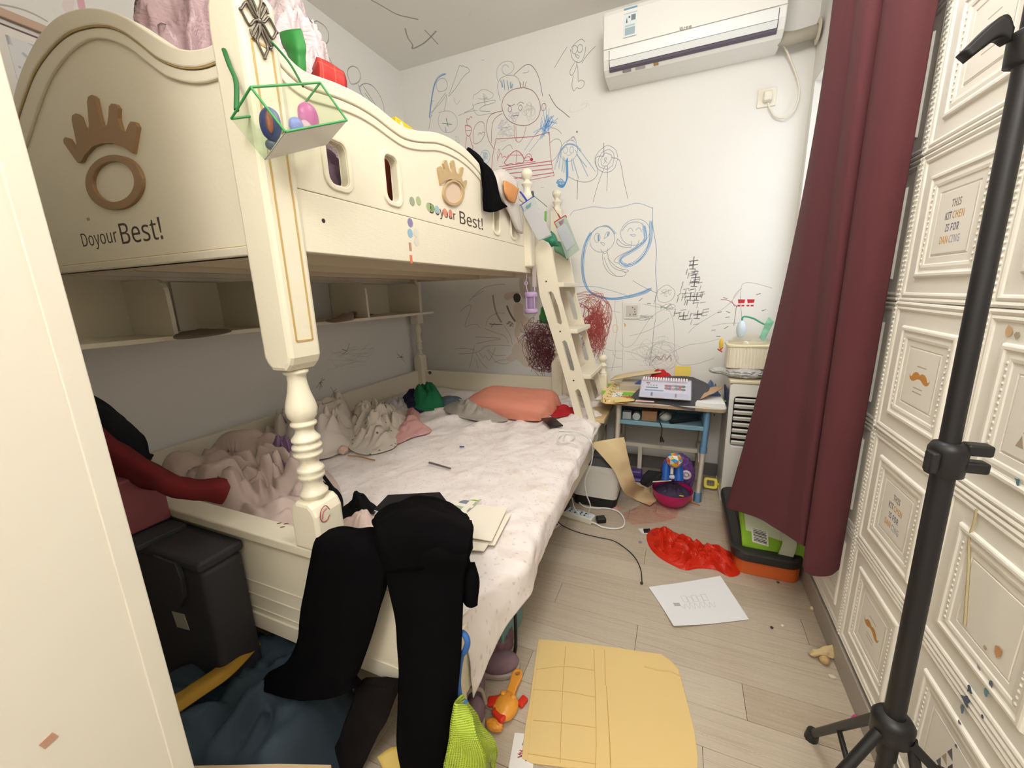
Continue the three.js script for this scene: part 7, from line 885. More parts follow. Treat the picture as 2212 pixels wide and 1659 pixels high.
{ // cards, films and bags
  const ph = (name, label, q, q2) => { const g = thing(name, label, 'photo'); mesh('print_border', sheetY(q, 0.0012, 0.0012), mat('#e3dddb', 0.5), g); mesh('print_image', sheetY(q2, 0.0024, 0.0004), mat('#241d22', 0.4), g); };
  ph('photo_print', 'small photo print under the edge of the bed sheet', [[-0.5889,-1.8268],[-0.5714,-1.8709],[-0.5195,-1.8332],[-0.5439,-1.7794]], [[-0.5737,-1.8275],[-0.5616,-1.8553],[-0.5333,-1.8282],[-0.5454,-1.8012]]);
  ph('photo_print', 'small photo print beside the red plastic bag', [[-0.1402,-1.9294],[-0.0793,-1.9601],[-0.0756,-1.9056],[-0.1143,-1.8916]], [[-0.1161,-1.9381],[-0.0812,-1.955],[-0.0805,-1.9122],[-0.1085,-1.9021]]);
  tag(mesh('red_plastic_bag', facet(heap([[-0.0915,0.001,-1.853],[-0.0903,0.001,-1.9241],[-0.0487,0.001,-1.9739],[0.0068,0.001,-1.9721],[0.0719,0.001,-1.9123],[0.143,0.001,-1.8874],[0.2212,0.001,-1.8785],[0.2701,0.001,-1.889],[0.2938,0.001,-1.8106],[0.2957,0.001,-1.7312],[0.2523,0.001,-1.6968],[0.2068,0.001,-1.7232],[0.137,0.001,-1.7102],[0.081,0.001,-1.6767],[0.034,0.001,-1.6917],[-0.0256,0.001,-1.7273],[-0.0695,0.001,-1.7834]], 0.045, { s: 5, freq: 16, fold: 0.78, rings: 18, per: 4, soft: 2.6 })), phys('#e2331c', 0.3, { transmission: 0.25, thickness: 0, ior: 1.3 })), 'bright red plastic bag crumpled on the floor', 'bag');
  tag(mesh('clear_film', facet(patch([[[-0.2316,0.004,-2.044], [-0.1457,0.012,-2.1635], [-0.0506,0.02,-2.2255], [0.0233,0.006,-2.2452]], [[-0.2075,0.008,-1.9873], [-0.1199,0.026,-2.0545], [-0.0296,0.022,-2.1339], [0.0505,0.008,-2.1674]], [[-0.1727,0.003,-1.9528], [-0.0905,0.014,-1.9818], [-0.0071,0.012,-2.0428], [0.0422,0.003,-2.1044]]], { nu: 5, nv: 5, thick: 0.0006, amp: 0.012, freq: 30, s: 4 })), phys('#fff6f5', 0.08, { transmission: 1, thickness: 0, ior: 1.3 })), 'clear pinkish plastic film crumpled on the floor by the bowl', 'film');
  tag(mesh('pink_scrap', heap([[-0.3069,0.001,-2.0948],[-0.2806,0.001,-2.1255],[-0.254,0.001,-2.1188],[-0.254,0.001,-2.0821],[-0.2845,0.001,-2.0661]], 0.01, { s: 3, freq: 40 }), mat('#d09a8c', 0.8)), 'small pink scrap beside the waste bin', 'scrap');
  tag(mesh('purple_button', place(new THREE.SphereGeometry(0.007, 12, 8), (() => { const q = [-0.1186,0,-1.8169]; return [q[0], 0.004, q[2]]; })(), [0, 0, 0], [1.2, 0.6, 1]), mat('#8a84b4', 0.3)), 'tiny lilac bead on the floor left of the red bag', 'bead');
  { // sheet of drawing paper
    const dt = canvasTex(512, 384, (c) => { c.fillStyle = '#eeeef1'; c.fillRect(0, 0, 512, 384); c.strokeStyle = 'rgba(120,120,135,0.45)'; c.lineWidth = 2; for (let k = 0; k < 5; k++) c.strokeRect(180 + k * 38, 110 + (k % 2) * 14, 34, 60); c.beginPath(); c.moveTo(120, 200); for (let k = 0; k < 40; k++) c.lineTo(150 + k * 6.5, 215 + 26 * Math.sin(k * 1.1)); c.stroke(); c.fillStyle = 'rgba(110,110,125,0.45)'; c.fillRect(96, 176, 46, 34); });
    const g = patch([[[0.0402,0.012,-1.3307], [0.1568,0.004,-1.3926], [0.2959,0.003,-1.4689]], [[-0.0061,0.004,-1.4259], [0.1261,0.003,-1.4842], [0.2662,0.003,-1.5546]], [[-0.0584,0.003,-1.5143], [0.0804,0.004,-1.5963], [0.2166,0.012,-1.6749]]], { nu: 10, nv: 8, thick: 0.0008 }); const u = g.attributes.uv; for (let i = 0; i < u.count; i++) u.setXY(i, u.getX(i) / 0.27, u.getY(i) / 0.2);
    tag(mesh('drawing_paper', g, mat('#ffffff', 0.75, { map: dt })), 'white sheet with a faint pencil drawing on the floor', 'paper');
  }
  { // yellow fabric sheet in the foreground
    const q = [[-0.3991,-1.1109],[-0.3567,-1.1229],[-0.2631,-1.1463],[-0.1406,-1.173],[-0.0438,-1.1906],[0.0042,-1.2013],[0.0364,-1.184],[0.0591,-1.1626],[0.0779,-1.0834],[0.1009,-0.98],[0.108,-0.9101],[0.105,-0.8811],[0.0977,-0.8466],[-0.0306,-0.8119],[-0.1752,-0.7747],[-0.2901,-0.7431],[-0.3205,-0.7449],[-0.3372,-0.8096],[-0.3541,-0.9014],[-0.3781,-1.0073]], T = thing('mustard_cloth', 'mustard yellow felt organiser lying flat on the floor', 'organiser'), my = mat('#ebcd8c', 0.9, { bumpMap: rep(weaveT, 90), bumpScale: 0.0006 });
    mesh('backing', extrudeY(q, 0.0005, 0.005, 0.0015), my, T);
    const seam = (p) => mesh('seam', tube(p, 0.0009, 24, 5), mat('#cfa963', 0.9), T);
    for (const p of [[[-0.301,0.0068,-1.1149],[-0.2724,0.0068,-0.9755],[-0.2411,0.0068,-0.8432],[-0.2225,0.0068,-0.7684]], [[-0.2084,0.0068,-1.1383],[-0.1732,0.0068,-0.9823],[-0.1458,0.0068,-0.855],[-0.1354,0.0068,-0.7891]], [[-0.174,0.0068,-1.1476],[-0.1496,0.0068,-1.0228]], [[-0.1464,0.0068,-1.0208],[-0.117,0.0068,-0.8915],[-0.0961,0.0068,-0.7914]], [[-0.3677,0.0068,-0.9961],[-0.2837,0.0068,-1.0389],[-0.1914,0.0068,-1.0602]], [[-0.3533,0.0068,-0.9284],[-0.2615,0.0068,-0.9575],[-0.1728,0.0068,-0.9733]], [[-0.323,0.0068,-0.8432],[-0.2434,0.0068,-0.866],[-0.1534,0.0068,-0.8877]], [[-0.3083,0.0068,-0.7578],[-0.2192,0.0068,-0.7787],[-0.1363,0.0068,-0.7998]]]) seam(p);
    mesh('pocket_layer', extrudeY([[-0.3895,-1.0981],[-0.3027,-1.121],[-0.2092,-1.1427],[-0.1741,-1.1483],[-0.1478,-1.021],[-0.099,-0.7952],[-0.1753,-0.7751],[-0.3032,-0.7442],[-0.3417,-0.8877]], 0.0052, 0.0015, 0.0005), my, T);
    mesh('fold_ridge', tube([[-0.0436,0.0055,-1.1321],[-0.004,0.0055,-1.1333],[0.0372,0.0055,-1.1423],[0.0618,0.0055,-1.1381]], 0.0025, 20, 6), my, T);
  }
  const bt = canvasTex(128, 256, (c) => { c.fillStyle = '#ece8e2'; c.fillRect(0, 0, 128, 256); c.fillStyle = '#a33a45'; c.strokeStyle = '#a33a45'; c.lineWidth = 5; for (const l of [[[.1, .2], [.9, .2]], [[.32, .08], [.32, .32]], [[.68, .08], [.68, .32]], [[.22, .62], [.22, .42], [.78, .42], [.78, .62]], [[.06, .62], [.94, .62]], [[.5, .34], [.5, .62], [.15, .96]], [[.5, .62], [.88, .96]]]) { c.beginPath(); l.forEach((p, i) => c[i ? 'lineTo' : 'moveTo'](52 + p[0] * 50, 108 + p[1] * 50)); c.stroke(); } c.fillStyle = '#6d6060'; c.fillRect(70, 40, 26, 14); c.fillRect(60, 66, 40, 22); c.fillStyle = '#8f8f8f'; c.beginPath(); c.arc(100, 216, 14, 0, 7); c.fill(); c.fillRect(60, 220, 12, 10); });
  { const g = sheetY([[-0.3614,-0.7965],[-0.334,-0.8046],[-0.2876,-0.7432],[-0.2802,-0.7154],[-0.3409,-0.6959]], 0.0003, 0.002), u = g.attributes.uv, p = g.attributes.position, o = [-0.3409,0,-0.6959]; for (let i = 0; i < u.count; i++) u.setXY(i, (p.getX(i) - o[0] + 0.03) / 0.085, -(p.getZ(i) - o[2]) / 0.12); tag(mesh('flash_card', g, mat('#ffffff', 0.5, { map: bt })), 'white printed card half under the mustard organiser', 'card'); }
  // crumbs and scraps
  const crumb = (name, label, px, r, c, s) => tag(mesh(name, blob([px[0], r * 0.6, px[2]], [r, r * 0.7, r], { amp: 0.5, freq: 2, s, detail: 5, flat: 0.8 }), mat(c, 0.8)), label, 'crumb');
  crumb('crumb', 'pale crumb at the foot of the panel wall', [0.5218,0,-1.6092], 0.008, '#d9c8a0', 2); crumb('crumb', 'tiny dark crumb below the storage box', [0.4347,0,-1.7275], 0.005, '#4d3328', 3); crumb('crumb', 'white crumb beyond the drawing paper', [0.402,0,-1.4787], 0.005, '#e2ddd2', 5); crumb('crumb', 'dark seed beside the white crumb', [0.3654,0,-1.4561], 0.005, '#3a2a22', 7);
  tag(mesh('dark_seed', blob([[-0.539,0,-1.3744][0], 0.004, [-0.539,0,-1.3744][2]], [0.006, 0.004, 0.006], { amp: 0.4, detail: 5 }), mat('#5d3a24', 0.7)), 'brown crumb near the hem of the bed sheet', 'crumb');
  { const q = [0.4997,0,-1.3906]; tag(mesh('crumpled_wrapper', patch([[[0.4537,0.006,-1.3764], [0.4813,0.03,-1.3813], [0.5258,0.04,-1.4031]], [[0.4582,0.012,-1.3609], [0.4888,0.035,-1.3642], [0.5283,0.03,-1.3899]], [[0.4705,0.004,-1.3662], [0.4983,0.02,-1.361], [0.5265,0.006,-1.382]]], { nu: 8, nv: 8, thick: 0.002, amp: 0.012, freq: 40, s: 3 }), mat('#d6bd8e', 0.8)), 'crumpled tan wrapper at the foot of the panel wall', 'wrapper'); const k = [0.4935,0,-1.3573]; tag(mesh('nut_shell', blob([k[0], 0.012, k[2]], [0.015, 0.013, 0.015], { amp: 0.12, detail: 8, flat: 0.9 }), mat('#c3a170', 0.6)), 'round tan nut below the crumpled wrapper', 'nut'); }
  tag(mesh('pink_clay', heap([[0.5083,0.001,-1.1759],[0.52,0.001,-1.19],[0.5321,0.001,-1.1851],[0.53,0.001,-1.1657],[0.5127,0.001,-1.1564],[0.5046,0.001,-1.1638]], 0.012, { s: 4, freq: 50 }), mat('#e84c9a', 0.6)), 'hot pink scrap of clay by the tripod leg', 'scrap');
  tag(mesh('paper_flake', heap([[0.4907,0.001,-1.3104],[0.5056,0.001,-1.3128],[0.5104,0.001,-1.3047],[0.4973,0.001,-1.2997]], 0.004, { s: 4, freq: 50 }), mat('#d8cbb4', 0.7)), 'pale flake of paper below the nut', 'scrap');
}

// ---------- tripod stand in front of the panel wall ----------
{
  const T = thing('tripod_stand', 'black telescopic tripod stand in front of the panel wall', 'tripod'); M.trip = mat('#1a191b', 0.45);
  const x = 0.40, z = -0.79, hubY = 0.40;
  const P = (y) => [lerp(0.4, 0.4, y), y, lerp(-0.776, -0.826, y / 1.6)];
  mesh('lower_tube', rod(P(0.34), P(0.93), 0.0150, 0.0150, 20), M.trip, T);
  mesh('upper_tube', rod(P(0.90), P(1.72), 0.0125, 0.0125, 20), M.trip, T);
  mesh('clamp_collar', lathe([[0.014, 0], [0.023, 0.004], [0.024, 0.045], [0.02, 0.055], [0.012, 0.058]], [P(0.9)[0], 0.895, P(0.9)[2]], 20), M.trip, T);
  for (const y of [0.908, 0.936]) mesh('clamp_lug', rbox(0.415, y, -0.812, 0.446, y + 0.018, -0.79, 0.004), M.trip, T);
  mesh('clamp_knob', rbox(0.370, 0.905, -0.80, 0.382, 0.94, -0.778, 0.004), M.trip, T);
  mesh('clamp_collar', lathe([[0.012, 0], [0.021, 0.004], [0.022, 0.04], [0.012, 0.046]], [P(1.5)[0], 1.47, P(1.5)[2]], 20), M.trip, T);
  mesh('wing_knob', patch([[[0.375, 1.50, -0.82], [0.36, 1.505, -0.815], [0.335, 1.485, -0.81]], [[0.375, 1.515, -0.82], [0.36, 1.53, -0.815], [0.325, 1.495, -0.81]]], { nu: 6, nv: 4, thick: 0.014 }), M.trip, T);
  mesh('leg_hub', lathe([[0.015, 0], [0.03, 0.006], [0.031, 0.04], [0.025, 0.05], [0.015, 0.054]], [P(hubY)[0], hubY - 0.02, P(hubY)[2]], 24), M.trip, T);
  mesh('hub_knob', merge([rod([0.42, hubY + 0.0, -0.77], [0.462, hubY - 0.035, -0.755], 0.008), rod([0.455, hubY - 0.03, -0.757], [0.485, hubY - 0.036, -0.75], 0.013, 0.013, 8)]), M.trip, T);
  const lower = 0.12; mesh('brace_collar', lathe([[0.015, 0], [0.026, 0.004], [0.026, 0.03], [0.015, 0.034]], [P(lower)[0], lower, P(lower)[2]], 20), M.trip, T);
  mesh('inner_tube', rod(P(0.10), P(0.4), 0.012, 0.012, 16), M.trip, T);
  for (const a of [2.62, 0.35, -1.6]) { const c = Math.cos(a), s = -Math.sin(a), R = a === 0.35 ? 0.115 : a === -1.6 ? 0.3 : 0.33, f = [P(0.39)[0] + c * 0.026, 0.40, P(0.39)[2] - s * 0.026], e = [P(0)[0] + c * R, 0.015, P(0)[2] - s * R]; const leg = mesh('leg', rod(f, e, 0.009, 0.009, 10), M.trip, T); mesh('rubber_foot', rod([e[0] - c * 0.006, 0.03, e[2] + s * 0.006], [e[0], 0, e[2]], 0.014, 0.016, 12), M.trip, leg); const m = f.map((v, i) => lerp(v, e[i], 0.55)); mesh('brace', rod([P(lower)[0] + c * 0.03, lower + 0.02, P(lower)[2] - s * 0.03], m, 0.006, 0.006, 8), M.trip, T); }
}

// ---------- hanging things at the bunk ----------
{ // clear box on green ribbon at the front post
  const H = thing('hanging_box', 'clear plastic box with green edges hung by a ribbon on the front post', 'box');
  const e = mat('#3f9a52', 0.45), cl = phys('#f6f9f4', 0.12, { transmission: 1, thickness: 0, ior: 1.12 });
  // the box hangs askew: nearest corner and its three edges
  const V0 = [-0.666, 1.4906, -0.580], E1 = [-0.009, 0.0754, -0.166], E2 = [-0.0315, 0.064, 0.030], E3 = [-0.0757, -0.0314, -0.0106];
  const C = (a, b, c) => [0, 1, 2].map((i) => V0[i] + E1[i] * a + E2[i] * b + E3[i] * c);
  const quad = (p, q, r, t, w = 0.0016) => patch([[p, q], [t, r]], { nu: 2, nv: 2, thick: w });
  mesh('box_floor', quad(C(0, 0, 0), C(1, 0, 0), C(1, 0, 1), C(0, 0, 1), 0.002), mat('#dfddd6', 0.4), H);
  for (const [p, q, r, t] of [[C(0, 0, 0), C(1, 0, 0), C(1, 1, 0), C(0, 1, 0)], [C(0, 0, 0), C(0, 1, 0), C(0, 1, 1), C(0, 0, 1)], [C(1, 0, 0), C(1, 1, 0), C(1, 1, 1), C(1, 0, 1)], [C(0, 0, 1), C(1, 0, 1), C(1, 1, 1), C(0, 1, 1)]]) mesh('clear_side', quad(p, q, r, t), cl, H);
  for (const [p, q] of [[C(0, 0, 0), C(1, 0, 0)], [C(0, 0, 0), C(0, 1, 0)], [C(0, 1, 0), C(1, 1, 0)], [C(1, 0, 0), C(1, 1, 0)], [C(0, 1, 0), C(0, 1, 1)], [C(1, 1, 0), C(1, 1, 1)], [C(0, 1, 1), C(1, 1, 1)]]) mesh('green_edge', rod(p, q, 0.0022, 0.0022, 6), e, H);
  const rib = mat('#256b36', 0.6);
  tag(mesh('ribbon', tube([C(0.0, 1.0, 0.72), [-0.7646,1.5851,-0.575], [-0.7892,1.6212,-0.586], [-0.812,1.6562,-0.597]], 0.0042, 24, 6), rib), 'dark green ribbon from the left of the post to the clear box', 'ribbon');
  tag(mesh('ribbon', tube([C(0.75, 1.0, 0.1), [-0.745,1.6555,-0.6834], [-0.757,1.6791,-0.6684], [-0.762,1.6881,-0.6571]], 0.0022, 24, 6), rib), 'thin green ribbon crossing the grooved face of the post', 'ribbon');
  const toy = (label, c, r, col) => tag(mesh('toy_disc', blob(c, r, { amp: 0.08, detail: 10, s: c[0] * 9 }), mat(col, 0.35)), label, 'toy');
  toy('dark blue rounded toy in the clear hanging box', C(0.13, 0.45, 0.45), [0.020, 0.028, 0.016], '#35407f'); toy('rusty red toy leaning on the blue one in the hanging box', C(0.06, 0.42, 0.30), [0.006, 0.018, 0.006], '#96513c'); toy('grey blue flat toy at the bottom of the hanging box', C(0.1, 0.14, 0.72), [0.014, 0.010, 0.012], '#666d85'); toy('magenta rounded toy in the clear hanging box', C(0.68, 0.45, 0.4), [0.015, 0.026, 0.022], '#c860a6'); toy('small blue ball in the clear hanging box', C(0.36, 0.25, 0.3), [0.012, 0.014, 0.014], '#6a78cf'); toy('pale pink ball in the clear hanging box', C(0.5, 0.2, 0.35), [0.011, 0.012, 0.012], '#cf9ab0');
}
{ // two card holders and the lilac lantern at the ladder opening
  const holder = (name, label, q, edge, tz) => { const g = thing(name, label, 'card holder'); return g; };
  const A = [[-0.768,1.6255,-2],[-0.699,1.6584,-2],[-0.6086,1.4689,-2],[-0.6761,1.448,-2]], a = thing('card_holder', 'grey card in a blue-edged holder hanging on the guard end post', 'card holder');
  const quad = (p, t) => patch([[p[0], p[1]], [p[3], p[2]]], { nu: 2, nv: 2, thick: t });
  mesh('holder', quad(A, 0.002), phys('#e8ecf0', 0.1, { transmission: 0.7, thickness: 0 }), a);
  mesh('grey_card', quad([[-0.7555,1.5871,-1.997],[-0.6866,1.6207,-1.997],[-0.61,1.4751,-1.997],[-0.6775,1.4499,-1.997]], 0.0016), mat('#b9b8ba', 0.6), a);
  mesh('holder_edge', merge([rod(A[0], A[1], 0.0025, 0.0025, 6), rod(A[0], [-0.754,1.5961,-2], 0.0022, 0.0022, 6)]), mat('#4553b8', 0.4), a);
  mesh('teal_shape', quad([[-0.7421,1.6157,-1.996],[-0.7101,1.6336,-1.996],[-0.7154,1.6129,-1.996],[-0.7351,1.6042,-1.996]], 0.001), mat('#6f9c9c', 0.5), a);
  mesh('lanyard', merge([tube([[-0.7357,1.6413,-2], [-0.7621,1.6735,-2.02], [-0.7919,1.6999,-2.06]], 0.005, 12, 6)]), mat('#2f46b5', 0.5), a);
  mesh('clip', merge([rod([-0.7164,1.6852,-2.03], [-0.6991,1.6542,-2], 0.007, 0.004, 8), tube([[-0.7001,1.6604,-2.01], [-0.6702,1.6357,-2.02], [-0.6435,1.6108,-2.04]], 0.0015, 12, 5)]), mat('#5f6164', 0.4, { metalness: 0.6 }), a);
  const B2 = [[-0.7096,1.5925,-2.38],[-0.6407,1.6236,-2.38],[-0.559,1.4289,-2.38],[-0.6353,1.3824,-2.38]], b = thing('card_holder', 'grey card in a red-edged holder hanging on the far corner post', 'card holder');
  mesh('holder', quad(B2, 0.002), phys('#d8e4da', 0.1, { transmission: 0.6, thickness: 0 }), b);
  mesh('grey_card', quad([[-0.6951,1.5554,-2.377],[-0.64,1.5808,-2.377],[-0.5828,1.4658,-2.377],[-0.6345,1.4312,-2.377]], 0.0016), mat('#b6bcc0', 0.6), b);
  mesh('holder_edge', merge([rod(B2[0], B2[1], 0.003, 0.003, 6), rod(B2[0], [-0.6876,1.5552,-2.38], 0.003, 0.003, 6), rod(B2[1], [-0.6353,1.6106,-2.38], 0.003, 0.003, 6)]), mat('#bf3b3a', 0.4), b);
  mesh('purple_shape', quad([[-0.6835,1.5896,-2.376],[-0.6506,1.604,-2.376],[-0.6561,1.5821,-2.376],[-0.6698,1.5708,-2.376]], 0.001), mat('#9a6f8a', 0.5), b);
  mesh('lanyard', merge([rod([-0.6736,1.6117,-2.38], [-0.6988,1.6428,-2.42], 0.005, 0.004, 6), tube([[-0.6988,1.6403,-2.42], [-0.742,1.6856,-2.5], [-0.7625,1.7058,-2.53]], 0.0018, 12, 5)]), mat('#a83b3a', 0.5), b);
  tag(mesh('green_pouch', patch([[[-0.7224,1.4736,-2.2], [-0.6957,1.4907,-2.2], [-0.6754,1.5152,-2.22]], [[-0.7003,1.4509,-2.18], [-0.6657,1.4664,-2.17], [-0.6488,1.4823,-2.2]], [[-0.6858,1.4349,-2.2], [-0.6594,1.4451,-2.2], [-0.6445,1.441,-2.22]]], { nu: 6, nv: 6, thick: 0.02, amp: 0.008, freq: 24 }), mat('#27795a', 0.5)), 'green cloth caught at the top of the ladder', 'cloth');
  tag(mesh('green_pouch', patch([[[-0.7312,1.4982,-2.44], [-0.6854,1.4843,-2.44], [-0.6401,1.4392,-2.44]], [[-0.7228,1.4438,-2.43], [-0.6742,1.4267,-2.42], [-0.64,1.397,-2.44]], [[-0.7056,1.4302,-2.44], [-0.6714,1.4088,-2.43], [-0.6457,1.3814,-2.44]]], { nu: 6, nv: 6, thick: 0.01 }), phys('#7fb08a', 0.4, { transmission: 0.4, thickness: 0 })), 'pale green plastic pouch behind the red-edged card', 'pouch');
  tag(mesh('bright_green_tag', rbox([-0.7978,1.6754,-2.5][0] - 0.006, 1.62, -2.5, [-0.7978,1.6754,-2.5][0] + 0.006, 1.68, -2.49, 0.002), mat('#6fb24c', 0.5)), 'bright green tag between the two bed posts', 'tag');
  const ln = thing('lilac_lantern', 'small lilac lantern hanging on a chain under the bunk', 'lantern'), c = [-0.7605,1.1423,-2.1], lm = mat('#b69ac0', 0.5);
  mesh('cap', lathe([[0, 0.092], [0.03, 0.09], [0.036, 0.082], [0.036, 0.066], [0.03, 0.062]], [c[0], c[1] - 0.03, c[2]], 24), lm, ln);
  mesh('base', lathe([[0.0, -0.002], [0.034, 0], [0.037, 0.008], [0.036, 0.022], [0.028, 0.026]], [c[0], c[1] - 0.055, c[2]], 24), lm, ln);
  mesh('glass', lathe([[0.027, -0.03], [0.028, 0.0], [0.027, 0.036]], [c[0], c[1], c[2]], 24), mat('#8f7a9c', 0.35), ln);
  for (let k = 0; k < 4; k++) { const a2 = k * Math.PI / 2 + 0.6; mesh('bar', rod([c[0] + 0.03 * Math.cos(a2), c[1] - 0.035, c[2] + 0.03 * Math.sin(a2)], [c[0] + 0.03 * Math.cos(a2), c[1] + 0.036, c[2] + 0.03 * Math.sin(a2)], 0.005, 0.005, 8), lm, ln); }
  mesh('chain', merge([tube([[c[0] - 0.018, c[1] + 0.058, c[2]], [-0.783,1.2169,-2.1], [-0.7876,1.2489,-2.1], [-0.7842,1.2779,-2.1], [-0.781,1.302,-2.1]], 0.0024, 24, 6), place(new THREE.TorusGeometry(0.009, 0.002, 6, 14), [-0.7876,1.2489,-2.1]), tube([[c[0] + 0.014, c[1] + 0.058, c[2]], [-0.7378,1.2082,-2.1], [-0.7401,1.2277,-2.1]], 0.0024, 14, 6)]), mat('#cbb2d4', 0.45), ln);
  mesh('strap', rbox([-0.7392,1.276,-2.1][0] - 0.011, [-0.7401,1.2277,-2.1][1], -2.105, [-0.7392,1.276,-2.1][0] + 0.011, [-0.7379,1.3405,-2.1][1], -2.1, 0.001), mat('#b7a7a4', 0.7), ln);
}
{ // framed picture on the left wall
  const f = thing('wall_picture', 'picture with a pink-brown top frame and grey marbled print on the left wall', 'picture');
  const mt = canvasTex(256, 256, (c) => { c.fillStyle = '#d9d8d6'; c.fillRect(0, 0, 256, 256); for (let k = 0; k < 60; k++) { c.strokeStyle = `rgba(110,112,116,${0.15 + 0.3 * rnd()})`; c.lineWidth = 2 + 10 * rnd(); c.beginPath(); const x = rnd() * 256, y = rnd() * 256; c.moveTo(x, y); c.lineTo(x + 60 * (rnd() - 0.3), y + 80 * rnd()); c.stroke(); } });
  mesh('mount', box(XL, 1.62, -1.1, XL + 0.006, 2.035, -0.5), mat('#e6e0d6', 0.6), f);
  mesh('print', box(XL + 0.006, 1.65, -1.06, XL + 0.007, 2.008, -0.728), mat('#ffffff', 0.5, { map: rep(mt, 3) }), f);
  mesh('frame_top', rbox(XL, 2.052, -1.12, XL + 0.014, 2.078, -0.4, 0.003), mat('#c7a892', 0.6), f);
  mesh('frame_line', box(XL, 2.032, -1.12, XL + 0.008, 2.036, -0.4), mat('#6a4b4c', 0.6), f);
}

// ---------- between the partition and the footboard ----------
{
  const s = thing('suitcase', 'dark grey plastic storage case standing beside the partition', 'case'), m = mat('#303036', 0.55, { bumpMap: rep(grainT, 20), bumpScale: 0.0006 });
  const x0 = -1.5, x1 = -1.085, z1 = -0.505, z0 = -0.612;
  mesh('shell', rbox(x0, 0.0, z0, x1, 0.53, z1, 0.018, 3), m, s);
  mesh('lid', rbox(x0 - 0.004, 0.53, z0 - 0.004, x1 + 0.004, 0.56, z1 + 0.006, 0.01, 2), m, s);
  mesh('latch', extrudeZ([[-1.27, 0.40], [-1.20, 0.40], [-1.17, 0.44], [-1.16, 0.50], [-1.17, 0.545], [-1.27, 0.545]], z1 + 0.012, 0.014, 0.003), m, s);
  mesh('paper_label', place(box(-0.03, -0.025, 0, 0.03, 0.025, 0.001), [-1.235, 0.34, z1 + 0.0005], [0, 0, 0.15]), mat('#b9b3a8', 0.7), s);
  tag(mesh('red_jacket', patch([[[-1.6206,0.8876,-0.56], [-1.3966,0.7814,-0.57], [-1.2273,0.7304,-0.585], [-1.1065,0.7335,-0.62]], [[-1.508,0.8557,-0.52], [-1.3196,0.786,-0.535], [-1.1821,0.7294,-0.56], [-1.0848,0.7148,-0.61]], [[-1.5224,0.7776,-0.52], [-1.3281,0.7398,-0.53], [-1.1919,0.706,-0.55], [-1.1205,0.67,-0.605]], [[-1.5784,0.6875,-0.54], [-1.4348,0.699,-0.55], [-1.2314,0.7048,-0.56], [-1.1906,0.6737,-0.6]]], { nu: 8, nv: 8, thick: 0.012, amp: 0.012, freq: 12, s: 3 }), fabric('#74262a')), 'dark red jacket with a bright red cuff lying over the footboard corner', 'jacket');
  tag(mesh('rose_box', rbox(-1.56, 0.575, -0.60, -1.37, 0.735, -0.49, 0.008), mat('#8d4b50', 0.6)), 'dusty rose cloth box on top of the dark case', 'box');
  tag(mesh('dark_coat', patch([[[-1.7864,0.9253,-0.62], [-1.8068,0.8851,-0.66], [-1.7381,0.825,-0.68]], [[-1.6808,0.8984,-0.58], [-1.6009,0.8627,-0.6], [-1.5408,0.7956,-0.64]], [[-1.6634,0.8289,-0.57], [-1.5332,0.7959,-0.58], [-1.4775,0.7463,-0.63]], [[-1.7027,0.7752,-0.58], [-1.5768,0.745,-0.6], [-1.5187,0.7133,-0.64]]], { nu: 8, nv: 8, thick: 0.03, amp: 0.008, freq: 10, s: 6 }), fabric('#191b20')), 'black padded coat rising behind the partition edge', 'coat');
  tag(mesh('blue_grey_strap', rbox(-1.42, 0.557, -0.6, -1.30, 0.572, -0.478, 0.004), mat('#33363c', 0.7)), 'dark flat pad between the rose box and the dark case', 'pad');
  // dark blue bag lying on the floor with a yellow band
  const bag = thing('floor_bag', 'large dark blue fabric bag with a mustard band on the floor', 'bag');
  mesh('bag_body', heap([[-1.3187,0.002,-0.2853],[-1.3565,0.002,-0.3999],[-1.3199,0.002,-0.4979],[-1.3045,0.002,-0.5826],[-1.2959,0.002,-0.6837],[-1.1526,0.002,-0.748],[-0.9297,0.002,-0.7435],[-0.8394,0.002,-0.6987],[-0.77,0.002,-0.5907],[-0.7456,0.002,-0.4899],[-0.7493,0.002,-0.4138],[-0.9475,0.002,-0.2934]], 0.20, { s: 4, freq: 5, fold: 0.3, rings: 30, per: 8, soft: 3.2 }), fabric('#3f4c57', { roughness: 0.8 }), bag);
  mesh('mustard_band', patch([[[-1.1589,0.21,-0.3913], [-1.1259,0.222,-0.4548], [-1.1217,0.222,-0.523], [-1.1655,0.2,-0.6289]], [[-1.1156,0.225,-0.3772], [-1.0846,0.236,-0.4394], [-1.0746,0.236,-0.5081], [-1.1213,0.21,-0.6172]], [[-1.0956,0.21,-0.3739], [-1.0708,0.222,-0.4364], [-1.0571,0.222,-0.5064], [-1.0987,0.2,-0.6137]]], { nu: 8, nv: 6, thick: 0.012, amp: 0.008, freq: 14 }), fabric('#b98f3c'), bag);
}
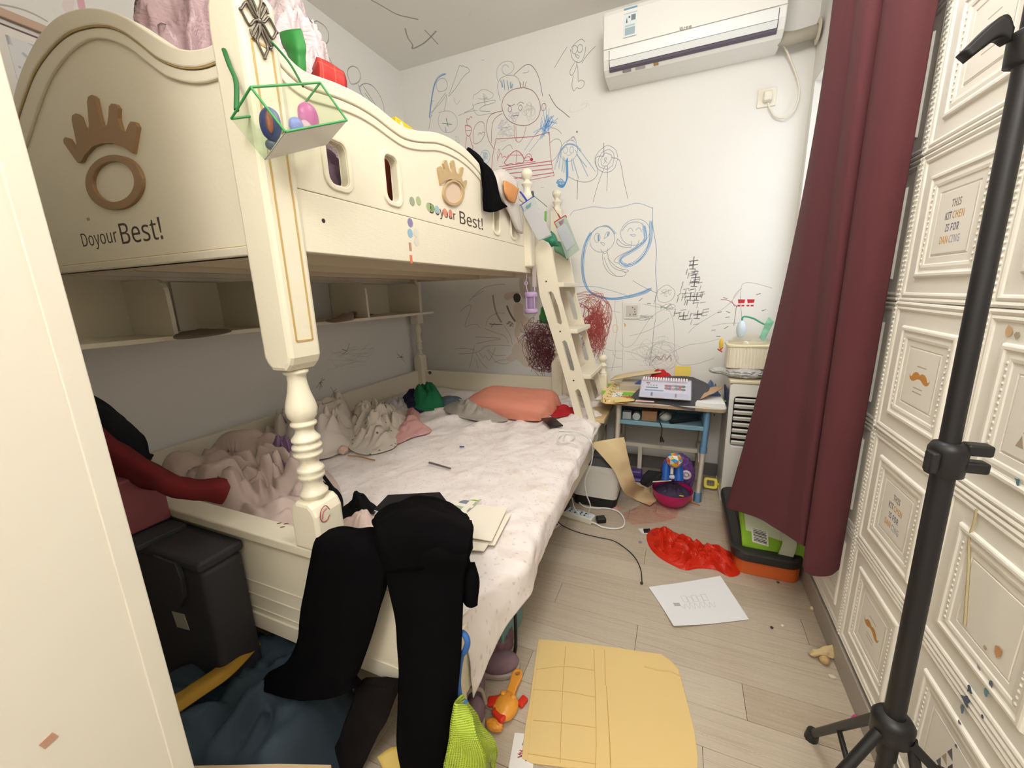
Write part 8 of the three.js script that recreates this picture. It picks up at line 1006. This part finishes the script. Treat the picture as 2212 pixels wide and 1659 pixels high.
{ // under the foot of the bed
  M.lilac = fabric('#8d7580');
  const shoe = (label, c, ry, s, tip = 0) => { const g = thing('lilac_shoe', label, 'shoe', 'lilac shoes beside the bed'); const R = (geo) => place(geo, c, [0, ry, tip]);
    mesh('sole', R(extrudeY(spline2([[-0.085, -0.022], [-0.09, 0.0], [-0.085, 0.022], [-0.02, 0.024], [0.04, 0.036], [0.085, 0.026], [0.098, 0], [0.085, -0.026], [0.04, -0.032], [-0.02, -0.024]], 3, true), 0, 0.018, 0.004)), mat('#b3a49a', 0.7), g);
    mesh('upper', R(blob([0.035, 0.034, 0], [0.06, 0.034, 0.033], { amp: 0.08, detail: 10, s, flat: 0.5 })), M.lilac, g);
    mesh('heel', R(blob([-0.055, 0.042, 0], [0.032, 0.04, 0.026], { amp: 0.08, detail: 8, s: s + 3, flat: 0.6 })), M.lilac, g);
    mesh('strap', R(tube([[-0.03, 0.03, 0.03], [-0.02, 0.07, 0.018], [-0.02, 0.07, -0.018], [-0.03, 0.03, -0.03]], 0.006, 20, 6)), mat('#b7a99c', 0.7), g); };
  const f = (p, y) => [p[0], y, p[2]];
  shoe('lilac shoe with its opening towards the room, below the sheet hem', f([-0.5042,0.03,-0.9356], 0.004), 0.5, 2); shoe('lilac shoe behind the lime mesh bag and the orange toy', f([-0.5033,0.03,-0.8315], 0.0), 2.1, 5); 
  tag(mesh('plush_slipper', blob(f([-0.5112,0.05,-1.0177], 0.05), [0.05, 0.052, 0.065], { amp: 0.35, freq: 2.2, s: 6, detail: 14, flat: 0.9 }), fabric('#8a6a72')), 'mauve fluffy slipper under the sheet edge', 'slipper');
  tag(mesh('teal_box', rbox(-0.60, 0.02, -1.16, -0.475, 0.12, -0.98, 0.006), mat('#5f8f92', 0.4)), 'teal plastic box under the bed', 'box');
  tag(mesh('metal_hoop', tube([[-0.46, 0.30, -1.02], [-0.452, 0.2, -1.03], [-0.45, 0.1, -1.03], [-0.452, 0.02, -1.02], [-0.47, 0.004, -0.99]], 0.006, 40, 8), M.blackp), 'black bent metal frame under the bed edge', 'frame');
  // lime mesh bag
  const mb = thing('mesh_bag', 'lime green mesh bag with a blue top hanging by the footboard', 'bag');
  const netT = dataTex(64, 64, (i, j) => ((i % 8 < 3) || (j % 8 < 3)) ? 255 : 0); const lime = mat('#aec43f', 0.7, { alphaMap: rep(netT, 30), alphaTest: 0.5, side: THREE.DoubleSide });
  mesh('net', patch([[[-0.3608,0.4161,-0.55], [-0.3612,0.4274,-0.53], [-0.3446,0.4586,-0.5], [-0.3322,0.4408,-0.52]], [[-0.3395,0.3183,-0.58], [-0.3518,0.3752,-0.52], [-0.3456,0.4176,-0.48], [-0.2972,0.4341,-0.49]], [[-0.3043,0.2607,-0.58], [-0.3466,0.2952,-0.52], [-0.359,0.3575,-0.47], [-0.2765,0.3774,-0.48]], [[-0.3253,0.1578,-0.58], [-0.3588,0.1887,-0.52], [-0.3776,0.2539,-0.47], [-0.3004,0.285,-0.48]]], { nu: 10, nv: 8, thick: 0.004, amp: 0.012, freq: 14 }), lime, mb);
  mesh('inner_net', patch([[[-0.3924,0.3612,-0.57], [-0.3661,0.3364,-0.57]], [[-0.4185,0.2407,-0.57], [-0.3258,0.2755,-0.57]], [[-0.4646,0.0486,-0.57], [-0.3113,0.1675,-0.57]]], { nu: 10, nv: 8, thick: 0.01, amp: 0.01, freq: 14 }), mat('#8b985c', 0.8), mb);
  mesh('drawstring', tube([[-0.3738,0.5415,-0.56], [-0.3541,0.5608,-0.555], [-0.3418,0.5517,-0.55], [-0.3483,0.5278,-0.55], [-0.3622,0.501,-0.555], [-0.3693,0.447,-0.55], [-0.3671,0.4017,-0.55], [-0.3536,0.396,-0.55]], 0.006, 60, 8), mat('#2a5fa3', 0.6), mb);
  tag(mesh('teal_packet', patch([[[-0.3614,0.3212,-0.54], [-0.3304,0.3428,-0.54]], [[-0.3612,0.2908,-0.54], [-0.3355,0.3078,-0.54]]], { nu: 4, nv: 4, thick: 0.01 }), mat('#5f8f86', 0.5)), 'teal packet inside the lime mesh bag', 'packet');
  // orange rattle toy
  const rt = thing('rattle_toy', 'orange plastic toy with red flaps and a looped handle on the floor', 'toy'), or = mat('#f0a13a', 0.35), rd = mat('#d9341f', 0.35), c = [-0.4072,0.02,-0.8389], hd = [-0.4104,0.02,-0.9185];
  mesh('body', blob([c[0], 0.024, c[2]], [0.036, 0.024, 0.042], { amp: 0.08, detail: 12 }), or, rt);
  { const d = Math.atan2(hd[0] - c[0], hd[2] - c[2]); const o = spline2([[-0.011, 0], [-0.013, 0.04], [-0.017, 0.075], [-0.012, 0.092], [0, 0.097], [0.012, 0.092], [0.017, 0.075], [0.013, 0.04], [0.011, 0]], 3, true), i = circ([0, 0.08], 0.0132, 0.0132, 16).slice(0, 16).reverse(); mesh('handle', extrudeY(o, 0, 0.014, 0.003, [i]).rotateY(d).translate(c[0] + Math.sin(d) * 0.025, 0.016, c[2] + Math.cos(d) * 0.025), or, rt); }
  mesh('feet', blob([c[0] - 0.012, 0.014, c[2] + 0.052], [0.026, 0.013, 0.016], { amp: 0.3, freq: 2.5, detail: 10 }), or, rt);
  mesh('flap', place(new RoundedBoxGeometry(0.04, 0.012, 0.03, 2, 0.005), [c[0] - 0.034, 0.032, c[2] + 0.004], [0, 0.3, 0.2]), rd, rt); mesh('flap', place(new RoundedBoxGeometry(0.044, 0.016, 0.022, 2, 0.006), [c[0] - 0.006, 0.03, c[2] + 0.034], [0, -0.4, 0]), rd, rt); mesh('flap', place(new RoundedBoxGeometry(0.022, 0.012, 0.034, 2, 0.004), [c[0] + 0.036, 0.008, c[2] - 0.042], [0, -0.3, 0]), rd, rt);
  for (const s of [-1, 1]) mesh('ear', place(new THREE.SphereGeometry(0.009, 12, 8), [c[0] + s * 0.016, 0.04, c[2] - 0.02]), or, rt);
  // papers at the bottom edge
  tag(mesh('yellow_leaflet', patch([[[-0.6598,0.04,-0.5881], [-0.6375,0.045,-0.6163], [-0.6022,0.04,-0.6374]], [[-0.6294,0.02,-0.5755], [-0.6035,0.025,-0.5985], [-0.57,0.02,-0.6207]], [[-0.605,0.004,-0.5439], [-0.5673,0.006,-0.5675], [-0.5363,0.004,-0.5912]]], { nu: 5, nv: 5, thick: 0.003 }), mat('#d2b24a', 0.5)), 'yellow leaflet on the floor at the bottom of the picture', 'leaflet');
  tag(mesh('white_leaflet', patch([[[-0.6223,0.02,-0.6373], [-0.591,0.02,-0.6496]], [[-0.5742,0.015,-0.606], [-0.555,0.015,-0.619]], [[-0.5402,0.006,-0.5681], [-0.5191,0.006,-0.5864]]], { nu: 5, nv: 5, thick: 0.003 }), mat('#cfc8b8', 0.6)), 'white leaflet beside the yellow one on the floor', 'leaflet');
  tag(mesh('cream_book', extrudeY([[-0.9713,-0.3302],[-0.7666,-0.4151],[-0.654,-0.4572],[-0.5923,-0.4044],[-0.8778,-0.276]], 0.19, 0.01), mat('#cdb38e', 0.6)), 'thin cream board edge lying on the dark blue bag', 'board');
  tag(mesh('wall_sticker', place(box(-0.0004, -0.006, -0.007, 0.0006, 0.006, 0.007), [-0.7445,0.6378,-0.1395], [0.3, 0, 0]), mat('#b98d78', 0.6)), 'torn rust coloured sticker low on the partition wall', 'sticker');
}

// ---------- ceiling lamps out of view: one over the aisle, one behind the camera ----------
function unseenCeilingLamp(label, LX, LZ, I) {
  const lamp = thing('unseen_ceiling_lamp', label, 'lamp');
  mesh('lamp_base', lathe([[0, 0], [0.19, 0], [0.2, -0.015], [0.19, -0.03], [0.175, -0.03]], [LX, YC, LZ], 40), mat('#f0eee8', 0.5), lamp);
  mesh('lamp_diffuser', lathe([[0.176, -0.026], [0.168, -0.05], [0.12, -0.068], [0.0, -0.075]], [LX, YC, LZ], 40), mat('#ffffff', 0.4, { emissive: new THREE.Color('#fff3e2'), emissiveIntensity: 1.5 }), lamp);
  const l = new THREE.PointLight(new THREE.Color().setRGB(1.0, 1.0, 0.99), I, 0, 2); l.position.set(LX, YC - 0.26, LZ); l.castShadow = true; l.shadow.radius = 11; l.name = 'unseen_ceiling_lamp_light'; scene.add(l);
}
unseenCeilingLamp('unseen round white ceiling lamp above the aisle', 0.0, -1.15, 1.85);  // out of view above the frame, lights the aisle and back wall
unseenCeilingLamp('unseen round white ceiling lamp in the passage, placed to light the headboard and near panels', 0.12, 0.8, 4.0);  // out of view, placed to light headboard, partition and near foam panels

// ---------- put every thing's origin at its base ----------
for (const o of scene.children.slice()) {
  if (o.isLight || o.isCamera || o.userData.kind === 'structure' || o.userData.placed) continue;
  const b = new THREE.Box3().setFromObject(o); if (b.isEmpty()) continue;
  const c = [(b.min.x + b.max.x) / 2, b.min.y, (b.min.z + b.max.z) / 2];
  if (o.isMesh) { o.geometry.translate(-c[0], -c[1], -c[2]); for (const k of o.children) k.position.sub(V(c)); }
  else for (const k of o.children) k.position.sub(V(c));
  o.position.set(...c);
}
renderer.render(scene, camera);
